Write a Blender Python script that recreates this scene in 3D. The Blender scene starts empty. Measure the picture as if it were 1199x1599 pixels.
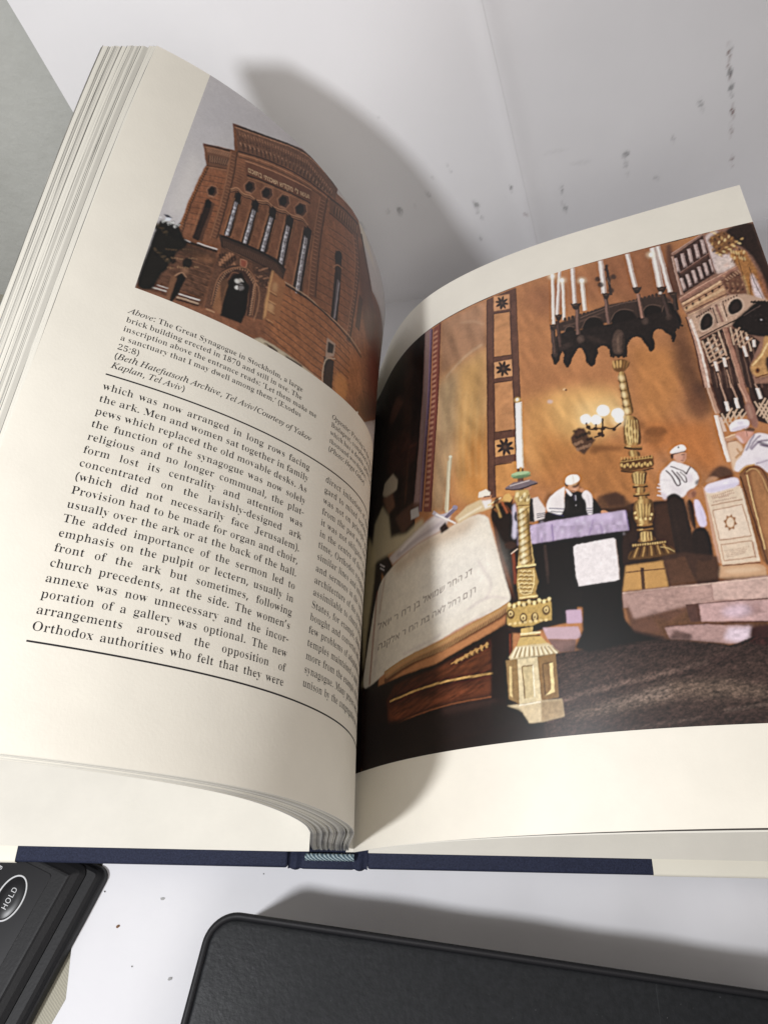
import bpy, bmesh, math, random, json
import numpy as np
from mathutils import Vector, Matrix
from mathutils.geometry import delaunay_2d_cdt
random.seed(7)
S = bpy.context.scene
COL = S.collection
MM = 0.001
# ------------------------------------------------------------------ camera
CAM = (20.256, -46.44, 392.63)
TILT, YAW, ROLL, FPX = 60.164, -2.2935, -1.2932, 1251.78
def cam_axes():
    t, y, r = (math.radians(a) for a in (TILT, YAW, ROLL))
    fw = Vector((math.sin(y)*math.cos(t), math.cos(y)*math.cos(t), -math.sin(t)))
    rt = Vector((math.cos(y), -math.sin(y), 0.0))
    up = rt.cross(fw)
    return rt*math.cos(r)+up*math.sin(r), up*math.cos(r)-rt*math.sin(r), fw
cr, cu, cf = cam_axes()
cd = bpy.data.cameras.new('camera')
cam = bpy.data.objects.new('camera', cd)
COL.objects.link(cam)
M = Matrix((cr, cu, -cf)).transposed().to_4x4()
M.translation = Vector(CAM)*MM
cam.matrix_world = M
cd.sensor_fit = 'HORIZONTAL'
cd.sensor_width = 36.0
cd.lens = 36.0*FPX/1199.0
cd.clip_start = 0.01
cd.clip_end = 50.0
S.camera = cam
# ------------------------------------------------------------------ light
w = bpy.data.worlds.new('World')
S.world = w
w.use_nodes = True
bg = w.node_tree.nodes['Background']
bg.inputs['Color'].default_value = (1.0, 0.935, 0.88, 1)
bg.inputs['Strength'].default_value = 0.315
def area(name, loc, aim, power, size, color, shape='DISK'):
    l = bpy.data.lights.new(name, 'AREA')
    l.shape = shape; l.size = size; l.energy = power; l.color = color
    o = bpy.data.objects.new(name, l)
    COL.objects.link(o)
    o.location = Vector(loc)*MM
    o.rotation_euler = (Vector(aim)-Vector(loc)).to_track_quat('-Z', 'Y').to_euler()
    return o
area('key_lamp', (-258, -158, 500), (40, 130, 30), 2.6, 0.055, (0.97, 0.98, 1.0))
area('added_fill', (60, -220, 430), (0, 60, 0), .5, 0.22, (1.0, 0.95, 0.9))  # soft fill added near the camera to brighten the endpaper, not a real source
S.view_settings.view_transform = 'Standard'
S.view_settings.look = 'None'
S.view_settings.exposure = 0.0
S.view_settings.gamma = 1.0
S.view_settings.use_curve_mapping = False
S.cycles.max_bounces = 6

# ------------------------------------------------------------------ helpers
def put(o, label=None, cat=None, group=None, kind=None):
    if label: o['label'] = label
    if cat: o['category'] = cat
    if group: o['group'] = group
    if kind: o['kind'] = kind
    return o
def empty(name, loc, parent=None):
    o = bpy.data.objects.new(name, None)
    o.empty_display_size = 0.01
    COL.objects.link(o)
    o.location = Vector(loc)*MM
    return o
def mesh(name, verts, faces, mat, parent=None, smooth=False, base=(0, 0, 0)):
    """verts in mm, world coordinates; base = world position of the parent"""
    me = bpy.data.meshes.new(name)
    v = (np.asarray(verts, float)-np.asarray(base, float))*MM
    me.from_pydata(v.tolist(), [], [tuple(f) for f in faces])
    if mat: me.materials.append(getattr(mat, 'm', mat))
    if smooth:
        me.polygons.foreach_set('use_smooth', [True]*len(me.polygons))
    me.update()
    o = bpy.data.objects.new(name, me)
    COL.objects.link(o)
    if parent: o.parent = parent
    return o
def grid_faces(n, m, off=0, flip=False):
    i, j = np.meshgrid(np.arange(n-1), np.arange(m-1), indexing='ij')
    a = (i*m+j+off).ravel()
    f = np.stack([a, a+m, a+m+1, a+1], -1)
    return f[:, ::-1] if flip else f
def big_mesh(name, verts, quads, mat, parent=None, smooth=True, base=(0, 0, 0)):
    me = bpy.data.meshes.new(name)
    v = ((np.asarray(verts, float)-np.asarray(base, float))*MM).astype(np.float32)
    q = np.asarray(quads, np.int32)
    k = q.shape[1]
    me.vertices.add(len(v)); me.vertices.foreach_set('co', v.ravel())
    me.loops.add(q.size); me.loops.foreach_set('vertex_index', q.ravel())
    me.polygons.add(len(q)); me.polygons.foreach_set('loop_start', np.arange(0, q.size, k, dtype=np.int32))
    me.polygons.foreach_set('use_smooth', np.full(len(q), smooth))
    me.update(calc_edges=True); me.validate()
    if mat: me.materials.append(getattr(mat, 'm', mat))
    o = bpy.data.objects.new(name, me)
    COL.objects.link(o)
    if parent: o.parent = parent
    return o
def set_color(me, name, rgb):
    a = me.color_attributes.new(name, 'FLOAT_COLOR', 'POINT')
    c = np.ones((len(me.vertices), 4), np.float32); c[:, :3] = rgb
    a.data.foreach_set('color', c.ravel())

class Mat:
    def __init__(s, name, color=(.5, .5, .5), rough=.6, spec=.4):
        s.m = bpy.data.materials.new(name); s.m.use_nodes = True
        s.nt = s.m.node_tree; s.N = s.nt.nodes; s.b = s.N['Principled BSDF']
        s.b.inputs['Base Color'].default_value = (*color, 1)
        s.b.inputs['Roughness'].default_value = rough
        s.b.inputs['Specular IOR Level'].default_value = spec
        s.color = color
        s.tc = s.N.new('ShaderNodeTexCoord')
        s.co = s.tc.outputs['Object']
        s.h = None
    def link(s, a, b): s.nt.links.new(a, b)
    def noise(s, scale, detail=4, rough=.55, vec=None, stretch=None):
        n = s.N.new('ShaderNodeTexNoise'); n.inputs['Scale'].default_value = scale
        n.inputs['Detail'].default_value = detail; n.inputs['Roughness'].default_value = rough
        v = vec or s.co
        if stretch:
            mp = s.N.new('ShaderNodeMapping'); mp.inputs['Scale'].default_value = stretch
            s.link(v, mp.inputs['Vector']); v = mp.outputs['Vector']
        s.link(v, n.inputs['Vector'])
        return n.outputs['Fac']
    def ramp(s, fac, lo, hi, c0=(0, 0, 0), c1=(1, 1, 1)):
        r = s.N.new('ShaderNodeValToRGB')
        r.color_ramp.elements[0].position = lo; r.color_ramp.elements[1].position = hi
        r.color_ramp.elements[0].color = (*c0, 1); r.color_ramp.elements[1].color = (*c1, 1)
        s.link(fac, r.inputs['Fac'])
        return r.outputs['Color']
    def mix(s, fac, a, b, mode='MIX'):
        x = s.N.new('ShaderNodeMix'); x.data_type = 'RGBA'; x.blend_type = mode
        for sock, v in ((x.inputs['Factor'], fac), (x.inputs['A'], a), (x.inputs['B'], b)):
            if isinstance(v, (int, float)): sock.default_value = v
            elif isinstance(v, tuple): sock.default_value = (*v, 1)
            else: s.link(v, sock)
        return x.outputs['Result']
    def base(s, out): s.link(out, s.b.inputs['Base Color']); return s
    def bump(s, h, strength=.2, dist=.0005):
        b = s.N.new('ShaderNodeBump'); b.inputs['Strength'].default_value = strength
        b.inputs['Distance'].default_value = dist
        s.link(h, b.inputs['Height'])
        if s.h: s.link(s.h, b.inputs['Normal'])
        s.link(b.outputs['Normal'], s.b.inputs['Normal']); s.h = b.outputs['Normal']
        return s
def paper_mat(name, c, rough=.55, mott=.04, bump=.15, spec=.35, scale=900):
    m = Mat(name, c, rough, spec)
    dk = tuple(x*(1-mott) for x in c); lt = tuple(min(1, x*(1+mott)) for x in c)
    m.base(m.ramp(m.noise(35, 6, .6), .35, .65, dk, lt))
    m.bump(m.noise(28, 2), bump*.5, .002)
    m.bump(m.noise(scale, 3), bump, .0002)
    return m

# ------------------------------------------------------------------ page geometry (millimetres)
PH = 270.0
PW = 240.0
KN = np.array([0, 10, 25, 45, 75, 115, 165, 230.])
KR = np.array([0, 10, 25, 50, 90, 140, 230.])
L_ANG = ([91.867, 93.647, 95.991, 95.964, 81.496, 67.215, 39.697, 22.451],
         [95.312, 95.073, 95.108, 95.683, 94.359, 61.037, 40.938, 24.567],
         [108.909, 106.792, 103.201, 97.029, 84.78, 70.125, 53.276, 32.182])
R_ANG = ([63.517, 57.962, 49.993, 39.531, 28.27, 19.069, 4.334],
         [72.206, 69.081, 63.831, 54.115, 39.658, 24.266, 9.423],
         [69.123, 73.227, 77.125, 67.873, 42.228, 26.773, 20.822])
L_O = (-0.8465, 4.987)
R_O = (3.399, 0.6)
ARC = np.linspace(0, 300, 601)
def profile(ang, kn, side, o):
    ang = np.array(ang); m = np.gradient(ang, kn)
    k = np.clip(np.searchsorted(kn, ARC, side='right')-1, 0, len(kn)-2)
    h = kn[k+1]-kn[k]; u = np.clip((ARC-kn[k])/h, 0, 1.2)
    a = (2*u**3-3*u**2+1)*ang[k]+(u**3-2*u**2+u)*h*m[k]+(-2*u**3+3*u**2)*ang[k+1]+(u**3-u**2)*h*m[k+1]
    a = np.radians(a); ds = ARC[1]-ARC[0]
    dx = side*np.cos(a); dz = np.sin(a)
    x = np.concatenate([[0], np.cumsum((dx[1:]+dx[:-1])/2)])*ds+o[0]
    z = np.concatenate([[0], np.cumsum((dz[1:]+dz[:-1])/2)])*ds+o[1]
    return x, z
class Page:
    def __init__(s, angs, kn, side, o):
        s.side = side
        s.p = [profile(a, kn, side, o) for a in angs]
    def xz(s, a, t):
        u = t/PH
        w3 = ((1-u)*(1-2*u), 4*u*(1-u), u*(2*u-1))
        x = sum(wi*np.interp(a, ARC, p[0]) for wi, p in zip(w3, s.p))
        z = sum(wi*np.interp(a, ARC, p[1]) for wi, p in zip(w3, s.p))
        if s.side > 0: x = x+np.minimum(a, 0)-2.8*np.exp(-np.maximum(a, 0)/14.)        # the right page runs on flat into the sewn fold
        return x, z
    def at(s, a, t, lift=0.0):
        """a = distance from the gutter along the paper, t = height on the page, lift = towards the reader"""
        a = np.asarray(a, float); t = np.asarray(t, float)*np.ones_like(a)
        x, z = s.xz(a, t)
        x2, z2 = s.xz(a+.4, t); x1, z1 = s.xz(a-.4, t)
        tx, tz = x2-x1, z2-z1
        n = np.hypot(tx, tz); tx /= n; tz /= n
        nx, nz = (tz, -tx) if s.side < 0 else (-tz, tx)
        return np.stack([x+nx*lift, t, z+nz*lift], -1)
LP = Page(L_ANG, KN, -1, L_O)
RP = Page(R_ANG, KR, 1, R_O)
TZ = -14.0                       # the tabletop lies this far below the book's boards
BK = (-10.0, 135.0, 0.0)         # the book's base point

# ------------------------------------------------------------------ setting
m_cloth = Mat('tan_cloth', (.40, .37, .29), .9, .2)
wv = m_cloth.N.new('ShaderNodeTexWave'); wv.inputs['Scale'].default_value = 420; wv.inputs['Distortion'].default_value = 1.5
wv.bands_direction = 'DIAGONAL'
m_cloth.link(m_cloth.co, wv.inputs['Vector'])
m_cloth.base(m_cloth.ramp(wv.outputs['Fac'], .2, .8, (.36, .34, .28), (.44, .42, .34)))
m_cloth.bump(wv.outputs['Fac'], .4, .0004)
mesh('tabletop', [(-900, -500, TZ), (900, -500, TZ), (900, 620, TZ), (-900, 620, TZ)], [(0, 1, 2, 3)], m_cloth)['kind'] = 'structure'
m_wall = Mat('grey_wall', (.50, .51, .49), .7, .3)
m_wall.base(m_wall.ramp(m_wall.noise(14, 6, .6), .3, .7, (.45, .46, .44), (.54, .55, .53)))
m_wall.bump(m_wall.noise(120, 5), .5, .002)
# backdrop line on the table: straight to the left, swinging back on the right
def wall_y(x):
    x = np.asarray(x, float)
    return 352 + 0.325*np.log1p(np.exp((x-20)/18.0))*18.0
xs = np.linspace(-700, 700, 71)
vs = []; LEAN = 0.05
for z in (TZ, 420.0):
    for x in xs: vs.append((x, wall_y(x)+6+LEAN*(z-TZ), z))
big_mesh('back_wall', vs, grid_faces(2, len(xs)), m_wall)['kind'] = 'structure'

def sheet(name, outline_fn, nu, nv, mat, thick=.12):
    """a closed thin sheet; outline_fn(u, v) gives a point and its normal offset"""
    P = np.array([[outline_fn(u, v) for v in np.linspace(0, 1, nv)] for u in np.linspace(0, 1, nu)])
    return P
def solid(name, top, bot, mat):
    """closed slab between two n x m point grids; the rim has vertices of its own so that it shades crisply.
    vertex order: top grid, bottom grid, then the four rims (start, end, far side, near side) as top row + bottom row"""
    n, m = top.shape[:2]
    K = n*m
    T_, B_ = top.reshape(-1, 3), bot.reshape(-1, 3)
    V = [T_, B_]; F = [grid_faces(n, m), grid_faces(n, m, K, True)]; off = 2*K
    rims = ([j for j in range(m)][::-1], [(n-1)*m+j for j in range(m)], [i*m+m-1 for i in range(n)][::-1], [i*m for i in range(n)])
    for ids in rims:
        k = len(ids)
        V += [T_[ids], B_[ids]]
        a = np.arange(k-1)+off
        F.append(np.stack([a, a+k, a+k+1, a+1], -1)); off += 2*k
    return np.concatenate(V), np.concatenate(F)
def slab(name, top, bot, mat, parent=None, base=(0, 0, 0), smooth=False):
    V, F = solid(name, top, bot, mat)
    return big_mesh(name, V, F, mat, parent, smooth, base)

def sheet_mat(name, c, marks=None):
    m = Mat(name, c, .75, .25)
    col = m.ramp(m.noise(9, 5, .6), .3, .7, tuple(x*.965 for x in c), tuple(min(1, x*1.02) for x in c))
    m.base(col)
    m.bump(m.noise(16, 3), .35, .004)
    m.bump(m.noise(700, 3), .15, .0002)
    return m
m_white = sheet_mat('white_paper', (.765, .765, .80))
m_white2 = sheet_mat('white_paper_backdrop', (.77, .765, .79))
# sheet on the table
P0 = np.array([(-112, -4), (-121, -31), (-119, -62), (-126, -75), (-160, -300)])
n1, n2 = 60, 40
top = np.zeros((n1, n2, 3))
ys = np.concatenate([np.linspace(352, 0, 20), np.linspace(-4, -75, 34), np.linspace(-100, -300, 6)])
lx = np.interp(-ys, [-360, 4, 31, 60, 75, 300], [-112, -115, -124, -122, -129, -160])
for i in range(n1):
    xr = np.linspace(lx[i], 420, n2)
    top[i, :, 0] = xr; top[i, :, 1] = ys[i]+(wall_y(xr)-352)*np.clip(ys[i]/352., 0, 1)+(1 if i == 0 else 0)
    ph = (.82*xr-.57*ys[i])/50.*2*math.pi+.9
    top[i, :, 2] = TZ+1.9+1.25*np.sin(ph)*np.clip((10-ys[i])/14., 0, 1)+.35*np.sin(xr*.045+ys[i]*.03)*np.sin(ys[i]*.06-xr*.012)
    edge = np.clip(1-(xr-lx[i])/14., 0, 1)
    top[i, :, 2] += edge*(.6+.5*np.sin(ys[i]*.11))*(1 if ys[i] < 0 else .3)
edge = None
bot = top.copy(); bot[..., 2] -= .25
o = slab('white_sheet', top[:, ::-1], bot[:, ::-1], m_white, smooth=True)
put(o, 'white paper sheet lying on the table under the open book', 'paper sheet')

# sheets standing behind the book
def scuffed(o, n, m, marks, c0):
    """per-vertex paper colour with the scuffs and dirt the sheet carries (x, z, half width, half height, tone, strength)"""
    me = o.data
    co = np.empty(len(me.vertices)*3, np.float32); me.vertices.foreach_get('co', co)
    co = co.reshape(-1, 3)/MM
    c = np.tile(np.array(c0), (len(co), 1))
    rng = np.random.default_rng(3)
    jig = rng.random(len(co))
    for x, z, a, b, tone, k in marks:
        dx = (co[:, 0]-x+.4*(co[:, 2]-z))/a+.25*np.sin(co[:, 2]*.5+x); dz = (co[:, 2]-z)/b
        r = dx*dx+dz*dz
        w_ = np.clip(1.2-r*1.5, 0, 1)*k*.95*np.clip(jig*1.2+.2, 0, 1)*np.clip(.9*np.sin(co[:, 2]*.8+x*3)+.7, .35, 1)
        c = c*(1-w_[:, None])+np.array(tone)*w_[:, None]
    set_color(me, 'paper', c)
m_scuff = Mat('scuffed_white_paper', (.87, .865, .895), .75, .25)
at = m_scuff.N.new('ShaderNodeAttribute'); at.attribute_name = 'paper'
mot = m_scuff.ramp(m_scuff.noise(9, 5, .6), .3, .7, (.95, .95, .95), (1, 1, 1))
m_scuff.base(m_scuff.mix(1.0, at.outputs['Color'], mot, 'MULTIPLY'))
m_scuff.bump(m_scuff.noise(6, 3), .3, .006); m_scuff.bump(m_scuff.noise(700, 3), .15, .0002)
GREY = (.22, .22, .23); RED = (.16, .06, .05); DARK = (.10, .10, .11)
MARKS = [(209.1, 114.8, 1.3, 15.4, RED, 0.95),
    (212.2, 108.6, 1.7, 5.6, DARK, 0.90),
    (216.9, 98.0, 1.8, 7.5, DARK, 0.80),
    (223.5, 82.6, 1.8, 7.9, RED, 0.90),
    (227.3, 69.2, 1.4, 9.2, RED, 0.50),
    (237.1, 45.5, 1.5, 7.0, RED, 0.70),
    (206.7, 124.3, 1.3, 4.6, GREY, 0.50),
    (200.0, 91.5, 2.2, 7.6, GREY, 0.60),
    (188.3, 71.1, 1.4, 4.6, GREY, 0.50),
    (158.3, 67.8, 3.1, 4.1, DARK, 0.75),
    (160.4, 61.2, 1.8, 4.7, GREY, 0.70),
    (163.8, 52.7, 1.4, 3.9, GREY, 0.40),
    (120.4, 52.4, 1.3, 6.7, DARK, 0.70),
    (124.7, 38.2, 1.8, 7.0, GREY, 0.70),
    (185.1, 44.5, 2.8, 4.0, GREY, 0.35),
    (45.8, 86.1, 1.1, 1.7, DARK, 0.70),
    (37.4, 79.6, 1.5, 1.7, GREY, 0.60),
    (35.1, 69.2, 2.3, 3.5, GREY, 0.70),
    (10.8, 60.3, 2.0, 2.3, DARK, 0.60),
    (17.8, 59.6, 2.4, 4.5, DARK, 0.80),
    (-5.5, 51.2, 2.8, 4.2, DARK, 0.70),
    (86.2, 61.9, 1.7, 4.1, DARK, 0.75),
    (65.2, 54.5, 2.5, 7.4, GREY, 0.70),
    (69.7, 45.0, 1.7, 2.4, GREY, 0.70),
    (98.4, 41.3, 2.2, 2.5, RED, 0.40),
    (47.9, 81.9, 1.0, 1.3, GREY, 0.40),
    (70.3, 29.8, 1.7, 4.1, GREY, 0.40),
    (5.9, 120.6, 1.0, 1.1, GREY, 0.30),
    (128.8, 69.3, 8.6, 2.7, GREY, 0.12),
    (108.7, 80.2, 10.8, 2.2, GREY, 0.10),
    (27.2, 62.4, 1.2, 2.7, GREY, 0.30)]
def wall_sheet(left, right, z0, z1, off, curl, label, warp, seed, nx=270, nz=190):
    # a sheet leaning on the wall: gently wavy, its right edge curling a little towards the viewer
    z = np.linspace(z0, z1, nz)
    u = np.linspace(0, 1, nx)
    xl, xr = left(z), right(z)
    X = xl[None]+(xr-xl)[None]*u[:, None]; Zc = np.tile(z, (nx, 1))
    e = np.clip(1-(xr[None]-X)/16., 0, 1); el = np.clip(1-(X-xl[None])/20., 0, 1)
    lft = off+curl*e**2+.5*curl*el**2+warp*(np.sin(X*.017+Zc*.011+seed)+.5*np.sin(Zc*.043-X*.013+seed))
    lft = lft+1.5*np.exp(-((X-(58.2+(172.5-Zc)*.33))/7.)**2)     # the two sheets buckle together along their joint
    Y = wall_y(X)+LEAN*(Zc-TZ)-lft
    top = np.stack([X, Y, Zc], -1)
    bot = top.copy(); bot[..., 1] += .25
    o = slab('white_sheet', top, bot, m_scuff.m, None, (0, 0, 0), True)
    put(o, label, 'paper sheet')
    scuffed(o, nx, nz, MARKS, (.87, .865, .895))
    return o
wall_sheet(lambda z: -173.5+(179.3-z)*.2405, lambda z: 58.2+(172.5-z)*.33, TZ+.8, 250, 2.62, .06,
           'white paper sheet standing behind the book, overlapping its neighbour, with its left edge against grey', 1.1, 1.0)
wall_sheet(lambda z: 30+(172.5-z)*.2, lambda z: 470+0*z, TZ+.8, 250, 2.4, .1,
           'scuffed white paper sheet behind the right page with a dark red streak', 1.1, 1.0)


# ------------------------------------------------------------------ the book
book = empty('open_book', BK)
put(book, 'thick open hardback book with navy cloth boards and cream pages', 'book')
m_page = paper_mat('cream_page', (.80, .76, .672), .5, .03, .2)
m_page_r = m_page
m_end = paper_mat('endpaper', (.735, .71, .645), .7, .03, .3, .3, 500)
m_flap = paper_mat('jacket_paper', (.82, .79, .69), .5, .02, .1)
m_ink = Mat('black_ink', (.022, .021, .024), .5, .3)
m_navy = Mat('navy_cloth', (.018, .026, .075), .75, .3)
nv = m_navy.noise(1600, 2)
m_navy.base(m_navy.ramp(nv, .3, .7, (.008, .011, .028), (.022, .028, .062)))
m_navy.bump(nv, .6, .0003)
m_band = Mat('blue_band_thread', (.25, .36, .42), .7, .3)
bw = m_band.N.new('ShaderNodeTexWave'); bw.inputs['Scale'].default_value = 330; bw.inputs['Distortion'].default_value = 2
bw.bands_direction = 'DIAGONAL'
m_band.link(m_band.co, bw.inputs['Vector'])
m_band.base(m_band.ramp(bw.outputs['Fac'], .35, .65, (.08, .125, .16), (.36, .45, .48)))
m_band.bump(bw.outputs['Fac'], .8, .0005)
# boards, spine strip, joints
def bevel_box(name, x0, x1, y0, y1, z0, z1, r, mat, parent):
    bm = bmesh.new()
    bmesh.ops.create_cube(bm, size=1)
    for v in bm.verts:
        v.co = Vector(((x0+x1)/2+v.co.x*(x1-x0), (y0+y1)/2+v.co.y*(y1-y0), (z0+z1)/2+v.co.z*(z1-z0)))
    bmesh.ops.bevel(bm, geom=bm.edges[:], offset=r, segments=3, affect='EDGES', profile=.5)
    me = bpy.data.meshes.new(name)
    for v in bm.verts: v.co = (v.co-Vector(BK))*MM
    bm.to_mesh(me); bm.free()
    me.materials.append(getattr(mat, 'm', mat))
    me.polygons.foreach_set('use_smooth', [True]*len(me.polygons))
    o = bpy.data.objects.new(name, me); COL.objects.link(o); o.parent = parent
    return o
BY0, BY1 = -7.0, 276.5
bevel_box('cover_board', -248, -28.2, BY0, BY1, 0, 3.6, 1.25, m_navy, book)
bevel_box('cover_board', 7.6, 252, BY0, BY1, 0, 3.6, 1.25, m_navy, book)
# spine strip with the two folded joints
xsn = np.array([-28.1, -27.4, -26.2, -25.0, -23.8, -22.6, -21.4, -10, 0.6, 1.6, 2.8, 4.0, 5.2, 6.4, 7.5])
zsn = np.array([2.2, .6, 2.6, 4.0, 3.6, 1.4, 2.2, 2.0, 2.2, 1.6, 3.8, 4.3, 3.2, .8, 2.2])
zin = np.array([2.2, .6, 1.2, 1.4, 1.0, .6, .3, .3, .3, .3, .3, .3, .3, .5, 1.2])
dy = np.array([0, .3, -.2, -.45, -.3, .3, 0, 0, 0, .3, -.3, -.5, -.3, .4, 0])
yy = np.concatenate([[BY0-.3, BY0+.1, BY0+.8], np.linspace(0, 268, 12), [BY1]])
top = np.zeros((len(xsn), len(yy), 3)); top[..., 0] = xsn[:, None]; top[..., 1] = yy[None]+np.where(yy[None] < -2, dy[:, None], 0)
top[..., 2] = np.where(yy[None] < -2, zsn[:, None], zin[:, None]); top[:, 0, 2] -= .9; top[:, 1, 2] -= .3
bot = top.copy(); bot[..., 2] = -.2
slab('spine_cloth', top, bot, m_navy, book, BK, True)
# headband: plaited blue thread along the foot of the spine
n = 60; k = 10
hv = []
for i in range(n):
    x = -20.5+i*(22.0/(n-1))
    for j in range(k):
        a = 2*math.pi*j/k
        r = 1.25+.12*math.sin(i*1.9+a)
        hv.append((x, -2.6+r*1.25*math.cos(a), 3.3+r*math.sin(a)))
hf = []
for i in range(n-1):
    for j in range(k):
        hf.append((i*k+j, i*k+(j+1) % k, (i+1)*k+(j+1) % k, (i+1)*k+j))
hf.append(tuple(range(k))); hf.append(tuple((n-1)*k+j for j in range(k))[::-1])
mesh('headband', hv, hf, m_band, book, True, BK)
# endpapers and jacket flaps
def flat(name, x0, x1, y0, y1, z, mat, zf=None, th=.18, nx=24):
    x = np.linspace(x0, x1, nx); y = np.linspace(y0, y1, 12)
    top = np.zeros((nx, 12, 3)); top[..., 0] = x[:, None]; top[..., 1] = y[None]
    top[..., 2] = z if zf is None else np.array([zf(v) for v in x])[:, None]
    bot = top.copy(); bot[..., 2] -= th
    return slab(name, top, bot, mat, book, BK, True)
flat('endpaper', -246, -18.6, -.6, 270, 0, m_end, lambda x: 4.1+1.4*math.exp((x+18.6)/7.))
flat('endpaper', 7.9, 246, -.6, 270, 4.1, m_end)
def flap(x0, x1):
    x = np.linspace(x0, x1, 12)
    cs = [(268, 3.8), (100, 3.8), (0, 3.8), (-6.2, 3.8), (-7.25, 3.5), (-7.4, 1.0)]
    top = np.array([[(xx, c[0], c[1]) for c in cs] for xx in x])
    bot = np.array([[(xx, c[0]+(.15 if c[1] < 4.2 else 0), c[1]-.15) for c in cs] for xx in x])
    return slab('jacket_flap', top[:, ::-1], bot[:, ::-1], m_flap, book, BK, True)
flap(134.5, 251.5)
flap(-247.5, -151.0)

# block of leaves under the left page
def leaf_mat(name, c0, c1, edge=True):
    m = Mat(name, c0, .6, .3)
    at = m.N.new('ShaderNodeAttribute'); at.attribute_name = 'leaf'
    m.base(at.outputs['Color'])
    return m
m_leaf = leaf_mat('leaf_edges', (.7, .67, .6), (.5, .5, .5))

def leaf_stack(pg, name, thick, n, seed, gaps, parent, length=PW, mid=0.0, short=1.0):
    rng = np.random.default_rng(seed)
    na, nt = 70, 22
    s = np.linspace(0, 296, 400)
    tt = np.linspace(0, 1, nt)
    V = []; F = []; C = []; off = 0
    q = np.linspace(0, 1, n+1)
    w_ = np.ones(n); 
    for i, g in gaps: w_[i] += g
    q = np.concatenate([[0], np.cumsum(w_)]); q /= q[-1]
    for i in range(n):
        ln = length+rng.normal(0, .35)*short
        t0 = max(0.0, rng.normal(.05, .35)); t1 = PH-abs(rng.normal(0, .5))*short-(i/n)*2.6*short
        top = np.zeros((na, nt, 3)); bot = top.copy()
        for j, v in enumerate(tt):
            t = t0+(t1-t0)*v
            for which, qq in ((top, q[i]+.08/n), (bot, q[i]+(q[i+1]-q[i] if w_[i] < 1.5 else 1./w_.sum())*.72)):
                dl = .16+qq*np.interp(s, thick[0], thick[1])
                P = pg.at(s, t, 0)
                P2 = np.stack([pg.at(s, t, -1.0)-P], 0)[0]
                P = P+P2*dl[:, None]
                L = np.concatenate([[0], np.cumsum(np.hypot(np.diff(P[:, 0]), np.diff(P[:, 2])))])
                g = np.concatenate([np.linspace(0, 60, 30, endpoint=False), np.linspace(60, ln, na-30)])
                which[:, j, 0] = np.interp(g, L, P[:, 0]); which[:, j, 1] = t; which[:, j, 2] = np.interp(g, L, P[:, 2])
        if pg.side < 0: top, bot = top[::-1], bot[::-1]
        v_, f_ = solid(name, top, bot, None)
        V.append(v_); F.append(f_+off); off += len(v_)
        tone = rng.choice([.80, .76, .70, .60], p=[.45, .3, .15, .1])*np.array([1, .965, .87])
        c = np.tile(tone, (len(v_), 1))
        # trimmed fore-edge: some leaves get dark runs along it, others bare paper
        K2 = 2*na*nt
        st = K2 if pg.side < 0 else K2+2*nt
        c[K2:] *= .93
        edge = np.ones(nt)
        if short > .5:
            kind = rng.random()
            if kind < .5:
                row = np.clip(rng.random(nt)*1.4-.1+np.sin(np.arange(nt)*.45+rng.random()*9)*.7+rng.choice([-.2, .5]), 0, 1)
                edge = 1-row*rng.choice([.98, .95, .85])
            elif kind < .6: edge = np.full(nt, .5)
            elif kind > .7: edge = np.full(nt, 1.12)
        if pg.side < 0: edge = edge[::-1]
        c[st:st+nt] *= edge[:, None]; c[st+nt:st+2*nt] *= edge[:, None]
        # foot of the leaf: runs of leaves read as grey, white or bluish bands
        nr = len(c)-2*na
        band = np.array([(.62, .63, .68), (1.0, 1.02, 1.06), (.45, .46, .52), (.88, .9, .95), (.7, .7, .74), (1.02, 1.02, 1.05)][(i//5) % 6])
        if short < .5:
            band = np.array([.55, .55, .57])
            if i == 1: c = np.tile(np.array([.045, .035, .03]), (len(v_), 1))      # this leaf is coloured dark all over
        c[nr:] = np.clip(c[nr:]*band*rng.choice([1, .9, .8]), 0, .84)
        c = np.clip(c, .02, .84)
        C.append(c)
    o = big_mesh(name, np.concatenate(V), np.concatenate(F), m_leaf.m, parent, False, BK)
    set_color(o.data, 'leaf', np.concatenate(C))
    return o
leaf_stack(LP, 'page_block', (np.array([0, 20, 60, 120, 200, 300]), np.array([16, 16.5, 17.2, 14.5, 9.5, 7.])), 64, 5, [(4, 1.2), (8, 2.6), (21, .8), (40, .6)], book)


# the two facing pages
def page_mesh(pg, name, a0, a1, na, nt, lift, mat, t0=0.0, t1=PH):
    a = np.linspace(a0, a1, na); t = np.linspace(t0, t1, nt)
    A, T = np.meshgrid(a, t, indexing='ij')
    top = pg.at(A.ravel(), T.ravel(), lift).reshape(na, nt, 3)
    bot = pg.at(A.ravel(), T.ravel(), lift-.12).reshape(na, nt, 3)
    if pg.side < 0: top, bot = top[::-1], bot[::-1]
    return slab(name, top, bot, mat, book, BK, True)
page_left = page_mesh(LP, 'left_page', 0, PW, 300, 60, 0, m_page)
page_right = page_mesh(RP, 'right_page', -3.0, PW, 320, 60, 0, m_page)
page_left.data.polygons.foreach_set('use_smooth', [True]*len(page_left.data.polygons))

leaf_stack(RP, 'page_block', (np.array([0, 30, 80, 160, 300]), np.array([.6, 1.4, 4.5, 11, 16.])), 5, 9, [(0, 7.0), (1, 5.0)], book, PW, short=.3)



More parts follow.
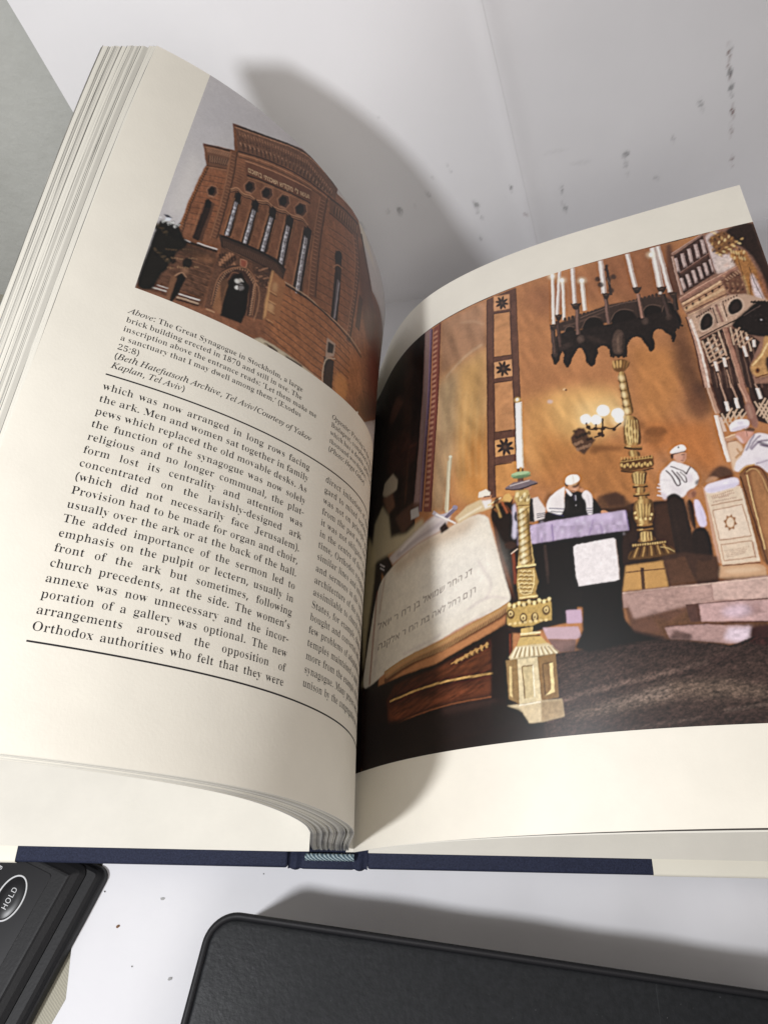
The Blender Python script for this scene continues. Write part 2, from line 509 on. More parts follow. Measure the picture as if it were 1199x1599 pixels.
# ------------------------------------------------------------------ type
GLYPH = {}
for ln in """ra|344|276 -6 20 13 16 21 5 14 6 -4 -8 -3 -22 0 -14 5 -2 5 -1 165 -3 34 -8 27 -13 21 -20 15 -30 8 -40 3 -43 -4 -34 -14 -23 -22 -7 -12 -5 -30 1 -13 6 -20 11 -11 18 0 13 10 6 18 -1 28 -17 26 10 12 21 7 30 3 20 -2 17 -4 15 -8 9 -10 7 -31 -3 -51 -64 -17 -44 -18 -32 -19 -21 -21 -11 -24 -4 -28 1 -20 14 -32 11 -11 15 -6 17 -3 34 5 76 39 28 -40 22 -5|123 39 -17 17 -5 28 11 39 33 28 64 18 6 -106 -33 -22 -21 -7
ia|342|75 -6 23 11 22 17 24 25 24 31 22 39 -22 -75 -2 -19 3 -17 10 -12 16 -3 30 9 32 26 36 46 -11 9 -38 -40 -11 -5 -5 1 -4 7 4 27 66 239 -54 0 -8 -29 -6 20 -17 12 -26 4 -32 -4 -31 -14 -31 -24 -30 -30 -23 -33 -20 -37 -14 -37 -8 -37 -3 -37 2 -21 13 -34 26 -16 18 -2|67 38 -9 13 -3 22 5 49 30 89 17 29 18 25 19 18 21 11 20 4 18 -5 10 -13 4 -23 -1 -17 -8 -39 -15 -40 -20 -39 -23 -34 -35 -39 -23 -13 -10 -2
rb|361|48 -11 57 39 62 -34 26 -4 24 2 22 8 22 13 18 17 29 45 15 58 2 33 -6 55 -18 45 -12 18 -31 26 -17 6 -20 2 -26 -4 -64 -35 -5 176 -106 0 1 -16 30 -11 8 -21 -4 -418|149 20 -21 18 -7 31 0 173 12 20 12 8 25 9 40 -2 22 -10 14 -16 9 -23 6 -31 0 -83 -5 -37 -8 -28 -16 -19 -21 -12 -28 -4
ib|340|111 -7 29 7 53 25 46 38 37 47 13 27 11 27 8 54 -3 28 -9 24 -15 20 -18 15 -24 9 -25 3 -41 -7 -37 -22 -32 -36 61 228 0 4 -9 4 -51 -13 -52 -7 -5 -14 37 -3 5 -8 0 -19 -97 -388 3 -11 9 -11 30 -17 22 -5|71 14 -14 9 -5 23 33 121 12 35 14 28 16 23 19 16 20 10 20 3 17 -2 14 -6 20 -24 6 -18 1 -21 -2 -29 -7 -31 -29 -62 -18 -26 -21 -22 -24 -17 -24 -10 -24 -4
rc|293|200 -2 38 23 30 39 3 12 -12 -19 -27 -11 -28 -4 -32 4 -27 13 -22 21 -16 29 -9 37 -3 45 7 61 25 37 40 12 25 -3 17 -8 5 -15 2 -46 7 -16 14 -5 13 5 7 14 3 22 -2 20 -7 18 -11 15 -17 12 -22 7 -26 2 -26 -2 -23 -8 -21 -12 -20 -17 -17 -20 -13 -23 -10 -27 -9 -60 2 -30 6 -27 21 -48 14 -19 17 -15 19 -12 19 -7 21 -2
ic|298|147 0 47 26 46 45 -12 12 -37 -33 -35 -20 -34 -6 -17 2 -15 8 -12 13 -9 16 -6 20 -2 24 2 29 18 60 14 29 36 45 21 15 23 10 35 2 7 -3 1 -6 -16 -28 3 -20 11 -10 28 -2 15 10 6 8 4 21 -8 26 -11 10 -31 13 -20 1 -33 -3 -34 -10 -51 -31 -35 -35 -26 -41 -17 -44 -6 -44 3 -34 9 -29 15 -24 21 -17 24 -11 30 -3
rd|370|167 -5 62 44 5 -49 34 11 73 10 -1 17 -30 13 -7 19 4 395 -119 0 0 -16 21 -4 24 -12 6 -10 1 -12 -10 -121 -60 34 -24 4 -20 -2 -18 -7 -17 -12 -15 -16 -14 -20 -19 -51 -7 -63 2 -29 4 -27 19 -47 27 -34 16 -11 17 -7 18 -2|146 32 -19 10 -13 16 -8 25 -5 70 5 72 9 25 14 17 19 10 26 4 16 -2 13 -3 24 -14 9 -10 4 -10 0 -166 -15 -25 -25 -17 -29 -6
re|301|199 -1 38 28 31 46 3 13 -12 -24 -28 -15 -33 -5 -54 14 -33 41 -7 69 167 0 -5 7 -4 43 -9 35 -17 29 -21 21 -26 13 -32 4 -22 -2 -20 -7 -19 -11 -31 -35 -12 -23 -15 -53 -2 -30 7 -62 21 -50 30 -35 18 -11 20 -7 21 -2|99 203 6 52 19 31 35 11 22 -2 17 -7 10 -11 7 -16 3 -20 0 -26 -5 -23 -109 0
ie|287|116 -6 50 17 22 15 45 45 -12 11 -37 -31 -34 -18 -31 -6 -34 8 -20 23 -7 40 4 43 59 11 50 16 38 20 29 24 16 27 6 27 -7 28 -10 10 -13 7 -16 5 -19 1 -31 -3 -33 -11 -51 -34 -36 -37 -15 -21 -22 -46 -12 -45 2 -52 8 -26 15 -22 18 -15 23 -10 28 -3|75 184 22 45 26 36 29 24 28 8 12 -3 7 -8 3 -15 -4 -26 -12 -23 -19 -22 -28 -19 -34 -13 -40 -9
rf|214|187 0 0 16 -27 4 -14 6 -9 8 -5 13 4 230 55 0 0 33 -55 0 -5 96 7 24 10 7 15 5 17 1 30 -5 4 -9 -10 -19 -2 -19 4 -26 11 -9 6 -1 13 5 9 26 0 31 -15 29 -15 10 -18 7 -23 2 -32 -4 -26 -9 -19 -16 -15 -23 -10 -27 -8 -76 -36 0 0 -33 36 0 5 -222 -3 -20 -9 -10 -29 -8 -1 -17
if|199|-17 -147 28 23 24 39 23 56 34 126 37 185 79 0 4 23 -78 0 16 78 15 48 18 27 23 10 12 -4 3 -5 -5 -24 3 -15 9 -10 15 -3 19 4 12 11 2 30 -6 12 -22 18 -16 4 -16 2 -30 -4 -27 -13 -25 -21 -23 -29 -17 -37 -20 -79 -63 0 -6 -23 64 0 -65 -342 -16 -48 -18 -22 -12 -3 -4 2 -1 6 5 17 -3 12 -8 8 -13 2 -15 -3 -10 -11 -2 -16 5 -20 17 -13 23 -5
rg|327|195 -137 39 9 29 15 20 21 12 25 4 30 -5 36 -5 14 -7 11 -12 9 -37 12 -119 6 -22 8 -8 12 2 9 15 14 13 6 27 4 51 0 18 4 17 8 13 9 22 26 7 16 5 36 -2 23 -6 22 -13 20 52 0 0 36 -75 0 -49 13 -47 0 -20 -5 -36 -17 -13 -13 -11 -14 -13 -36 -2 -20 7 -43 23 -34 50 -25 -34 -12 -18 -12 -13 -12 -7 -13 -5 -15 -1 -16 3 -21 11 -19 31 -16 -39 -12 -13 -16 -3 -21 3 -17 7 -16 15 -14 22 -10 30 -6 38 -2|137 127 -17 7 -11 12 -8 17 -4 48 5 49 7 16 11 12 17 7 41 0 17 -7 11 -12 6 -16 4 -49 -4 -48 -6 -17 -11 -12 -17 -7 -21 -3|131 -115 -25 4 -20 8 -25 19 -5 11 4 15 11 13 20 11 114 0 37 -3 28 -10 8 -8 2 -11 -15 -28 -42 -17 -62 -5
ig|286|94 -153 54 13 23 11 18 13 16 16 11 19 7 20 2 21 -3 24 -10 20 -17 16 -49 25 -62 21 -17 11 -5 10 3 9 18 19 27 -3 25 2 45 15 19 12 17 14 15 18 10 20 7 21 2 22 -5 29 45 0 0 32 -52 1 -70 20 -42 -1 -25 -5 -42 -22 -32 -33 -11 -20 -8 -42 5 -30 18 -25 25 -19 -45 -46 -7 -18 3 -13 11 -11 16 -9 -48 -29 -30 -34 -10 -36 4 -21 10 -20 18 -16 23 -12 29 -8|87 136 -14 17 -5 29 2 21 10 38 19 31 23 22 25 7 22 -6 14 -17 6 -29 -5 -40 -14 -36 -20 -26 -13 -10 -26 -7|29 -124 -27 23 -9 37 6 30 20 26 33 25 66 -22 35 -19 9 -8 11 -17 1 -11 -11 -39 -33 -24 -55 -8
rh|381|168 0 -1 16 -27 10 -9 17 1 192 21 20 24 12 25 4 18 -1 14 -5 10 -7 7 -24 1 -178 -4 -22 -15 -13 -23 -5 4 0 0 -16 137 0 -1 16 -26 10 -7 7 -3 10 -1 169 -8 59 -22 35 -41 12 -30 -5 -70 -46 -6 188 -105 0 1 -15 28 -11 9 -17 0 -369 -4 -10 -7 -7 -27 -10 -1 -16
ih|402|332 -3 27 12 29 23 -14 20 -29 -14 -14 -1 -12 3 -7 10 -2 39 3 24 32 149 3 29 -8 42 -25 26 -41 8 -45 -10 -42 -30 -38 -51 -5 0 19 74 34 161 -126 0 -7 -30 32 -3 15 -11 5 -23 -93 -445 65 0 38 173 10 32 16 34 23 33 25 28 26 17 25 6 16 -4 9 -13 3 -29 -35 -177 -3 -27 2 -31 5 -16 11 -15 12 -10 16 -6 17 -2
ri|198|110 364 8 4 12 19 4 25 -1 14 -8 23 -7 8 -8 5 -19 0 -14 -13 -5 -11 -4 -12 0 -27 15 -31 18 -6|168 0 -1 16 -27 10 -8 17 4 267 -103 0 0 -17 15 -4 12 -4 6 -7 3 -11 0 -224 -11 -17 -27 -10 -1 -16
ii|177|132 394 9 3 14 13 3 27 -3 9 -15 13 -8 4 -19 0 -16 -10 -6 -8 -4 -9 0 -17 4 -9 14 -13 17 -4|68 0 35 27 39 47 -12 11 -44 -46 -14 -6 -7 2 -4 6 -1 17 5 21 68 226 -1 8 -8 4 -47 -9 -58 -8 -4 -14 16 0 18 -5 8 -9 1 -11 -49 -175 -11 -50 4 -28 12 -13 19 -4
rk|359|168 0 -1 16 -27 10 -9 17 2 91 32 13 86 -104 5 -11 -5 -9 -33 -7 5 0 0 -16 141 0 -1 16 -19 8 -11 10 -128 175 83 69 44 15 1 17 -115 0 0 -17 -9 0 23 -1 20 -5 9 -9 -3 -9 -18 -21 -99 -79 -5 286 -103 0 0 -16 28 -10 8 -17 0 -369 -4 -10 -7 -7 -28 -10 -1 -16
ik|339|232 -6 30 16 17 15 34 44 -12 11 -21 -24 -18 -15 -14 -4 -12 5 -11 13 -9 18 -50 120 113 82 28 13 28 4 4 15 -137 0 -7 -13 30 -7 3 -7 -4 -10 -30 -29 -109 -83 89 307 3 19 -8 4 -11 -1 -49 -12 -44 -6 -5 -15 32 -1 9 -6 3 -12 -1 -13 -118 -423 57 0 38 129 39 32 49 -119 17 -33 20 -15
rl|199|168 0 -1 16 -27 10 -5 7 -4 23 5 399 -104 0 0 -16 20 -5 9 -5 8 -18 0 -368 -11 -17 -27 -10 -1 -16
il|173|46 -6 15 6 35 26 20 20 19 26 -13 11 -23 -27 -18 -15 -13 -6 -9 6 -1 9 6 34 109 397 -1 4 -9 3 -48 -9 -56 -7 -3 -14 35 -6 7 -10 1 -16 -88 -327 -15 -66 1 -16 9 -16 16 -8
rm|554|165 0 -1 16 -26 11 -8 17 0 191 21 20 22 12 25 4 18 -1 15 -5 10 -7 7 -25 0 -189 -3 -10 -7 -8 -26 -10 -1 -16 133 0 -1 16 -26 10 -9 18 0 193 22 19 22 12 42 2 25 -12 5 -11 3 -30 -1 -173 -3 -10 -7 -8 -26 -10 -1 -16 135 0 -1 16 -27 10 -9 17 0 169 -8 59 -23 35 -39 12 -30 -6 -69 -51 -26 32 -21 19 -34 6 -27 -6 -70 -47 -6 45 -103 0 1 -16 28 -10 9 -18 0 -223 -4 -10 -7 -7 -27 -10 -1 -16
rn|381|168 0 -1 16 -27 10 -9 17 1 192 21 20 24 12 25 4 18 -1 14 -5 10 -7 7 -24 1 -178 -4 -22 -15 -13 -23 -5 4 0 0 -16 137 0 -1 16 -26 10 -7 7 -3 10 -1 169 -8 59 -22 35 -41 12 -30 -5 -70 -46 -6 43 -105 0 1 -16 28 -10 9 -18 0 -223 -4 -10 -7 -7 -27 -10 -1 -16
in|364|257 0 35 31 32 52 -12 9 -39 -51 -14 -6 -7 1 -5 13 6 30 45 153 6 37 -4 30 -14 13 -23 4 -23 -4 -25 -11 -28 -19 -30 -27 -33 -34 -30 -43 42 134 -4 5 -7 0 -72 -15 -35 -4 -3 -14 31 -2 10 -7 4 -12 -1 -11 -73 -253 57 0 35 106 17 37 19 31 34 45 36 36 23 15 18 5 9 -3 5 -6 -2 -32 -47 -184 -2 -32 9 -17 16 -9 9 -1
ro|336|194 -8 22 7 39 27 28 43 15 54 0 62 -15 55 -13 23 -34 35 -20 11 -23 7 -50 0 -23 -7 -21 -12 -18 -16 -28 -42 -10 -26 -5 -29 0 -60 5 -28 10 -26 28 -43 18 -16 21 -12 23 -7|145 14 -19 10 -13 15 -8 25 -5 63 1 79 4 39 7 26 14 15 18 10 25 3 23 -3 18 -10 14 -15 7 -26 6 -91 -5 -90 -8 -25 -13 -15 -18 -10 -24 -3
io|351|139 -6 33 11 32 17 21 14 37 36 15 21 24 45 13 46 2 22 -4 31 -10 27 -18 23 -22 17 -28 10 -33 3 -24 -2 -26 -6 -24 -10 -24 -14 -43 -37 -35 -44 -23 -51 -6 -25 -2 -26 3 -31 10 -27 18 -23 22 -17 28 -10 30 -3|97 14 -14 7 -10 10 -9 13 -5 18 1 53 20 68 16 33 18 27 19 24 22 17 22 10 20 4 31 -8 18 -23 7 -41 -12 -71 -19 -47 -27 -42 -30 -33 -17 -11 -18 -7 -17 -3
rp|371|185 -139 -2 17 -35 9 -8 6 -7 19 -2 30 11 90 59 -37 27 -5 18 2 19 8 16 12 27 36 19 51 6 61 -6 56 -18 48 -13 19 -13 15 -16 12 -17 7 -19 2 -30 -6 -63 -50 -7 47 -100 0 1 -15 28 -12 6 -8 3 -14 0 -341 -5 -27 -6 -6 -27 -10 -2 -16|168 33 -21 13 -16 23 1 166 17 24 22 14 27 5 26 -3 21 -10 12 -17 7 -25 6 -69 -6 -70 -9 -25 -14 -17 -20 -10 -26 -4
ip|340|74 -150 5 13 -34 3 -8 3 -11 10 -1 8 26 117 12 -7 18 -4 46 1 26 7 25 11 24 16 22 18 40 46 28 52 16 55 2 27 -3 26 -7 22 -13 19 -17 14 -20 8 -24 2 -40 -7 -38 -22 -35 -37 19 55 0 7 -4 3 -110 -17 -4 -15 37 -4 6 -9 -1 -22 -92 -353 -14 -21 -24 -9 -20 -2 -4 -14|80 14 -11 10 -5 16 4 24 25 98 12 35 15 30 17 25 20 18 21 11 21 4 25 -7 16 -19 6 -31 -6 -50 -16 -50 -11 -23 -27 -42 -15 -18 -17 -14 -18 -12 -17 -6 -18 -3
rr|287|185 0 -1 16 -35 9 -11 7 -5 10 -1 150 7 36 20 24 13 6 17 2 24 -5 28 -32 14 1 11 10 6 32 -1 15 -8 23 -16 13 -13 1 -24 -7 -26 -23 -12 -16 -31 -20 -7 58 -101 0 0 -17 26 -8 7 -7 3 -11 0 -224 -11 -17 -27 -10 -1 -16
ir|224|42 -1 35 111 43 88 50 69 3 -15 12 -9 15 -4 20 6 8 7 10 19 0 21 -7 16 -7 5 -16 4 -32 -15 -41 -46 -45 -76 37 132 -3 4 -11 1 -99 -19 -3 -15 28 -3 11 -6 3 -6 0 -21 -68 -248
rs|288|177 -7 21 9 18 16 13 21 8 26 3 30 -6 41 -17 29 -14 13 -100 54 -9 8 -5 9 -1 10 7 19 9 8 14 6 31 4 21 -2 20 -6 18 -11 15 -15 12 -18 3 -22 -6 0 0 97 7 0 0 -8 -12 -5 -13 -1 -15 1 -27 8 -24 5 -33 -3 -21 -10 -17 -15 -13 -21 -7 -23 -3 -27 2 -18 4 -17 8 -16 26 -27 94 -50 15 -16 6 -18 -2 -12 -7 -11 -25 -15 -35 -5 -24 2 -22 9 -19 13 -17 18 -13 22 -2 26 5 0 0 -114 -6 0 1 10 14 6 16 2 20 -3 42 -14 16 -2
is|248|97 -8 34 12 26 21 11 14 12 32 1 29 -6 22 -11 22 -69 101 -1 25 9 16 17 11 10 1 32 -10 20 -27 12 -48 14 0 14 102 -14 0 -7 -10 -8 -2 -53 14 -40 -2 -21 -8 -17 -12 -14 -16 -8 -20 -2 -32 16 -42 60 -83 10 -33 -7 -31 -19 -20 -12 -5 -15 -2 -17 3 -16 8 -22 31 -11 53 -13 1 -16 -112 16 0 3 6 11 4 39 -11
rt|228|158 -1 27 25 25 51 -2 -19 -17 -12 -22 -4 -15 1 -20 10 -4 8 -3 23 5 197 64 0 0 31 -64 0 0 114 5 0 -5 -17 -31 -38 -65 -69 -4 -21 28 0 5 -208 6 -45 17 -27 14 -6 21 -2
it|187|67 -1 33 26 36 43 -12 12 -40 -43 -12 -5 -6 1 -3 4 -1 16 59 229 57 0 7 23 -57 0 25 88 -18 0 -36 -48 -37 -31 -42 -16 -3 -16 47 0 -61 -226 -4 -30 3 -19 12 -12 19 -4
ru|375|147 -9 31 12 26 23 30 14 4 -50 35 13 75 10 0 17 -30 9 -7 7 -3 10 4 254 -111 0 0 -16 22 -5 11 -6 7 -8 4 -12 -1 -197 -20 -17 -22 -10 -40 -2 -24 9 -12 17 -1 11 5 236 -107 0 0 -16 20 -5 10 -7 6 -8 3 -12 1 -165 7 -59 9 -21 11 -15 17 -9
iu|364|73 -5 27 14 28 22 30 31 31 41 30 49 -31 -110 2 -35 13 -12 19 -4 36 9 34 28 34 47 -11 10 -22 -29 -19 -17 -14 -6 -7 2 -5 12 4 26 64 237 -56 0 -21 -73 -30 -66 -34 -55 -52 -61 -31 -19 -13 -3 -10 3 -6 6 -2 12 8 40 61 218 -5 5 -11 0 -43 -9 -57 -7 -3 -15 28 -1 7 -3 7 -9 1 -14 -4 -24 -38 -137 -10 -52 1 -22 10 -21 9 -7 24 -5
rv|306|150 -10 94 253 20 36 27 16 2 15 -78 0 1 -16 34 -10 8 -12 0 -5 -73 -145 -72 146 -1 8 6 10 17 6 20 2 -3 0 0 16 -143 0 1 -17 16 -5 10 -7 12 -20
iv|297|76 -9 85 93 63 78 38 64 13 49 -1 12 -8 20 -16 10 -10 1 -17 -3 -12 -11 -3 -22 6 -13 23 -25 -3 -21 -11 -23 -61 -82 -52 -59 -11 200 -8 42 -11 16 -3 0 -81 -17 -4 -15 22 -2 12 -7 11 -19 10 -63 13 -203
rw|435|130 -10 94 207 75 -207 -5 0 106 278 12 16 8 6 12 3 1 17 -65 0 2 -17 27 -7 7 -11 -6 -19 -63 -115 -56 128 0 7 6 9 25 8 1 17 -131 0 0 -16 13 -2 15 -9 20 -48 -61 -108 -65 130 -5 16 6 13 24 7 -1 17 -125 0 1 -18 17 -8 14 -19
rx|319|106 0 0 15 7 0 -21 2 -18 6 -6 11 2 8 13 19 56 53 48 -55 8 -11 7 -18 -1 -4 -7 -4 -28 -6 1 -16 140 0 1 16 -17 5 -14 15 -96 148 81 91 35 21 2 14 -86 0 1 -17 36 -9 -1 -12 -12 -15 -55 -51 -48 54 -11 20 7 8 27 6 0 16 -141 0 2 -17 25 -14 14 -16 83 -127 -65 -80 -20 -19 -36 -22 -2 -15
ry|300|66 -139 21 8 9 9 29 45 124 335 14 23 24 12 1 17 -73 0 0 -17 31 -7 7 -5 2 -11 -9 -29 -61 -122 -74 153 2 9 6 5 31 7 0 17 -143 0 0 -17 -10 0 23 -2 20 -16 117 -280 -16 -50 -6 -10 -19 -23 -14 -8 -15 -3 -27 5 -3 7 0 22 -8 21 -6 3 -15 0 -11 -12 -7 -31 1 -16 11 -25 18 -14
iy|270|-31 -152 13 5 27 21 48 50 63 87 70 111 43 81 14 38 4 32 -4 23 -6 9 -16 10 -20 1 -14 -7 -5 -6 -4 -15 7 -21 19 -15 5 -8 2 -11 -4 -20 -13 -27 -75 -128 -6 44 -30 156 -16 53 -8 6 -9 0 -55 -15 -22 -2 -3 -14 16 -1 20 -10 17 -31 50 -251 -61 -83 -15 -13 -10 -5 -39 11 -16 -3 -12 -10 -3 -15 4 -16 13 -10 18 -3
rA|437|116 0 0 18 7 0 -33 3 -24 11 -8 16 1 15 34 69 170 0 26 -51 11 -35 -10 -16 -26 -9 -22 -3 -1 -18 190 0 -1 18 -20 7 -12 9 -10 13 -20 40 -153 379 -159 -411 -21 -25 -32 -12 0 -18|177 319 79 -158 -157 0
iA|463|76 -1 5 15 -29 2 -14 7 -4 13 3 12 80 101 16 8 154 0 -4 -79 -6 -40 -6 -11 -9 -7 -14 -5 -19 -1 -6 0 -4 -15 191 0 3 15 -35 5 -11 6 -11 18 14 433 -15 0 -356 -419 -26 -24 -27 -14 -29 -5 -4 -15|297 366 -9 -182 -143 -1
rB|443|237 0 51 4 41 11 32 20 22 26 14 32 4 39 -11 53 -38 38 -82 24 69 21 30 34 10 49 -15 58 -51 35 -94 11 -192 0 0 -16 31 -6 21 -12 10 -20 3 -32 -2 -309 -5 -16 -10 -12 -46 -15 -1 -17|165 391 1 15 8 19 10 5 32 4 27 -3 23 -7 17 -12 11 -17 6 -22 2 -28 -3 -31 -9 -24 -15 -18 -23 -11 -29 -7 -34 -2 -19 0|205 25 -28 8 -11 18 4 180 64 -3 31 -7 24 -13 16 -20 10 -26 3 -34 -2 -33 -7 -26 -12 -20 -20 -14 -25 -8
iB|439|171 -1 40 2 36 6 33 10 28 13 24 17 21 20 14 24 8 26 3 28 -9 47 -27 36 -43 23 62 26 39 39 12 49 -17 56 -52 34 -87 11 -172 0 -5 -16 18 -1 22 -7 9 -12 2 -10 -6 -35 -90 -332 -16 -25 -11 -8 -38 -6 -5 -15|183 260 -16 3 -2 6 35 132 6 18 9 14 8 6 19 2 59 -8 27 -25 10 -39 -4 -33 -13 -26 -19 -22 -29 -16 -35 -9|138 22 -21 4 -6 4 -4 14 1 14 44 164 6 10 5 2 64 0 26 -7 20 -11 14 -17 9 -20 3 -27 -4 -38 -13 -31 -20 -26 -29 -20 -36 -11
iC|471|256 -8 36 8 32 14 31 19 59 58 -15 13 -52 -47 -54 -28 -57 -9 -36 4 -32 14 -26 23 -19 30 -12 38 -4 46 2 36 6 36 25 66 16 29 20 27 21 24 24 20 53 29 26 7 28 3 29 -3 23 -9 19 -14 13 -19 9 -24 3 -40 0 -12 16 0 29 140 -17 0 -6 -9 -16 -8 -82 20 -27 2 -47 -5 -48 -14 -46 -23 -28 -20 -52 -48 -22 -28 -34 -62 -11 -32 -7 -33 0 -69 8 -34 13 -30 18 -27 24 -22 27 -17 30 -13 35 -8 37 -2
rE|442|391 0 26 143 3 0 -6 -27 -14 -22 -17 -19 -40 -27 -51 -16 -30 -3 -51 -1 -30 7 -9 7 -5 11 -1 14 5 155 58 -4 35 -12 24 -25 8 -17 5 -21 -3 -25 -6 0 0 227 7 0 -2 -32 -10 -25 -15 -19 -21 -13 -26 -8 -54 -2 -5 142 1 22 3 7 16 9 32 4 60 -2 40 -8 32 -14 25 -20 16 -29 3 -37 -7 0 0 135 -359 0 1 -16 29 -6 17 -8 10 -12 6 -19 1 -316 -1 -21 -6 -16 -11 -11 -16 -8 -32 -5 0 -17
rG|508|326 -6 56 13 50 22 -2 118 5 14 10 10 14 6 28 5 1 16 -201 0 1 -16 35 -6 16 -6 13 -9 6 -15 2 -18 0 -57 -2 -18 -7 -14 -11 -12 -17 -8 -22 -5 -27 -1 -42 6 -37 18 -29 30 -21 43 -12 53 -4 65 14 119 46 72 76 24 50 -7 23 -10 20 -13 20 -16 34 -40 12 -23 5 -26 -4 0 0 157 3 0 2 -9 -11 -13 -30 -7 -19 2 -79 25 -34 2 -39 -3 -36 -10 -35 -17 -29 -22 -25 -28 -21 -33 -15 -37 -9 -41 -3 -45 3 -46 9 -42 15 -38 21 -33 26 -28 30 -23 35 -16 40 -10 44 -3
iG|541|305 -6 58 15 55 25 27 112 14 42 10 14 8 5 22 6 16 0 5 15 -196 0 -4 -15 48 -6 8 -5 5 -17 -29 -121 -7 -14 -10 -12 -17 -11 -40 -14 -23 -1 -43 4 -36 15 -29 23 -21 32 -13 40 -5 47 4 44 10 44 17 45 23 41 26 35 31 30 35 22 37 13 40 5 38 -4 31 -11 27 -18 21 -25 14 -30 9 -38 14 0 31 144 -14 0 -16 -21 -21 -6 -78 26 -60 7 -51 -5 -50 -13 -46 -22 -55 -42 -47 -54 -33 -62 -18 -64 -2 -33 3 -37 9 -34 15 -31 21 -27 26 -22 30 -18 35 -13 39 -7 42 -3
iH|520|153 -1 4 15 -40 8 -10 13 -1 14 44 171 4 8 6 4 12 1 171 0 13 -1 7 -5 -1 -15 -47 -167 -17 -22 -16 -6 -28 -3 -5 -15 189 0 4 15 -40 8 -10 13 -1 14 90 343 14 35 8 11 11 7 14 4 24 1 5 16 -189 0 -5 -16 19 -1 21 -7 10 -13 1 -10 -2 -21 -33 -124 -4 -9 -6 -4 -191 -1 -11 5 -2 10 38 137 17 26 26 11 22 1 4 16 -188 0 -5 -16 18 -1 22 -7 9 -13 2 -10 -6 -34 -93 -340 -18 -22 -16 -6 -28 -3 -5 -15
rI|261|234 0 -1 17 -46 14 -16 13 -5 20 1 341 6 14 13 8 45 12 1 16 -207 0 1 -16 32 -6 16 -6 11 -8 6 -14 1 -18 -1 -331 -7 -14 -12 -10 -46 -15 -1 -17
rJ|330|182 -48 42 51 14 86 2 310 8 20 10 7 43 13 1 16 -211 0 1 -16 37 -9 23 -12 10 -20 3 -31 -1 -364 -4 -16 -7 -12 -28 -14 -20 -1 -23 2 -16 7 -6 15 13 24 2 33 -3 11 -11 17 -17 6 -15 -7 -6 -7 -8 -23 -1 -15 1 -16 10 -29 20 -23 28 -15 35 -5
iK|454|159 -1 5 15 -45 7 -11 14 -1 11 5 29 40 149 7 8 5 -2 113 -167 8 -21 -1 -13 -8 -10 -18 -5 -19 0 -5 -15 202 0 4 15 -18 1 -14 5 -26 18 -12 15 -145 211 207 161 23 15 20 8 22 3 6 15 -166 0 -4 -16 26 -2 11 -5 3 -9 -5 -13 -11 -15 -188 -154 -5 -1 -3 5 1 7 36 133 14 35 18 15 36 4 5 16 -187 0 -5 -16 18 -1 22 -7 9 -13 2 -10 -6 -34 -93 -340 -18 -22 -16 -6 -28 -3 -5 -15
rL|426|391 0 23 154 4 0 -6 -29 -13 -25 -34 -37 -21 -14 -49 -16 -61 -5 -40 3 -20 9 -5 7 -4 21 0 311 3 28 5 9 16 14 49 9 0 16 -210 0 1 -16 45 -14 11 -11 5 -15 2 -318 -2 -22 -5 -16 -10 -11 -15 -8 -32 -7 -1 -17
rM|634|157 0 -1 17 -32 6 -16 7 -11 11 -7 16 -2 23 14 309 177 -389 179 399 14 -316 -2 -29 -10 -18 -9 -7 -42 -12 -1 -17 197 0 0 17 -30 6 -20 11 -10 20 -1 14 0 329 7 15 10 11 43 16 1 16 -147 0 -141 -313 -141 313 -149 0 1 -16 43 -11 16 -12 5 -20 0 -317 -1 -21 -7 -15 -11 -11 -16 -8 -30 -7 -1 -17
rO|525|292 -9 29 6 27 10 26 14 23 17 40 43 28 53 9 29 7 65 -2 33 -14 62 -13 28 -33 48 -20 19 -23 17 -52 23 -28 6 -62 0 -30 -6 -27 -10 -25 -14 -25 -17 -39 -43 -15 -25 -22 -57 -5 -32 0 -65 5 -32 22 -57 33 -48 21 -20 49 -31 26 -10 28 -6|224 18 -34 19 -28 30 -19 42 -11 54 -4 65 14 119 43 72 73 24 42 -6 35 -18 28 -30 18 -43 12 -53 3 -65 -13 -120 -44 -72 -72 -24
iO|516|250 -6 47 14 44 23 41 33 38 41 31 46 24 50 16 51 4 25 -1 58 -7 30 -12 28 -16 25 -21 20 -24 16 -28 12 -32 7 -35 3 -29 -2 -30 -6 -57 -23 -53 -35 -47 -45 -21 -26 -33 -57 -13 -29 -15 -61 -2 -30 3 -34 7 -30 12 -28 17 -25 21 -19 25 -16 28 -12 33 -7 35 -2|172 15 -26 11 -19 18 -16 24 -9 31 -3 38 4 49 11 50 18 50 33 61 39 50 22 20 23 16 47 18 24 3 28 -4 24 -10 19 -18 14 -23 9 -31 2 -37 -5 -60 -6 -31 -19 -59 -13 -28 -30 -50 -17 -22 -39 -37 -42 -25 -21 -6 -23 -2
rP|418|230 0 -1 17 -31 7 -16 8 -11 11 -5 16 4 147 119 3 38 12 29 19 20 26 12 30 4 36 -2 24 -14 42 -28 31 -18 11 -27 8 -39 6 -236 1 1 -16 45 -15 11 -11 5 -15 2 -317 -2 -22 -5 -16 -10 -11 -15 -8 -32 -7 -1 -17|165 398 4 20 8 6 39 7 29 -3 25 -8 19 -14 12 -19 6 -26 0 -64 -8 -26 -14 -18 -22 -13 -29 -8 -64 -2
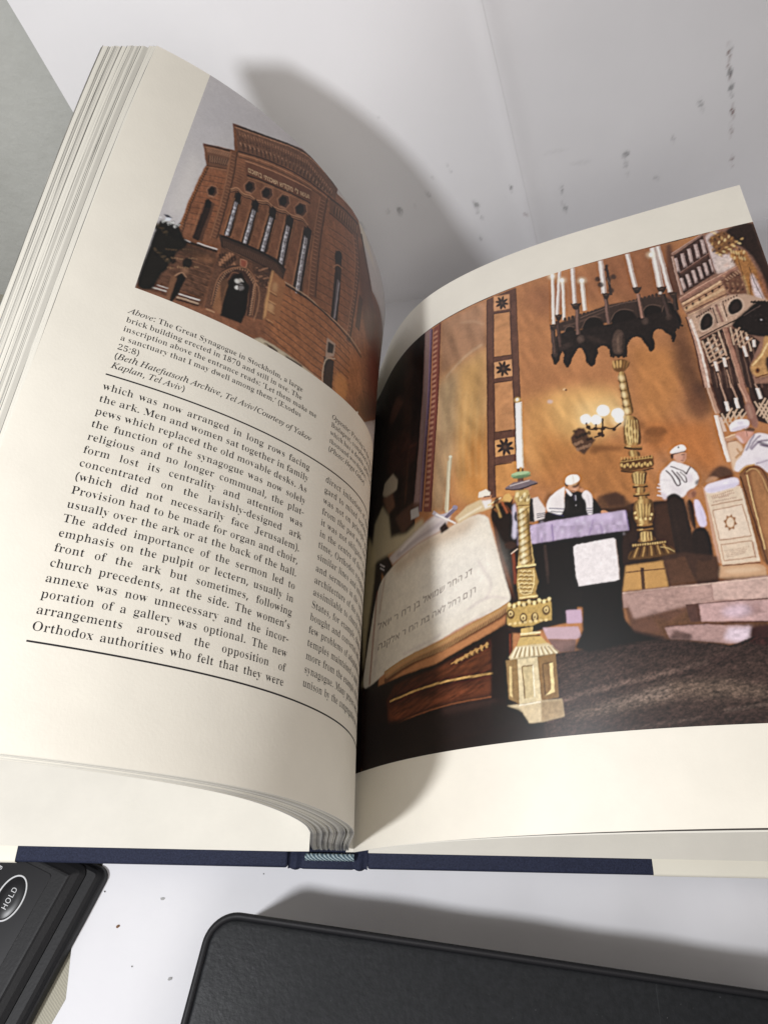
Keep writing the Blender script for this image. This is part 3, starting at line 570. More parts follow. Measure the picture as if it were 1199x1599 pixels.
iP|403|162 -1 5 15 -21 1 -26 6 -12 13 -1 12 2 18 41 154 9 3 98 2 33 6 31 10 26 13 22 17 18 19 13 23 8 24 2 26 -15 58 -48 35 -80 12 -183 0 -5 -16 18 -1 22 -7 9 -12 2 -11 -6 -34 -91 -334 -16 -25 -25 -10 -23 -2 -5 -15|179 244 -16 3 -1 13 44 160 10 17 16 6 40 -2 21 -6 17 -11 11 -14 7 -21 2 -25 -3 -35 -12 -29 -19 -24 -27 -18 -34 -11
rS|390|51 -11 -3 8 3 6 24 9 22 -1 54 -17 31 -4 41 2 26 6 25 10 20 13 17 17 14 20 9 22 6 26 2 27 -8 55 -16 31 -28 28 -19 13 -112 54 -34 22 -13 13 -8 15 -1 16 3 18 8 15 15 13 18 11 22 6 25 2 43 -7 20 -9 19 -12 31 -32 24 -42 1 -24 -5 0 0 147 3 0 2 -12 -14 -7 -16 -2 -21 2 -39 11 -44 8 -36 -2 -21 -5 -18 -10 -16 -12 -14 -16 -20 -40 -6 -49 3 -30 7 -26 13 -23 20 -22 26 -21 98 -50 33 -20 21 -23 8 -28 -4 -20 -8 -18 -15 -15 -20 -12 -26 -7 -26 -2 -37 4 -33 11 -28 20 -23 27 -17 36 -7 45 3 0 0 -169
rT|423|316 0 -1 17 -33 6 -18 7 -11 11 -5 17 -2 23 5 352 20 0 70 -13 48 -38 15 -65 -6 0 0 138 -375 0 0 -137 -5 0 1 34 13 28 21 23 27 17 32 10 56 3 5 -352 -2 -22 -6 -17 -11 -11 -17 -8 -32 -6 -1 -17
iT|420|262 -1 5 15 -44 3 -10 3 -7 6 -6 17 1 13 101 373 4 7 12 4 56 -2 21 -5 14 -9 9 -12 5 -18 1 -45 16 0 23 117 -390 0 -31 -114 18 -1 8 21 18 31 24 21 17 7 41 8 44 1 14 -6 2 -9 -91 -336 -12 -35 -12 -21 -8 -8 -19 -8 -35 -3 -3 -15
iY|412|255 -1 5 14 -51 5 -9 5 -5 17 4 26 38 139 175 197 45 40 26 7 5 17 -163 0 -5 -16 43 -6 11 -9 1 -8 -5 -17 -40 -51 -106 -123 -62 183 4 20 16 8 33 3 5 16 -204 0 -5 -16 31 -3 10 -4 11 -6 16 -20 16 -30 70 -186 -37 -135 -12 -31 -5 -7 -17 -9 -43 -6 -5 -14
r0|375|221 -3 28 10 23 17 19 23 16 29 13 34 14 83 2 47 -2 48 -6 43 -8 39 -13 35 -15 28 -20 23 -22 17 -28 10 -33 3 -36 -3 -28 -10 -23 -17 -20 -23 -16 -28 -11 -34 -13 -82 -2 -48 7 -91 19 -74 16 -28 20 -24 23 -17 28 -10 35 -4|157 43 -22 18 -12 30 -8 40 -5 109 5 109 8 41 12 29 22 18 32 6 31 -6 22 -18 12 -29 6 -41 4 -49 0 -119 -10 -90 -12 -30 -23 -18 -31 -6
r1|375|331 0 0 36 -59 1 -15 4 -10 6 -9 19 4 416 -58 0 -64 -50 -21 -12 -57 -24 6 -27 14 -22 14 1 21 17 27 31 36 20 10 -352 -4 -11 -7 -8 -12 -5 -26 -4 -44 0 0 -36
r2|375|329 0 4 141 -17 0 0 -21 -6 -13 -9 -12 -24 -16 -32 -5 -174 0 131 121 62 67 25 36 9 16 10 30 3 31 -4 32 -11 27 -18 22 -26 17 -35 10 -43 3 -54 -5 -22 -7 -32 -20 -17 -28 -6 -30 2 -22 6 -17 9 -13 14 -8 27 -7 -4 35 4 29 10 23 14 16 22 10 27 3 20 -2 18 -6 14 -10 10 -14 6 -18 0 -46 -8 -42 -19 -41 -14 -21 -40 -47 -121 -129 -4 -69
r5|375|183 -6 39 7 35 15 30 24 11 16 19 40 4 24 2 28 -4 44 -14 36 -23 28 -30 20 -39 11 -46 4 -83 -10 10 125 151 0 23 -3 11 -4 10 -11 2 -31 16 0 -3 123 -231 0 -19 -233 18 -12 41 11 34 1 30 -3 26 -8 22 -13 16 -20 10 -25 2 -56 -5 -21 -7 -18 -11 -14 -12 -11 -15 -8 -31 -9 -38 1 -33 10 -23 19 -14 37 5 13 -17 -12 -5 -8 -3 -26 4 -27 14 -24 28 -19 45 -10
r7|375|159 0 177 447 5 33 -296 0 -3 -142 17 0 -2 34 9 19 20 12 26 3 191 0 -178 -406
r8|375|231 -3 38 12 30 20 22 26 13 33 4 39 -3 26 -6 24 -12 22 -19 21 -27 20 -44 20 34 14 21 15 16 16 11 17 6 22 2 25 -3 32 -11 28 -15 24 -24 18 -32 12 -41 3 -33 -2 -29 -6 -23 -9 -17 -13 -14 -15 -17 -37 -5 -40 2 -25 6 -23 10 -20 15 -20 18 -17 32 -17 -36 -15 -23 -16 -17 -18 -13 -20 -7 -23 -3 -28 7 -44 19 -39 35 -28 25 -10 27 -6 33 -2|172 294 -36 24 -12 15 -9 18 0 41 6 18 10 16 15 12 19 7 22 2 32 -5 24 -14 16 -21 8 -37 -1 -20 -5 -18 -7 -15 -11 -13 -15 -11 -24 -10|161 34 -23 8 -19 14 -14 18 -9 21 -1 47 17 36 27 27 23 11 41 -16 48 -30 16 -16 8 -18 4 -20 -2 -24 -9 -20 -14 -17 -19 -13 -23 -8
p.|180|100 -8 19 9 7 9 6 26 -2 15 -4 12 -16 14 -10 3 -21 0 -19 -9 -6 -8 -6 -27 2 -14 10 -21 9 -6 20 -4
p,|180|71 -87 43 107 15 51 -5 7 -63 0 -8 -51 -25 -114
p:|180|100 279 19 10 7 8 6 27 -2 15 -4 12 -16 14 -10 3 -21 0 -19 -9 -6 -8 -6 -27 2 -15 4 -12 15 -14 10 -4|100 -8 19 9 7 9 6 26 -2 15 -4 12 -16 14 -10 3 -21 0 -19 -9 -6 -8 -6 -27 2 -14 10 -21 9 -6 20 -4
p-|216|189 154 0 52 -162 0 0 -52
p(|201|181 -106 -29 43 -23 46 -19 49 -13 50 -8 51 0 105 8 51 13 51 19 50 24 46 28 44 -55 0 -31 -43 -25 -46 -19 -49 -14 -51 -7 -53 -3 -54 3 -53 7 -52 14 -51 19 -48 25 -45 31 -41
p)|201|76 -106 31 41 25 45 19 48 13 51 8 52 3 53 -3 54 -8 53 -13 51 -19 49 -25 46 -31 43 -56 0 29 -44 24 -46 18 -50 13 -51 8 -51 3 -53 -3 -52 -8 -51 -13 -50 -18 -49 -24 -46 -28 -43
p/|250|64 0 179 480 -58 0 -178 -480
sH|517|125 0 0 232 267 0 0 -232 65 0 0 509 -65 0 0 -220 -267 0 0 220 -65 0 0 -509
sO|533|309 -3 39 10 36 18 31 24 27 30 22 36 16 42 10 46 3 51 -3 51 -10 47 -16 41 -22 36 -27 30 -31 25 -36 17 -39 11 -42 4 -42 -4 -39 -11 -36 -17 -31 -25 -27 -30 -22 -36 -17 -41 -9 -47 -4 -51 4 -51 9 -46 17 -42 22 -36 27 -30 31 -24 36 -18 39 -10 42 -4|237 55 -27 8 -26 13 -23 18 -36 50 -12 32 -7 37 -3 41 3 41 7 37 12 32 17 28 19 23 23 18 26 12 27 8 30 3 29 -3 28 -7 25 -13 23 -18 20 -23 16 -27 12 -33 8 -37 0 -82 -8 -37 -12 -32 -16 -28 -20 -22 -23 -18 -25 -13 -28 -8
sL|393|361 0 0 57 -236 0 0 452 -65 0 0 -509
sD|502|268 3 44 11 39 17 33 23 27 29 22 36 16 40 9 46 4 50 -4 51 -9 45 -16 40 -21 35 -27 29 -32 23 -38 17 -42 10 -48 4 -132 0 0 -57 128 0 37 -3 33 -8 29 -13 24 -18 20 -22 15 -27 11 -32 7 -35 2 -39 -2 -39 -7 -35 -11 -32 -16 -27 -20 -23 -25 -18 -30 -13 -34 -8 -39 -3 -119 0 0 -57 123 0|60 509 0 -509 65 0 0 509
sk|381|110 137 0 75 11 0 163 167 76 0 -176 -180 -7 0|114 0 0 509 -61 0 0 -509|372 0 -181 229 -43 -43 146 -186
sg|425|237 -149 54 13 23 12 20 15 16 19 13 23 7 27 2 419 -59 0 0 -60 -5 0 -29 37 -26 17 -35 10 -52 -1 -28 -8 -26 -13 -22 -19 -19 -22 -16 -27 -12 -30 -7 -34 0 -75 7 -34 12 -30 16 -25 19 -22 48 -29 27 -7 52 -1 35 10 25 16 10 9 19 27 5 0 0 -74 -3 -28 -10 -24 -16 -17 -21 -12 -25 -8 -29 -2 -38 4 -15 5 -23 14 -30 33 -50 -28 8 -15 23 -26 32 -22 42 -14 51 -5|183 61 -20 5 -18 10 -27 28 -16 40 -6 49 2 25 4 23 16 41 27 30 18 10 19 6 45 0 20 -6 17 -10 15 -13 12 -16 16 -41 4 -23 0 -53 -11 -45 -22 -34 -14 -12 -18 -9 -19 -5
hא|486|446 0 -321 475 -85 0 321 -475|117 0 1 159 8 46 7 19 20 32 28 22 16 7 -21 54 -50 -23 -21 -17 -18 -20 -15 -23 -20 -57 -7 -72 0 -127|309 148 -24 52 31 18 12 12 11 15 15 36 8 45 0 149 73 0 0 -117 -7 -70 -8 -30 -26 -50 -17 -20 -20 -16 -23 -14
hב|435|280 0 0 309 -3 33 -8 26 -14 19 -19 12 -23 7 -189 2 0 67 167 0 50 -4 40 -12 31 -20 22 -29 14 -39 4 -48 0 -323|415 0 0 67 -391 0 0 -67
hג|278|24 -3 53 32 42 36 39 48 11 19 3 0 23 -132 59 0 -17 144 0 222 -3 35 -9 28 -15 21 -20 14 -23 8 -27 3 -97 0 0 -67 91 -1 20 -10 7 -10 5 -30 0 -83 -1 -24 -12 -48 -23 -44 -16 -21 -45 -40 -57 -28 0 -77
hד|419|326 0 0 436 -72 0 0 -436|399 408 0 67 -391 0 0 -67
hה|523|459 0 0 323 -5 48 -13 39 -22 29 -31 20 -41 12 -49 4 -230 0 0 -67 225 0 27 -2 23 -7 19 -12 13 -19 9 -26 3 -33 0 -309|140 0 0 284 -72 0 0 -284
hו|209|140 0 0 475 -72 0 0 -475
hז|241|152 0 1 315 5 23 17 34 21 23 25 19 0 61 -201 0 0 -67 120 0 -35 -35 -15 -29 -6 -19 -5 -45 0 -280
hח|539|68 475 0 -475 72 0 0 408 169 0 27 -2 23 -7 19 -12 14 -19 8 -26 3 -33 0 -309 72 0 0 323 -5 48 -13 39 -22 29 -31 20 -41 12 -49 4
hט|540|321 -7 39 9 36 16 31 23 25 28 21 34 15 39 9 45 3 84 -8 91 -14 49 -11 21 -15 18 -17 14 -22 10 -26 7 -52 1 -38 -8 -41 -15 0 -69 30 13 33 9 15 3 32 -1 15 -6 12 -9 9 -11 13 -31 7 -37 2 -41 -2 -78 -13 -62 -13 -26 -16 -21 -19 -17 -24 -13 -27 -7 -32 -3 -31 3 -28 7 -23 13 -20 17 -16 21 -21 55 -7 69 0 238 -72 0 2 -280 5 -39 8 -33 12 -30 32 -47 20 -18 48 -25 58 -12
hי|188|96 171 36 72 0 232 -72 0 0 -304
hך|437|381 -192 -2 468 -17 72 -15 29 -18 25 -21 21 -24 17 -55 23 -65 10 -152 2 0 -67 108 0 72 -7 21 -6 38 -20 16 -14 13 -18 11 -21 8 -26 7 -64 0 -424
hכ|433|178 0 45 4 39 10 34 18 30 23 24 29 18 34 14 38 8 40 3 44 -6 65 -8 30 -26 52 -18 22 -44 35 -57 23 -33 6 -35 2 -142 0 0 -67 134 0 49 -5 40 -14 31 -25 23 -33 13 -42 4 -52 -3 -47 -12 -41 -18 -35 -27 -26 -36 -16 -44 -5 -154 0 0 -67
hל|409|84 609 -72 0 0 -201 294 0 -151 -408 76 0 150 420 0 55 -297 0
hם|523|459 0 0 323 -5 48 -13 39 -22 29 -31 20 -41 12 -49 4 -242 0 0 -475|128 408 192 -2 23 -7 19 -12 13 -19 9 -26 3 -33 0 -242 -259 0
hמ|517|261 484 -34 -6 -41 -17 -21 -16 -33 -38 -16 68 -72 0 32 -146 -36 -329 72 0 33 293 7 29 21 47 15 18 18 15 20 10 24 7 26 2 33 -3 27 -11 20 -16 14 -23 8 -27 3 -31 0 -243 -136 0 0 -67 208 0 0 322 -2 30 -7 29 -11 25 -15 23 -20 19 -24 16 -27 11 -31 7
hן|236|172 -192 0 558 -3 35 -10 28 -15 21 -20 14 -24 8 -26 3 -58 0 0 -67 51 -1 12 -4 9 -6 10 -23 1 -566
hנ|318|254 0 0 366 -3 35 -9 28 -15 21 -21 14 -23 8 -27 3 -105 0 0 -67 85 0 14 -1 20 -10 7 -10 4 -13 1 -307 -158 0 0 -67
hס|546|318 -9 59 15 25 13 44 35 18 23 14 25 21 61 7 71 -3 47 -8 42 -14 38 -20 33 -25 28 -31 23 -36 16 -41 10 -47 4 -253 0 0 -67 59 0 -16 -79 -8 -89 2 -40 6 -37 9 -33 12 -29 34 -49 44 -35 26 -12 58 -14|235 58 -37 16 -27 28 -18 39 -11 48 -4 58 1 37 7 62 14 62 109 0 60 -7 26 -8 22 -13 19 -18 15 -22 12 -28 6 -35 2 -41 -3 -52 -12 -46 -9 -19 -25 -32 -33 -22 -20 -7 -48 -6
hע|488|165 0 44 2 39 6 34 10 30 13 48 34 20 21 16 23 24 49 15 51 11 76 18 190 -73 0 -17 -190 -12 -72 -20 -55 -30 -42 -39 -28 -49 -16 -59 -5 -145 0 0 -67|153 54 -98 421 73 0 96 -421
hף|468|411 -192 0 432 -1 34 -13 61 -11 27 -15 25 -17 22 -21 19 -24 16 -27 13 -29 10 -33 6 -212 2 0 -67 168 0 50 -5 41 -14 31 -25 23 -33 14 -42 4 -52 0 -429|151 171 30 2 0 67 -41 -1 -25 9 -19 18 -7 13 -8 32 -1 164 -72 0 0 -151 6 -56 8 -24 12 -22 33 -32 23 -11 25 -6
hפ|484|229 0 44 4 39 10 35 18 29 23 24 29 19 34 14 38 8 40 1 78 -13 61 -11 27 -32 47 -21 19 -24 16 -56 23 -33 6 -35 2 -147 0 0 -67 139 0 49 -5 40 -14 31 -25 22 -33 13 -42 5 -52 -4 -47 -11 -41 -19 -35 -27 -26 -35 -16 -44 -5 -189 0 0 -67|183 187 30 2 0 67 -41 -1 -25 9 -19 18 -7 13 -8 32 -1 148 -72 0 0 -135 7 -56 19 -45 15 -18 18 -15 23 -11 26 -6
hץ|384|181 -192 0 376 -101 291 -76 0 105 -283 0 -384|158 132 -6 65 88 29 23 19 16 27 9 36 16 167 72 0 -16 -173 -6 -31 -14 -41 -16 -24 -37 -29 -35 -16
hצ|448|345 6 -320 469 85 0 276 -422|386 0 0 53 -17 14 -349 0 0 -67|282 168 -24 53 34 20 25 32 14 45 4 36 1 121 72 0 -1 -133 -5 -34 -20 -56 -14 -23 -18 -20 -20 -16 -22 -14
hק|505|327 0 150 420 0 55 -413 0 0 -67 338 0 -151 -408|136 -193 0 483 -72 0 0 -483
hר|435|370 0 0 323 -4 48 -13 39 -22 29 -31 20 -41 12 -50 4 -197 0 0 -67 220 -2 23 -7 18 -12 14 -19 9 -26 2 -342
hש|564|241 0 43 2 38 7 33 10 30 15 26 17 22 20 20 22 30 47 20 51 16 73 21 211 -72 0 -23 -227 -8 -33 -24 -55 -15 -23 -17 -19 -41 -29 -47 -17 -52 -5 -101 0 -36 408 -72 0 42 -475|119 162 -5 65 67 21 27 12 19 17 14 25 8 31 13 142 72 0 -14 -151 -8 -37 -14 -33 -23 -28 -34 -23 -49 -19
hת|535|471 0 0 323 -5 48 -13 39 -22 29 -31 20 -41 12 -49 4 -279 0 0 -67 274 0 27 -2 23 -7 19 -12 14 -19 8 -26 3 -33 0 -309|61 0 39 4 30 12 23 20 16 28 9 36 3 44 0 295 -72 0 0 -299 -5 -41 -6 -14 -9 -10 -11 -6 -13 -2 -37 0 0 -67""".split('\n'):
    a = ln.split('|')
    loops = []
    for p in a[2:]:
        d = [int(v) for v in p.split()]
        xy = np.cumsum(np.array(d).reshape(-1, 2), axis=0)
        loops.append(xy)
    GLYPH[a[0]] = [int(a[1]), loops, None]
# quotation marks are raised commas
cm = GLYPH['p,']
cl = np.concatenate(cm[1]); mid = (cl.max(0)+cl.min(0))/2
GLYPH['p’'] = [cm[0], [l+np.array([0, 400]) for l in cm[1]], None]
GLYPH['p‘'] = [cm[0], [2*mid-l+np.array([0, 400]) for l in cm[1]], None]
def glyph(key):
    g = GLYPH[key]
    if g[2] is None:
        pts = []; edges = []; faces = []
        for lp in g[1]:
            b = len(pts)
            pts += [Vector((float(x), float(y))) for x, y in lp]
            edges += [(b+i, b+(i+1) % len(lp)) for i in range(len(lp))]
        v, e, f, _, _, _ = delaunay_2d_cdt(pts, edges, [], 2, 1e-4)
        v = np.array([(p.x, p.y) for p in v])
        def wind(c):
            n = 0
            for lp in g[1]:
                x, y = lp[:, 0], lp[:, 1]; x2, y2 = np.roll(x, -1), np.roll(y, -1)
                hit = ((y > c[1]) != (y2 > c[1])) & (c[0] < (x2-x)*(c[1]-y)/np.where(y2 == y, 1e-9, y2-y)+x)
                n += int(hit.sum())
            return n % 2 == 1
        f = [q for q in f if wind(v[list(q)].mean(0))]
        g[2] = (v, f)
    return g[0], g[2]
def key_of(c, style):
    if c in ".,:;-()'/\u2018\u2019": return 'p'+c
    k = style+c
    return k if k in GLYPH else 'r'+c
def lay_line(txt, size, width=None, space=175, style='r', xs=1.0):
    """returns glyph placements [(key, x, scale)] ; size = mm per 1000 units"""
    words = []; cur = []; it = style
    for c in txt:
        if c == '~': it = 'i' if it == 'r' else 'r'
        elif c == ' ': words.append(cur); cur = []
        else: cur.append(key_of(c, it))
    words.append(cur)
    nat = sum(GLYPH[k][0] for wd in words for k in wd)*size/1000.*xs
    sp = space*size/1000.
    if width and len(words) > 1:
        sp = (width-nat)/(len(words)-1)
        if sp < .13*size:
            xs *= (width-.13*size*(len(words)-1))/nat; sp = .13*size
    out = []; x = 0
    for wd in words:
        for k in wd:
            out.append((k, x, size/1000., xs)); x += GLYPH[k][0]*size/1000.*xs
        x += sp
    return out, it
def set_text(name, pg, lines, parent, lift=.05, mat=None):
    """lines = [(placements, left a, baseline t)] ; the text runs towards the gutter on the left page"""
    V = []; F = []; off = 0
    for pl, a0, t0 in lines:
        for k, x, sc, xs in pl:
            _, (v, f) = glyph(k)
            if not len(f): continue
            gx = x+v[:, 0]*sc*xs; gy = v[:, 1]*sc
            a = a0-gx if pg.side < 0 else a0+gx
            V.append(pg.at(a, t0+gy, lift)); F += [tuple(off+i for i in q) for q in f]; off += len(v)
    return mesh(name, np.concatenate(V), F, mat or m_ink.m, parent, True, BK)
def rule(pg, a0, a1, t, h, parent):
    a = np.linspace(a0, a1, 200)
    top = np.stack([pg.at(a, t+h/2, .05), pg.at(a, t-h/2, .05)], 1)
    V = top.reshape(-1, 3)
    return big_mesh('ruled_line', V, grid_faces(200, 2), m_ink.m, parent, True, BK)
BODY1 = ['which was now arranged in long rows facing',
    'the ark. Men and women sat together in family',
    'pews which replaced the old movable desks. As',
    'the function of the synagogue was now solely',
    'religious and no longer communal, the plat-',
    'form lost its centrality and attention was',
    'concentrated on the lavishly-designed ark',
    '(which did not necessarily face Jerusalem).',
    'Provision had to be made for organ and choir,',
    'usually over the ark or at the back of the hall.',
    'The added importance of the sermon led to',
    'emphasis on the pulpit or lectern, usually in',
    'front of the ark but sometimes, following',
    'church precedents, at the side. The women\u2019s',
    'annexe was now unnecessary and the incor-',
    'poration of a gallery was optional. The new',
    'arrangements aroused the opposition of',
    'Orthodox authorities who felt that they were']
BODY2 = ['direct imitations of church models. In re-',
    'gard to mixed seating, Orthodox opinion',
    'was not on principle opposed. Examples',
    'from the past were cited to show that',
    'it was not obligatory to have the bimah',
    'in the centre of the hall. By the same',
    'time, Orthodox synagogues adopted',
    'similar lines and introduced choirs',
    'and sermons in the vernacular, as the',
    'architecture of the synagogue was more',
    'assimilable to church design. In the',
    'States, for example, churches were',
    'bought and converted with rather',
    'few problems of adaptation, for the',
    'temples maintained a much closer and',
    'more from the example of the older',
    'synagogue. Many prayers were said in',
    'unison by the congregation as a whole']
CAP1 = ['~Above:~ The Great Synagogue in Stockholm, a large',
    'brick building erected in 1870 and still in use. The',
    'inscription above the entrance reads: \u2018Let them make me',
    'a sanctuary that I may dwell among them.\u2019 (Exodus',
    '25:8)',
    '~(Beth Hatefutsoth Archive, Tel Aviv/Courtesy of Yakov',
    'Kaplan, Tel Aviv)~']
CAP2 = ['~Opposite:~ Praying in the synagogue of',
    'Budapest, completed in the last century,',
    'which has a double gallery and seats three',
    'thousand worshippers.',
    '~(Photo: Hegyi Gabor)~']
C1, C2, CWID = 217.5, 127.6, 80.8
set_text('body_text', LP, [(lay_line(l, 5.98, CWID if i not in (99,) else None)[0], C1, 118.3-4.965*i) for i, l in enumerate(BODY1)], page_left)
set_text('body_text', LP, [(lay_line(l, 5.98, None, 235)[0], C2, 118.1-4.80*i) for i, l in enumerate(BODY2)], page_left)
def cap(lines, a, t, lead, s_r, s_i):
    out = []; st = 'r'
    for i, l in enumerate(lines):
        pl, st = lay_line(l, s_i if st == 'i' or l.startswith('~(') else s_r, None, 165, st)
        out.append((pl, a, t-lead*i))
    return out
set_text('caption_text', LP, cap(CAP1, 216.9, 150.9, 3.93, 4.92, 5.22), page_left)
set_text('caption_text', LP, cap(CAP2, 127.9, 148.3, 3.95, 4.92, 5.0), page_left)
rule(LP, 217.8, 46.8, 124.3, .55, page_left)
rule(LP, 217.8, 46.8, 30.6, .55, page_left)


# ------------------------------------------------------------------ the two printed photographs, drawn shape by shape in page millimetres
def lin(c):
    c = np.asarray(c, float)/255.
    return np.where(c <= .04045, c/12.92, ((c+.055)/1.055)**2.4)
def blur1(m, r):
    if r < .4: return m
    k = int(max(1, round(r*2.2))); x = np.arange(-k, k+1); g = np.exp(-x*x/(2*r*r)); g /= g.sum()
    for ax in (0, 1):
        p = np.pad(m, [(k, k) if i == ax else (0, 0) for i in (0, 1)], mode='edge')
        if ax == 0: m = sum(gv*p[i:i+m.shape[0]] for i, gv in enumerate(g))
        else: m = sum(gv*p[:, i:i+m.shape[1]] for i, gv in enumerate(g))
    return m
def value_noise(rng, shape, cx, cy):
    n, m = shape
    gx, gy = int(m/cx)+3, int(n/cy)+3
    g = rng.random((gy, gx))
    x = np.arange(m)/cx; y = np.arange(n)/cy
    xi, yi = x.astype(int), y.astype(int); fx, fy = x-xi, y-yi
    fx = fx*fx*(3-2*fx); fy = fy*fy*(3-2*fy)
    a = g[yi][:, xi]*(1-fx)+g[yi][:, xi+1]*fx
    b = g[yi+1][:, xi]*(1-fx)+g[yi+1][:, xi+1]*fx
    return a*(1-fy[:, None])+b*fy[:, None]
class Print:
    """a small scan-line plotter: paints polygons, strokes and grain into a linear colour array over a page rectangle"""
    def __init__(s, a0, a1, t0, t1, step, side):
        s.a0, s.a1, s.t0, s.t1, s.st = a0, a1, t0, t1, step
        s.side = side
        s.w = int(round((a1-a0)/step))+1; s.h = int(round((t1-t0)/step))+1
        s.im = np.zeros((s.h, s.w, 3)); s.rng = np.random.default_rng(11); s.mask = None
    def px(s, p):
        p = np.asarray(p, float)/10.
        x = (p[:, 0]-s.a0) if s.side > 0 else (s.a1-p[:, 0])
        return np.stack([x/s.st, (s.t1-p[:, 1])/s.st], -1)
    def fill(s, p, soft):
        pad = int(3+soft*2.5)
        x0, y0 = np.floor(p.min(0)).astype(int)-pad; x1, y1 = np.ceil(p.max(0)).astype(int)+pad
        x0, y0 = max(x0, 0), max(y0, 0); x1, y1 = min(x1, s.w-1), min(y1, s.h-1)
        if x1 <= x0 or y1 <= y0: return None
        ss = 2
        W, Hh = (x1-x0+1), (y1-y0+1)
        acc = np.zeros((Hh, W))
        xs = np.arange(W)+x0
        for sub in range(ss*2):
            yy = np.arange(Hh)+y0+(sub+.5)/(ss*2)-.5
            par = np.zeros((Hh, W+1)); cov = np.zeros((Hh, W))
            n = len(p)
            for i in range(n):
                ax, ay = p[i]; bx, by = p[(i+1) % n]
                if ay == by: continue
                lo, hi = (ay, by) if ay < by else (by, ay)
                rows = np.nonzero((yy >= lo) & (yy < hi))[0]
                if not len(rows): continue
                xc = ax+(bx-ax)*(yy[rows]-ay)/(by-ay)
                sg = 1.0 if by > ay else -1.0
                d = np.clip(xs[None]+.5-xc[:, None], 0, 1)
                cov[rows] += sg*d
            acc += np.clip(np.abs(cov), 0, 1)
        m = blur1(acc/(ss*2), soft)
        if s.mask is not None: m = m*s.mask[y0:y1+1, x0:x1+1]
        return m, slice(y0, y1+1), slice(x0, x1+1)
    def paint(s, p, col, alpha, soft):
        r = s.fill(p, soft)
        if r is None: return
        m, ys, xs = r
        m = (m*alpha)[..., None]
        s.im[ys, xs] = s.im[ys, xs]*(1-m)+col*m
    def stroke(s, p, w_, col, alpha, soft):
        d = np.diff(p, axis=0); L = np.maximum(np.hypot(d[:, 0], d[:, 1]), 1e-6)
        n = np.stack([-d[:, 1]/L, d[:, 0]/L], -1)
        nv = np.concatenate([n[:1], n[:-1]+n[1:], n[-1:]]); nl = np.maximum(np.hypot(nv[:, 0], nv[:, 1]), .5); nv = nv/nl[:, None]
        q = np.concatenate([p+nv*w_/2, (p-nv*w_/2)[::-1]])
        s.paint(q, col, alpha, soft)
    def grain(s, p, amp, sx, sy, ang, col, soft):
        r = s.fill(p, max(soft, 1.0))
        if r is None: return
        m, ys, xs = r
        g = 0
        if ang:
            n = max(m.shape)*2
            base = value_noise(s.rng, (n, n), max(sx, 1.), max(sy, 1.))
            an = math.radians(ang); jj, ii = np.meshgrid(np.arange(m.shape[1]), np.arange(m.shape[0]))
            u = (jj*math.cos(an)+ii*math.sin(an)) % (n-1); v = (-jj*math.sin(an)+ii*math.cos(an)) % (n-1)
            g = base[v.astype(int), u.astype(int)]
        else:
            g = .6*value_noise(s.rng, m.shape, max(sx, 1.), max(sy, 1.))+.4*value_noise(s.rng, m.shape, max(sx*.45, 1.), max(sy*.45, 1.))
        k = 1+amp*2.2*(g-.5)*m
        s.im[ys, xs] *= np.maximum(k, .1)[..., None]
    def run(s, src):
        for ln in src.split('\n'):
            h, pts = ln.split('|')
            f = h.split(',')
            op = f[0]
            col = lin([int(v) for v in f[1:4]])
            alpha = int(f[4])/100.; soft = int(f[5])/10./s.st
            ex = [float(v) for v in f[6:]]
            p = np.cumsum(np.array([int(v) for v in pts.split()]).reshape(-1, 2), axis=0)
            q = s.px(p)
            def round_off(c_, closed):
                for _ in range(2):
                    nx_ = np.roll(c_, -1, 0) if closed else c_[1:]
                    b_ = c_ if closed else c_[:-1]
                    r_ = np.stack([b_*.75+nx_*.25, b_*.25+nx_*.75], 1).reshape(-1, 2)
                    c_ = r_ if closed else np.concatenate([c_[:1], r_, c_[-1:]])
                return c_
            if op == 'q': s.paint(round_off(q, True), col, alpha, soft)
            elif op == 'c':
                s.mask = None; r = s.fill(round_off(q, True), 0)
                s.mask = np.zeros((s.h, s.w))
                if r is not None: s.mask[r[1], r[2]] = r[0]
            elif op == 'u': s.mask = None
            elif op == 'p': s.paint(q, col, alpha, soft)
            elif op == 'e':
                t = np.linspace(0, 2*np.pi, 18, endpoint=False)[:, None]
                s.paint(q[0]+np.cos(t)*(q[1]-q[0])+np.sin(t)*(q[2]-q[0]), col, alpha, soft)
            elif op == 'l': s.stroke(round_off(q, False) if len(q) > 2 else q, ex[0]/10./s.st, col, alpha, soft)
            elif op == 'h':
                k = len(q)//2; n = int(ex[1])
                def along(c):
                    L = np.concatenate([[0], np.cumsum(np.hypot(*np.diff(c, axis=0).T))]); u = np.linspace(0, L[-1], n+2)[1:-1]
                    return np.stack([np.interp(u, L, c[:, 0]), np.interp(u, L, c[:, 1])], -1)
                A_, B_ = along(q[:k]), along(q[k:])
                for i in range(n): s.stroke(np.array([A_[i], B_[i]]), ex[0]/10./s.st, col, alpha, soft)
            elif op == 'n': s.grain(q, alpha, ex[0]/10./s.st, ex[1]/10./s.st, ex[2], col, soft)
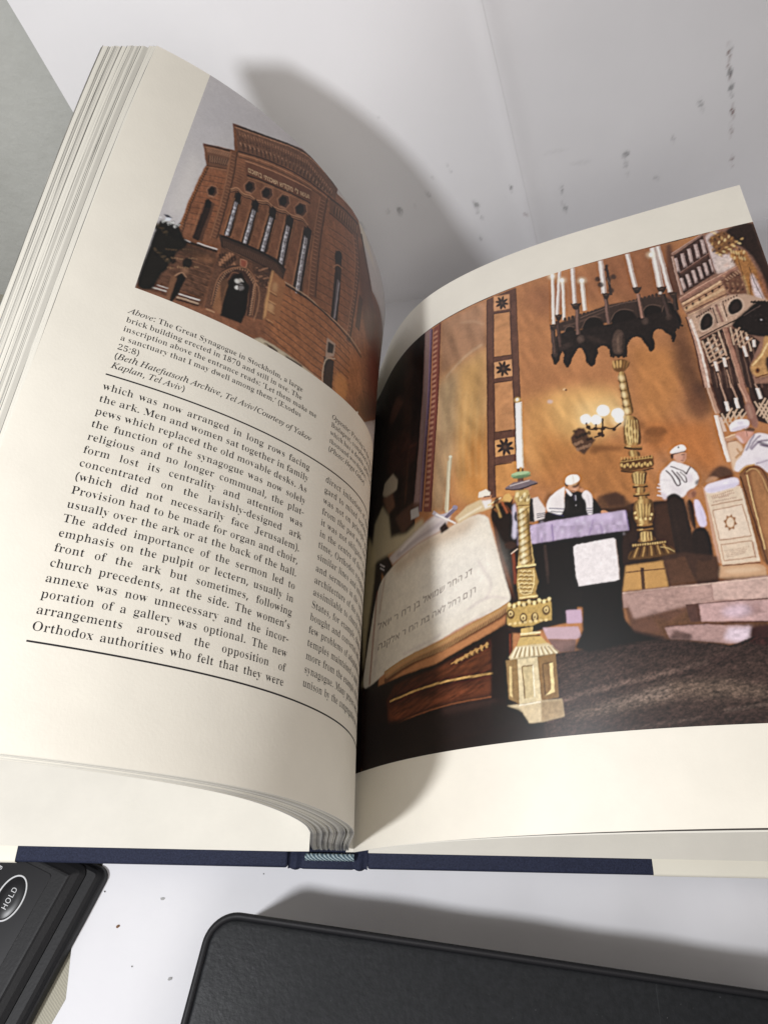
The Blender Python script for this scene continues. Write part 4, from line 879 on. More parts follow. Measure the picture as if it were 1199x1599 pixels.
def print_photo(name, pg, rect, src, first, white, gain, parent, mottle=.34, sat=.95, step=.36, lift=.03):
    a0, a1, t0, t1 = rect
    P = Print(a0, a1, t0, t1, step/2, pg.side)
    P.im[:] = lin(first)
    P.run(src)
    im = P.im
    h_, w_ = im.shape[:2]
    # slight irregularity of every drawn edge
    yy, xx = np.mgrid[0:h_, 0:w_].astype(float)
    for cell, amp in ((4.2, .10), (1.3, .09), (.6, .05)):
        k = cell/P.st
        xx += (value_noise(P.rng, (h_, w_), k, k)-.5)*2*amp/P.st; yy += (value_noise(P.rng, (h_, w_), k, k)-.5)*2*amp/P.st
    xi = np.clip(xx, 0, w_-1.001); yi = np.clip(yy, 0, h_-1.001)
    x0, y0 = xi.astype(int), yi.astype(int); fx, fy = (xi-x0)[..., None], (yi-y0)[..., None]
    im = (im[y0, x0]*(1-fx)+im[y0, x0+1]*fx)*(1-fy)+(im[y0+1, x0]*(1-fx)+im[y0+1, x0+1]*fx)*fy
    lum = im.mean(-1)
    tone = 0
    for cell, amp in ((9, .5), (3, .5), (1.2, .45), (.6, .3)):
        tone = tone+amp*(value_noise(P.rng, (h_, w_), cell/P.st, cell/P.st)-.5)
    keep = np.clip(1-lum/.55, .10, 1)           # the pale areas of the print stay even
    im = im*np.maximum(1+mottle*tone*keep, .2)[..., None]
    im = np.stack([blur1(im[..., c], .75) for c in range(3)], -1)
    soft = np.stack([blur1(im[..., c], 4) for c in range(3)], -1)
    im = np.maximum(im+.34*(im-soft), .2*im)
    grey = (im*np.array([.3, .59, .11])).sum(-1)[..., None]
    im = grey+(im-grey)*sat
    g = P.rng.normal(0, 1, im.shape[:2]); g = blur1(g, .9)
    im = im*(1+.21*g*np.maximum(keep, .3))[..., None]
    im = np.clip(im/lin(white)*np.array(gain), .004, .85)
    na = (P.w-1)//2+1; nt = (P.h-1)//2+1
    col = im[:2*nt-1:2, :2*na-1:2]
    x = np.arange(na)*step; a = a0+x if pg.side > 0 else a1-x
    t = t1-np.arange(nt)*step
    A, T = np.meshgrid(a, t, indexing='xy')
    V = pg.at(A.ravel(), T.ravel(), lift)
    o = big_mesh(name, V, grid_faces(nt, na, 0, True), m_print.m, parent, True, BK)
    set_color(o.data, 'print', col.reshape(-1, 3))
    return o
m_print = Mat('printed_photo_gloss', (.3, .2, .1), .38, .45)
at = m_print.N.new('ShaderNodeAttribute'); at.attribute_name = 'print'
m_print.base(at.outputs['Color'])
LEFT_SRC = """q,172,163,162,50,34|2190 2689 -268 7 -477 -8 249 0 332 -138 121 -261
q,200,188,178,60,23|2166 2001 -33 349 -50 -70 8 -310
p,190,176,158,90,17|1494 2638 -255 105 -263 -139 218 15 240 16
p,117,72,48,100,1|2028 2547 -159 51 -175 90 -263 -18 -182 44 -52 -65 -169 -225 -517 105 239 -681 317 -252 330 -118 316 141 461 -3 -7 146 -68 204 -5 15 -20 305 37 87 -125 55
q,101,62,42,60,20|1961 2395 -495 206 -11 -589 183 0 302 1 13 226
q,128,78,49,70,37|1471 2533 -253 60 -174 -194 43 -667 373 139 27 402
q,151,92,53,75,22|1678 1904 -64 58 -183 -1 -267 8 -105 -244 267 -142 347 60
q,128,75,47,70,12|2080 2269 -118 44 -31 -294 146 -65
h,64,39,29,75,1,4.2,10|2072 2264 -2 -111 3 -113 9 -92 -94 353 -7 -117 -6 -94 -14 -102
h,158,103,69,38,1,2.3,10|2071 2261 -2 -112 4 -112 8 -92 -94 353 -6 -117 -7 -95 -14 -101
h,64,39,29,60,1,3.6,9|1959 2397 -5 -63 -5 -69 -32 142 3 -62 5 -77
h,158,103,69,30,1,2,9|1958 2394 -5 -64 -5 -69 -32 143 3 -62 5 -78
h,64,39,29,70,1,6.6,12|1450 2475 4 -203 14 -353 -240 647 -56 -126 55 -464
h,158,103,69,35,1,3.6,12|1449 2471 5 -202 14 -353 -241 646 -56 -127 56 -462
h,64,39,29,80,1,5.4,9|1672 1934 4 -157 9 -130 -254 314 13 -185 -15 -182
h,158,103,69,40,1,3,9|1671 1931 5 -157 9 -130 -255 313 14 -184 -16 -182
h,64,39,29,80,1,6.3,9|1431 1961 13 -185 -15 -182 -225 358 -7 -204 -1 -145
h,158,103,69,40,1,3.4,9|1430 1957 14 -184 -16 -182 -225 357 -6 -203 -1 -145
h,64,39,29,70,2,12.7,8|1043 2384 37 -701 -584 877 254 -712
h,158,103,69,35,2,7,8|1043 2380 37 -701 -569 865 239 -704
l,64,39,29,55,0,1.9|2061 2254 0 -26
l,64,39,29,55,0,1.9|2045 2258 0 -25
l,64,39,29,55,0,1.9|2028 2263 1 -26
l,64,39,29,55,0,1.9|2012 2268 0 -26
l,64,39,29,55,0,2|1996 2273 0 -26
l,64,39,29,55,0,1.9|2057 2224 0 -26
l,64,39,29,55,0,1.9|2041 2228 0 -26
l,64,39,29,55,0,1.9|2025 2233 0 -26
l,64,39,29,55,0,1.9|2009 2237 0 -25
l,64,39,29,55,0,1.9|1993 2242 0 -25
l,64,39,29,55,0,1.9|2067 2185 0 -26
l,64,39,29,55,0,1.9|2051 2189 0 -26
l,64,39,29,55,0,1.9|2035 2193 0 -25
l,64,39,29,55,0,1.9|2019 2198 0 -26
l,64,39,29,55,0,1.9|2003 2202 0 -25
l,64,39,29,55,0,1.9|2063 2155 0 -25
l,64,39,29,55,0,1.9|2048 2159 0 -25
l,64,39,29,55,0,1.9|2032 2163 0 -25
l,64,39,29,55,0,1.9|2016 2167 0 -25
l,64,39,29,55,0,1.9|2000 2172 0 -26
l,64,39,29,55,0,1.8|2073 2117 0 -25
l,64,39,29,55,0,1.9|2058 2120 0 -25
l,64,39,29,55,0,1.9|2042 2124 0 -25
l,64,39,29,55,0,1.9|2026 2128 0 -25
l,64,39,29,55,0,1.9|2010 2132 1 -25
l,64,39,29,55,0,1.8|2070 2087 0 -25
l,64,39,29,55,0,1.8|2054 2091 0 -25
l,64,39,29,55,0,1.9|2039 2094 0 -24
l,64,39,29,55,0,1.9|2023 2098 0 -25
l,64,39,29,55,0,1.9|2007 2102 0 -25
l,64,39,29,55,0,1.8|2080 2050 0 -25
l,64,39,29,55,0,1.8|2064 2053 0 -25
l,64,39,29,55,0,1.8|2049 2056 0 -24
l,64,39,29,55,0,1.8|2033 2060 0 -25
l,64,39,29,55,0,1.9|2017 2064 1 -25
l,64,39,29,55,0,1.8|2076 2020 0 -24
l,64,39,29,55,0,1.8|2061 2024 0 -25
l,64,39,29,55,0,1.8|2046 2027 0 -25
l,64,39,29,55,0,1.8|2030 2031 0 -25
l,64,39,29,55,0,1.8|2014 2034 1 -25
l,64,39,29,55,0,1.8|2086 1984 0 -24
l,64,39,29,55,0,1.8|2071 1987 0 -25
l,64,39,29,55,0,1.8|2055 1990 1 -25
l,64,39,29,55,0,1.8|2040 1993 0 -24
l,64,39,29,55,0,1.8|2025 1996 0 -24
n,0,0,0,26,0,7.4,5.4,0|2028 2547 -159 51 -175 90 -263 -18 -182 44 -52 -65 -169 -225 -517 105 239 -681 317 -252 330 -118 316 141 461 -3 -7 146 -68 204 -5 15 -20 305 37 87 -125 55
n,0,0,0,16,0,47,16.8,60|2028 2547 -159 51 -175 90 -263 -18 -182 44 -52 -65 -169 -225 -517 105 239 -681 317 -252 330 -118 316 141 461 -3 -7 146 -68 204 -5 15 -20 305 37 87 -125 55
p,105,64,42,90,1|1931 2148 -36 6 -2 -30 35 -6
l,59,36,28,100,0,2.6|1931 2148 -36 6
l,149,98,67,60,0,1.6|1928 2118 -35 6
p,105,64,42,90,1|1927 2106 -35 6 -2 -30 35 -6
l,59,36,28,100,0,2.6|1927 2106 -35 6
l,149,98,67,60,0,1.6|1925 2076 -35 6
p,105,64,42,90,1|1924 2064 -35 6 -1 -30 34 -5
l,59,36,28,100,0,2.6|1924 2064 -35 6
l,149,98,67,60,0,1.6|1922 2035 -34 5
p,105,64,42,90,1|1921 2023 -35 5 -1 -30 34 -4
l,59,36,28,100,0,2.6|1921 2023 -35 5
l,149,98,67,60,0,1.6|1919 1994 -34 4
p,105,64,42,90,1|1849 2164 -38 8 -1 -31 36 -8
l,59,36,28,100,0,2.7|1849 2164 -38 8
l,149,98,67,60,0,1.7|1846 2133 -36 8
p,105,64,42,90,1|1846 2121 -38 8 0 -32 36 -6
l,59,36,28,100,0,2.7|1846 2121 -38 8
l,149,98,67,60,0,1.7|1844 2091 -36 6
p,105,64,42,90,1|1843 2078 -37 8 -1 -32 36 -6
l,59,36,28,100,0,2.7|1843 2078 -37 8
l,149,98,67,60,0,1.7|1841 2048 -36 6
p,105,64,42,90,1|1841 2036 -37 7 -1 -31 36 -6
l,59,36,28,100,0,2.7|1841 2036 -37 7
l,149,98,67,60,0,1.7|1839 2006 -36 6
p,105,64,42,90,1|1769 2183 -40 11 -1 -32 39 -10
l,59,36,28,100,0,2.9|1769 2183 -40 11
l,149,98,67,60,0,1.8|1767 2152 -39 10
p,105,64,42,90,1|1766 2139 -39 10 -1 -32 38 -9
l,59,36,28,100,0,2.8|1766 2139 -39 10
l,149,98,67,60,0,1.8|1764 2108 -38 9
p,105,64,42,90,1|1764 2095 -39 10 0 -32 37 -9
l,59,36,28,100,0,2.8|1764 2095 -39 10
l,149,98,67,60,0,1.7|1762 2064 -37 9
p,105,64,42,90,1|1762 2051 -39 9 0 -31 37 -8
l,59,36,28,100,0,2.8|1762 2051 -39 9
l,149,98,67,60,0,1.7|1760 2021 -37 8
p,105,64,42,90,1|1684 2208 -43 14 0 -34 41 -12
l,59,36,28,100,0,3|1684 2208 -43 14
l,149,98,67,60,0,1.9|1682 2176 -41 12
p,105,64,42,90,1|1682 2162 -42 14 0 -34 41 -12
l,59,36,28,100,0,3|1682 2162 -42 14
l,149,98,67,60,0,1.8|1681 2130 -41 12
p,105,64,42,90,1|1681 2117 -42 12 0 -33 40 -11
l,59,36,28,100,0,2.9|1681 2117 -42 12
l,149,98,67,60,0,1.8|1679 2085 -40 11
p,105,64,42,90,1|1679 2072 -41 12 0 -33 40 -11
l,59,36,28,100,0,2.9|1679 2072 -41 12
l,149,98,67,60,0,1.8|1678 2040 -40 11
p,105,64,42,90,2|1592 2240 -46 18 1 -35 44 -17
l,59,36,28,100,0,3.2|1592 2240 -46 18
l,149,98,67,60,0,2|1591 2206 -44 17
p,105,64,42,90,2|1592 2192 -46 18 1 -36 44 -15
l,59,36,28,100,0,3.2|1592 2192 -46 18
l,149,98,67,60,0,2|1591 2159 -44 15
p,105,64,42,90,1|1591 2145 -45 16 1 -34 43 -15
l,59,36,28,100,0,3.1|1591 2145 -45 16
l,149,98,67,60,0,1.9|1590 2112 -43 15
p,105,64,42,90,1|1591 2098 -45 16 1 -35 43 -13
l,59,36,28,100,0,3.1|1591 2098 -45 16
l,149,98,67,60,0,1.9|1590 2066 -43 13
p,96,62,45,100,1|2028 2547 -158 57 -174 90 -131 15 -128 -12 5 -71 96 -33 206 -58 164 -70 62 -36 34 84
c,0,0,0,100,0|2028 2547 -158 57 -174 90 -131 15 -128 -12 5 -71 96 -33 206 -58 164 -70 62 -36 34 84
l,55,35,29,100,0,14.1|2026 2542 -156 60 -181 95 -122 17 -131 -23
l,161,112,82,80,0,5.8|2017 2535 -150 56 -181 94 -141 13
h,163,112,82,80,1,3.9,40|2007 2522 -167 66 -184 76 -198 -13 537 -142 -167 66 -180 69 -185 -23
h,62,40,32,80,1,5.8,34|2000 2499 -167 65 -184 72 -195 -4 535 -146 -167 65 -181 65 -182 -13
h,172,124,94,80,1,4.2,26|1994 2476 -167 65 -185 68 -192 5 533 -150 -167 64 -182 61 -179 -5
h,52,34,28,85,1,7.2,24|1982 2473 -156 62 -185 67 -183 8 511 -163 -151 57 -179 59 -178 12
n,0,0,0,50,0,4.5,3.8,0|2028 2547 -158 57 -174 90 -131 15 -128 -12 5 -71 96 -33 206 -58 164 -70 62 -36 34 84
u,0,0,0,100,0|708 1500
l,57,36,29,100,0,8.7|1971 2435 -155 65 -170 58 -180 43
l,161,110,76,80,0,5.1|1968 2423 -155 64 -171 56 -164 41
l,71,46,34,80,0,5.8|1964 2409 -155 62 -171 56 -153 40
p,96,62,45,100,1|2112 2375 -67 23 -57 27 4 -53 3 -46 79 -43 12 42
c,0,0,0,100,0|2112 2375 -67 23 -57 27 4 -53 3 -46 79 -43 12 42
l,55,35,29,100,0,7.9|2112 2373 -68 22 -57 26
h,167,117,87,75,1,2.8,16|2098 2360 -112 46 105 -63 -105 42
h,44,29,24,85,1,5.3,9|2085 2333 -96 40 87 -77 -84 41
h,172,124,94,60,1,2.8,9|2080 2335 -95 40 87 -72 -83 40
l,167,117,85,80,0,3.3|2101 2361 -113 48
u,0,0,0,100,0|708 1500
l,64,41,31,100,0,4.5|2074 2282 -81 39
l,161,112,80,70,0,2.6|2072 2275 -80 38
p,98,62,42,100,2|1474 2594 -94 31 -137 45 -49 -51 94 -65 180 -34
l,55,34,26,100,0,11.5|1475 2596 -104 39 -136 36
h,52,33,25,85,1,8,10|1457 2576 -217 76 214 -126 -223 62
h,161,110,76,60,1,4.6,10|1444 2588 -217 71 216 -114 -223 63
l,69,43,31,100,0,9.4|1467 2514 -238 60
l,57,34,24,100,0,23.5|1197 2649 -152 -242
q,75,41,26,80,12|1197 2649 -169 -225 -99 -240 142 -154 132 347
p,66,27,16,70,26|1045 2407 -549 168 254 -727 295 -221 -3 427
q,89,34,19,70,40|1046 2081 -535 409 183 -448 346 -247
l,101,62,42,100,0,31.5|1986 2424 -23 -192 -1 -258
l,149,98,67,70,0,4.2|1998 2415 -23 -191 -1 -257
l,52,33,25,85,0,5.5|1973 2434 -22 -193 -1 -259
h,167,114,82,55,1,3.1,26|1994 2417 -23 -191 -1 -257 8 450 -22 -192 -1 -259
h,55,34,26,50,1,2.5,26|1993 2412 -23 -191 -1 -257 5 451 -22 -192 -1 -259
l,101,62,42,100,0,46.5|1515 2569 -4 -257 -30 -320
l,149,98,67,70,0,5.3|1537 2548 -5 -254 -31 -316
l,52,33,25,85,0,7.1|1492 2591 -1 -261 -29 -323
h,167,114,82,55,1,4,26|1530 2554 -4 -255 -31 -317 9 585 -3 -258 -29 -321
h,55,34,26,50,1,3.2,26|1529 2548 -5 -255 -30 -317 4 589 -2 -259 -29 -321
l,101,62,42,100,0,32.6|1256 2587 -61 -170 36 -486
l,149,98,67,70,0,7|1274 2569 -61 -169 32 -480
l,52,33,25,85,0,9.4|1239 2606 -62 -171 40 -493
h,167,114,82,55,1,5.3,26|1269 2574 -61 -169 33 -482 7 660 -62 -171 38 -487
h,55,34,26,50,1,4.2,26|1267 2567 -60 -169 33 -481 3 662 -61 -170 38 -489
l,101,62,42,100,0,14.5|2069 2276 19 -204 -4 -147
l,149,98,67,70,0,3.9|2075 2272 19 -204 -4 -146
l,52,33,25,85,0,5|2063 2280 19 -205 -3 -146
h,167,114,82,55,1,2.9,26|2073 2273 19 -204 -4 -146 -24 346 19 -205 -3 -146
h,55,34,26,50,1,2.3,26|2072 2268 18 -204 -3 -146 -25 346 19 -204 -4 -146
p,96,57,40,100,1|1932 2411 -340 122 -8 -69 325 -111
l,161,110,78,100,0,4.9|1932 2411 -340 122
l,40,26,21,100,0,7|1908 2350 -325 110
l,149,101,69,70,0,4.2|1903 2341 -318 104
p,208,170,130,95,0|1893 2372 5 15 3 3 10 -2 -6 -19 -12 3 15 14 -6 1 -1 -1 -2 -2 -3 -10 8 -2 4 14
p,208,170,130,95,0|1886 2374 -3 1 -1 2 0 6 1 4 2 3 5 3 6 -2 -1 -2 -5 1 -4 -2 -2 -6 0 -4 7 -3 -1 -2
p,208,170,130,95,0|1874 2377 5 19 3 -1 -6 -19
p,208,170,130,95,0|1857 2381 4 13 3 4 2 1 10 -3 0 -2 -9 2 -2 0 -2 -3 -4 -12
p,208,170,130,95,0|1870 2378 -2 1 -1 4 4 13 3 0 -4 -12 0 -3 1 -1 0 -2
p,208,170,130,95,0|1844 2385 5 15 2 2 2 1 7 -2 -1 -3 -6 2 -1 -1 -2 -2 -4 -13
p,208,170,130,95,0|1842 2385 1 3 12 -3 -1 -3
p,208,170,130,95,0|1833 2395 0 4 3 9 2 -1 -4 -12
p,208,170,130,95,0|1813 2394 4 13 3 4 3 1 10 -3 -1 -3 -8 2 -3 0 -2 -3 -3 -12
p,208,170,130,95,0|1826 2390 -2 1 0 4 4 14 2 -1 -3 -12 -1 -3 2 -1 -1 -2
p,208,170,130,95,0|1803 2397 5 16 2 2 2 0 4 -1 -1 -3 -3 1 -2 -1 -4 -12 5 -2 0 -2
p,208,170,130,95,0|1795 2399 -2 2 -2 2 0 6 1 5 3 3 4 2 7 -2 -1 -3 -6 2 -3 -2 -3 -6 1 -4 7 -4 -1 -2
p,208,170,130,95,0|1779 2404 -4 3 -2 6 0 5 2 9 3 -1 -2 -9 0 -4 1 -4 3 -2 3 -1 7 16 2 -1 -7 -18
p,208,170,130,95,0|1783 2411 -2 3 -1 2 2 9 2 -1 -1 -8 3 -4 -1 -2
p,208,170,130,95,0|1764 2409 6 20 2 -1 -6 -19
p,208,170,130,95,0|1746 2416 -4 3 -2 5 0 6 2 8 2 0 -2 -10 0 -4 2 -4 3 -2 3 -1 7 16 2 -1 -7 -18
p,208,170,130,95,0|1750 2422 -2 3 -1 2 2 9 2 -1 -1 -8 3 -4 -1 -2
p,208,170,130,95,0|1724 2423 6 18 2 -1 -5 -18
p,208,170,130,95,0|1727 2441 0 3 14 -5 -1 -3
p,208,170,130,95,0|1710 2429 0 19 0 2 15 -5 -1 -3 -12 4 0 -18
p,208,170,130,95,0|1714 2418 6 20 2 -1 -6 -20
p,208,170,130,95,0|1700 2454 3 -2 1 -3 1 3 3 -1 -3 -5 -3 -14 -2 0 2 13 -1 5 -3 2 -2 0 -1 -2 -4 -11 5 -2 -1 -3 -7 3 5 16 3 2
p,208,170,130,95,0|1676 2450 0 3 2 10 3 -1 -4 -13
p,208,170,130,95,0|1675 2470 3 -1 -3 -8 -10 4 0 -19 -3 1 0 20 1 2 10 -4
p,208,170,130,95,0|1642 2456 6 19 3 -1 -6 -19
p,208,170,130,95,0|1631 2461 -5 3 -3 6 1 6 2 9 2 -1 -2 -10 0 -4 2 -4 4 -3 3 -1 7 16 2 -1 -7 -19
p,208,170,130,95,0|1635 2467 -3 4 0 2 1 9 3 -1 -1 -8 3 -5 -1 -3
p,208,170,130,95,0|1612 2469 -5 3 -2 5 0 5 2 12 3 -2 -2 -11 0 -5 3 -3 8 -4 -1 -3
p,208,170,130,95,0|1611 2472 9 16 3 -1 -9 -16
p,208,170,130,95,0|1595 2477 6 20 2 -2 -5 -20
p,154,105,76,80,1|1852 2314 14 -40 28 -8 15 30 -14 39 -29 9
p,69,43,33,100,1|1855 2313 13 -35 25 -8 12 27 -12 35 -25 8
p,24,18,17,100,1|1867 2310 8 -24 16 -5 9 20 -7 23 -17 5
l,172,124,94,80,0,2.8|1869 2280 23 -7
p,154,105,76,80,1|1771 2341 16 -44 31 -10 16 32 -16 43 -32 12
p,69,43,33,100,1|1774 2340 15 -39 27 -9 14 28 -14 38 -28 11
p,24,18,17,100,1|1788 2336 9 -26 18 -6 9 20 -9 27 -18 6
l,172,124,94,80,0,2.9|1790 2304 25 -9
p,154,105,76,80,1|1683 2368 19 -49 35 -14 16 35 -18 48 -35 15
p,69,43,33,100,1|1687 2367 17 -44 31 -12 14 30 -16 43 -31 13
p,24,18,17,100,1|1702 2361 10 -29 21 -8 9 22 -10 29 -20 8
l,172,124,94,80,0,3|1705 2326 28 -11
p,154,105,76,80,1|1588 2401 22 -54 38 -16 17 34 -20 52 -39 18
p,69,43,33,100,1|1593 2398 19 -46 34 -15 14 30 -18 45 -34 17
p,24,18,17,100,1|1609 2392 12 -32 22 -9 10 21 -11 32 -23 10
l,172,124,94,80,0,3.2|1614 2354 30 -13
p,154,105,76,80,1|1996 2185 11 -32 23 -4 13 27 -11 32 -24 5
p,69,43,33,100,1|1999 2185 9 -28 21 -4 11 24 -10 28 -20 4
p,24,18,17,100,1|2009 2183 6 -19 13 -2 8 17 -6 19 -14 3
l,172,124,94,80,0,2.5|2009 2159 19 -4
l,69,43,33,90,0,15.9|1952 2233 -23 28 -35 -15 -27 17 -25 -7 -32 17 -23 18 -26 -9 -37 10 -24 20 -27 -4 -45 22 -23 15 -34 -14
l,156,108,76,100,0,5.8|1954 2238 -23 28 -35 -14 -28 17 -24 -8 -32 18 -23 18 -27 -10 -36 11 -25 20 -27 -5 -45 23 -22 15 -35 -14
l,138,92,64,100,0,4.3|1951 2229 -23 28 -35 -15 -27 17 -25 -7 -32 17 -22 18 -27 -9 -36 10 -25 20 -27 -4 -45 22 -23 15 -34 -14
l,40,26,22,100,0,3.6|1950 2224 -23 28 -35 -15 -28 17 -24 -8 -32 18 -23 17 -26 -9 -37 10 -24 20 -27 -4 -46 22 -22 15 -34 -14
l,128,82,56,100,0,40.6|1914 2228 2 -211
l,44,28,22,100,0,28.6|1918 2240 -2 -223
l,154,103,71,80,0,3.2|1928 2210 3 -203
l,40,26,21,80,0,4|1897 2233 4 -207
p,24,19,19,100,1|1925 2220 -1 34 -19 -15 -7 -43 21 -8
l,104,96,98,100,0,12|1917 2197 -1 -180
l,196,186,186,85,0,4.5|1919 2191 1 -177
l,150,140,142,80,0,3.3|1911 2194 1 -175
l,40,30,29,100,0,1.8|1916 2196 0 -179
h,44,34,32,80,0,2.5,9|1923 2187 0 -167 -15 171 3 -171
e,90,80,80,50,1|1917 2183 -4 1 4 -8
e,224,216,216,50,1|1917 2163 -4 1 4 -8
e,224,216,216,50,1|1917 2143 -4 1 4 -8
e,90,80,80,50,1|1917 2123 -4 1 4 -8
e,224,216,216,50,1|1917 2104 -4 0 4 -7
e,224,216,216,50,1|1917 2084 -4 1 4 -8
e,90,80,80,50,1|1917 2064 -4 1 4 -7
e,224,216,216,50,1|1917 2045 -4 1 4 -8
e,224,216,216,50,1|1917 2026 -4 0 4 -7
l,128,82,56,100,0,47.5|1836 2242 2 -215
l,44,28,22,100,0,33.5|1839 2255 -1 -228
l,154,103,71,80,0,3.3|1853 2222 3 -207
l,40,26,21,80,0,4.1|1815 2250 5 -211
p,24,19,19,100,1|1848 2233 -2 36 -22 -13 -6 -45 24 -11
l,104,96,98,100,0,14|1838 2211 0 -184
l,196,186,186,85,0,5.2|1841 2204 1 -180
l,150,140,142,80,0,3.9|1832 2208 2 -178
l,40,30,29,100,0,2.1|1838 2210 -1 -183
h,44,34,32,80,0,2.6,9|1845 2200 1 -170 -17 174 3 -173
e,90,80,80,50,1|1839 2196 -4 1 4 -8
e,224,216,216,50,1|1839 2176 -4 1 4 -9
e,224,216,216,50,1|1839 2155 -4 2 4 -9
e,90,80,80,50,1|1839 2135 -4 1 4 -8
e,224,216,216,50,1|1839 2115 -4 1 4 -8
e,224,216,216,50,1|1839 2095 -4 1 4 -8
e,90,80,80,50,1|1839 2075 -4 1 4 -8
e,224,216,216,50,1|1839 2056 -4 1 4 -8
e,224,216,216,50,1|1839 2036 -4 1 4 -8
l,128,82,56,100,0,53.3|1754 2265 4 -229
l,44,28,22,100,0,37.5|1757 2278 1 -242
l,154,103,71,80,0,3.5|1773 2242 5 -220
l,40,26,21,80,0,4.3|1730 2276 7 -226
p,24,19,19,100,1|1768 2253 -4 39 -24 -11 -5 -47 27 -14
l,104,96,98,100,0,15.7|1757 2232 1 -196
l,196,186,186,85,0,5.9|1759 2225 3 -192
l,150,140,142,80,0,4.3|1751 2229 3 -190
l,40,30,29,100,0,2.4|1756 2231 1 -195
h,44,34,32,80,1,2.7,9|1764 2221 3 -183 -20 188 4 -185
e,90,80,80,50,1|1757 2216 -4 2 5 -9
e,224,216,216,50,1|1757 2195 -4 1 5 -9
e,224,216,216,50,1|1758 2173 -5 1 5 -8
e,90,80,80,50,1|1758 2152 -4 1 4 -9
e,224,216,216,50,1|1758 2130 -4 1 5 -8
e,224,216,216,50,1|1758 2109 -4 1 5 -8
e,90,80,80,50,1|1758 2088 -4 1 5 -9
e,224,216,216,50,1|1759 2066 -4 2 4 -9
e,224,216,216,50,1|1759 2045 -4 2 5 -9
l,128,82,56,100,0,59.8|1668 2285 -2 -256
l,44,28,22,100,0,42.1|1671 2298 -5 -269
l,154,103,71,80,0,3.6|1691 2258 -2 -246
l,40,26,21,80,0,4.5|1641 2299 1 -252
p,24,19,19,100,1|1685 2271 -7 41 -27 -9 -4 -48 32 -18
l,104,96,98,100,0,17.6|1672 2250 -6 -221
l,196,186,186,85,0,6.6|1675 2243 -5 -217
l,150,140,142,80,0,4.9|1665 2248 -4 -215
l,40,30,29,100,0,2.6|1671 2249 -6 -219
h,44,34,32,80,1,2.8,9|1679 2238 -3 -207 -14 214 -4 -210
e,90,80,80,50,1|1672 2233 -5 2 6 -10
e,224,216,216,50,1|1671 2209 -4 1 5 -9
e,224,216,216,50,1|1671 2184 -5 2 5 -10
e,90,80,80,50,1|1670 2160 -4 1 5 -9
e,224,216,216,50,1|1669 2136 -4 1 5 -9
e,224,216,216,50,1|1669 2112 -4 1 5 -9
e,90,80,80,50,1|1668 2088 -4 1 5 -9
e,224,216,216,50,1|1668 2064 -4 1 5 -9
e,224,216,216,50,1|1667 2040 -4 2 5 -9
l,128,82,56,100,0,66.8|1565 2304 -3 -349
l,44,28,22,100,0,47.1|1568 2318 -6 -363
l,154,103,71,80,0,3.8|1593 2273 -5 -337
l,40,26,21,80,0,4.7|1534 2323 0 -348
p,24,19,19,100,1|1585 2287 -9 44 -30 -5 -3 -51 37 -23
l,104,96,98,100,0,19.7|1571 2268 -9 -313
l,196,186,186,85,0,7.3|1574 2260 -8 -308
l,150,140,142,80,0,5.4|1564 2266 -8 -307
l,40,30,29,100,0,3|1570 2267 -9 -311
h,44,34,32,80,1,2.9,9|1579 2254 -7 -298 -12 307 -8 -301
e,90,80,80,50,2|1571 2245 -5 2 6 -10
e,224,216,216,50,2|1570 2210 -5 2 6 -10
e,224,216,216,50,2|1568 2175 -4 2 6 -10
e,90,80,80,50,1|1567 2140 -4 2 6 -10
e,224,216,216,50,1|1567 2106 -5 2 6 -10
e,224,216,216,50,1|1566 2072 -5 2 6 -10
e,90,80,80,50,1|1565 2038 -5 2 6 -10
e,224,216,216,50,1|1564 2004 -5 2 6 -9
e,224,216,216,50,1|1563 1971 -4 1 5 -9
l,80,50,36,100,0,38.2|2014 2133 5 -201
l,38,24,20,100,0,24.5|2016 2118 10 -190
l,138,92,62,70,0,3.7|2040 2102 4 -165
p,24,18,17,100,1|2034 2121 -9 18 -18 -8 0 -28 21 -14
l,44,26,20,100,0,46.5|1361 2355 -16 -153 -8 -226
e,24,17,17,100,0|1361 2332 -25 23 19 -57
l,96,82,84,100,0,19.2|1340 2206 0 -232
l,150,138,140,80,0,6.4|1333 2197 2 -212
l,30,21,21,100,0,11.2|1355 2239 -5 -265
l,149,101,69,80,0,6.8|1388 2240 -29 48 -38 3
l,44,25,18,80,0,38.5|1152 2266 11 -209
l,40,27,22,100,0,12|2074 1897 -67 11 -73 15
l,196,184,176,100,0,4.1|2078 1905 -39 1
l,206,194,186,100,0,4.9|2015 1917 -47 9 -32 7
l,172,138,109,75,0,6.6|1628 1966 -149 14 -47 -13 -186 8 -131 -25
l,55,33,24,100,0,10.7|1623 1956 -153 14 -226 -14 -132 -26
p,52,35,29,100,1|1948 2006 -72 16 -83 14 -102 15 -56 -18 4 -68 45 -11 104 1 135 -5
c,0,0,0,100,0|1948 2006 -72 16 -83 14 -102 15 -56 -18 4 -68 45 -11 104 1 135 -5
h,105,71,53,70,1,2.9,34|1932 1986 -132 24 -114 16 -48 -31 285 -35 -131 16 -108 11 -41 -21
l,28,20,18,100,0,11|1944 2002 -152 28 -103 12 -52 -17
l,119,80,58,80,0,3.4|1925 1956 -135 10 -109 5 -39 -8
u,0,0,0,100,0|708 1500
p,89,57,41,100,1|1924 1953 -135 8 -95 8 -4 -82 -1 -162 236 -74 2 103 1 98
c,0,0,0,100,0|1924 1953 -135 8 -95 8 -4 -82 -1 -162 236 -74 2 103 1 98
n,0,0,0,40,0,6.1,4.9,0|1924 1953 -135 8 -95 8 -4 -82 -1 -162 236 -74 2 103 1 98
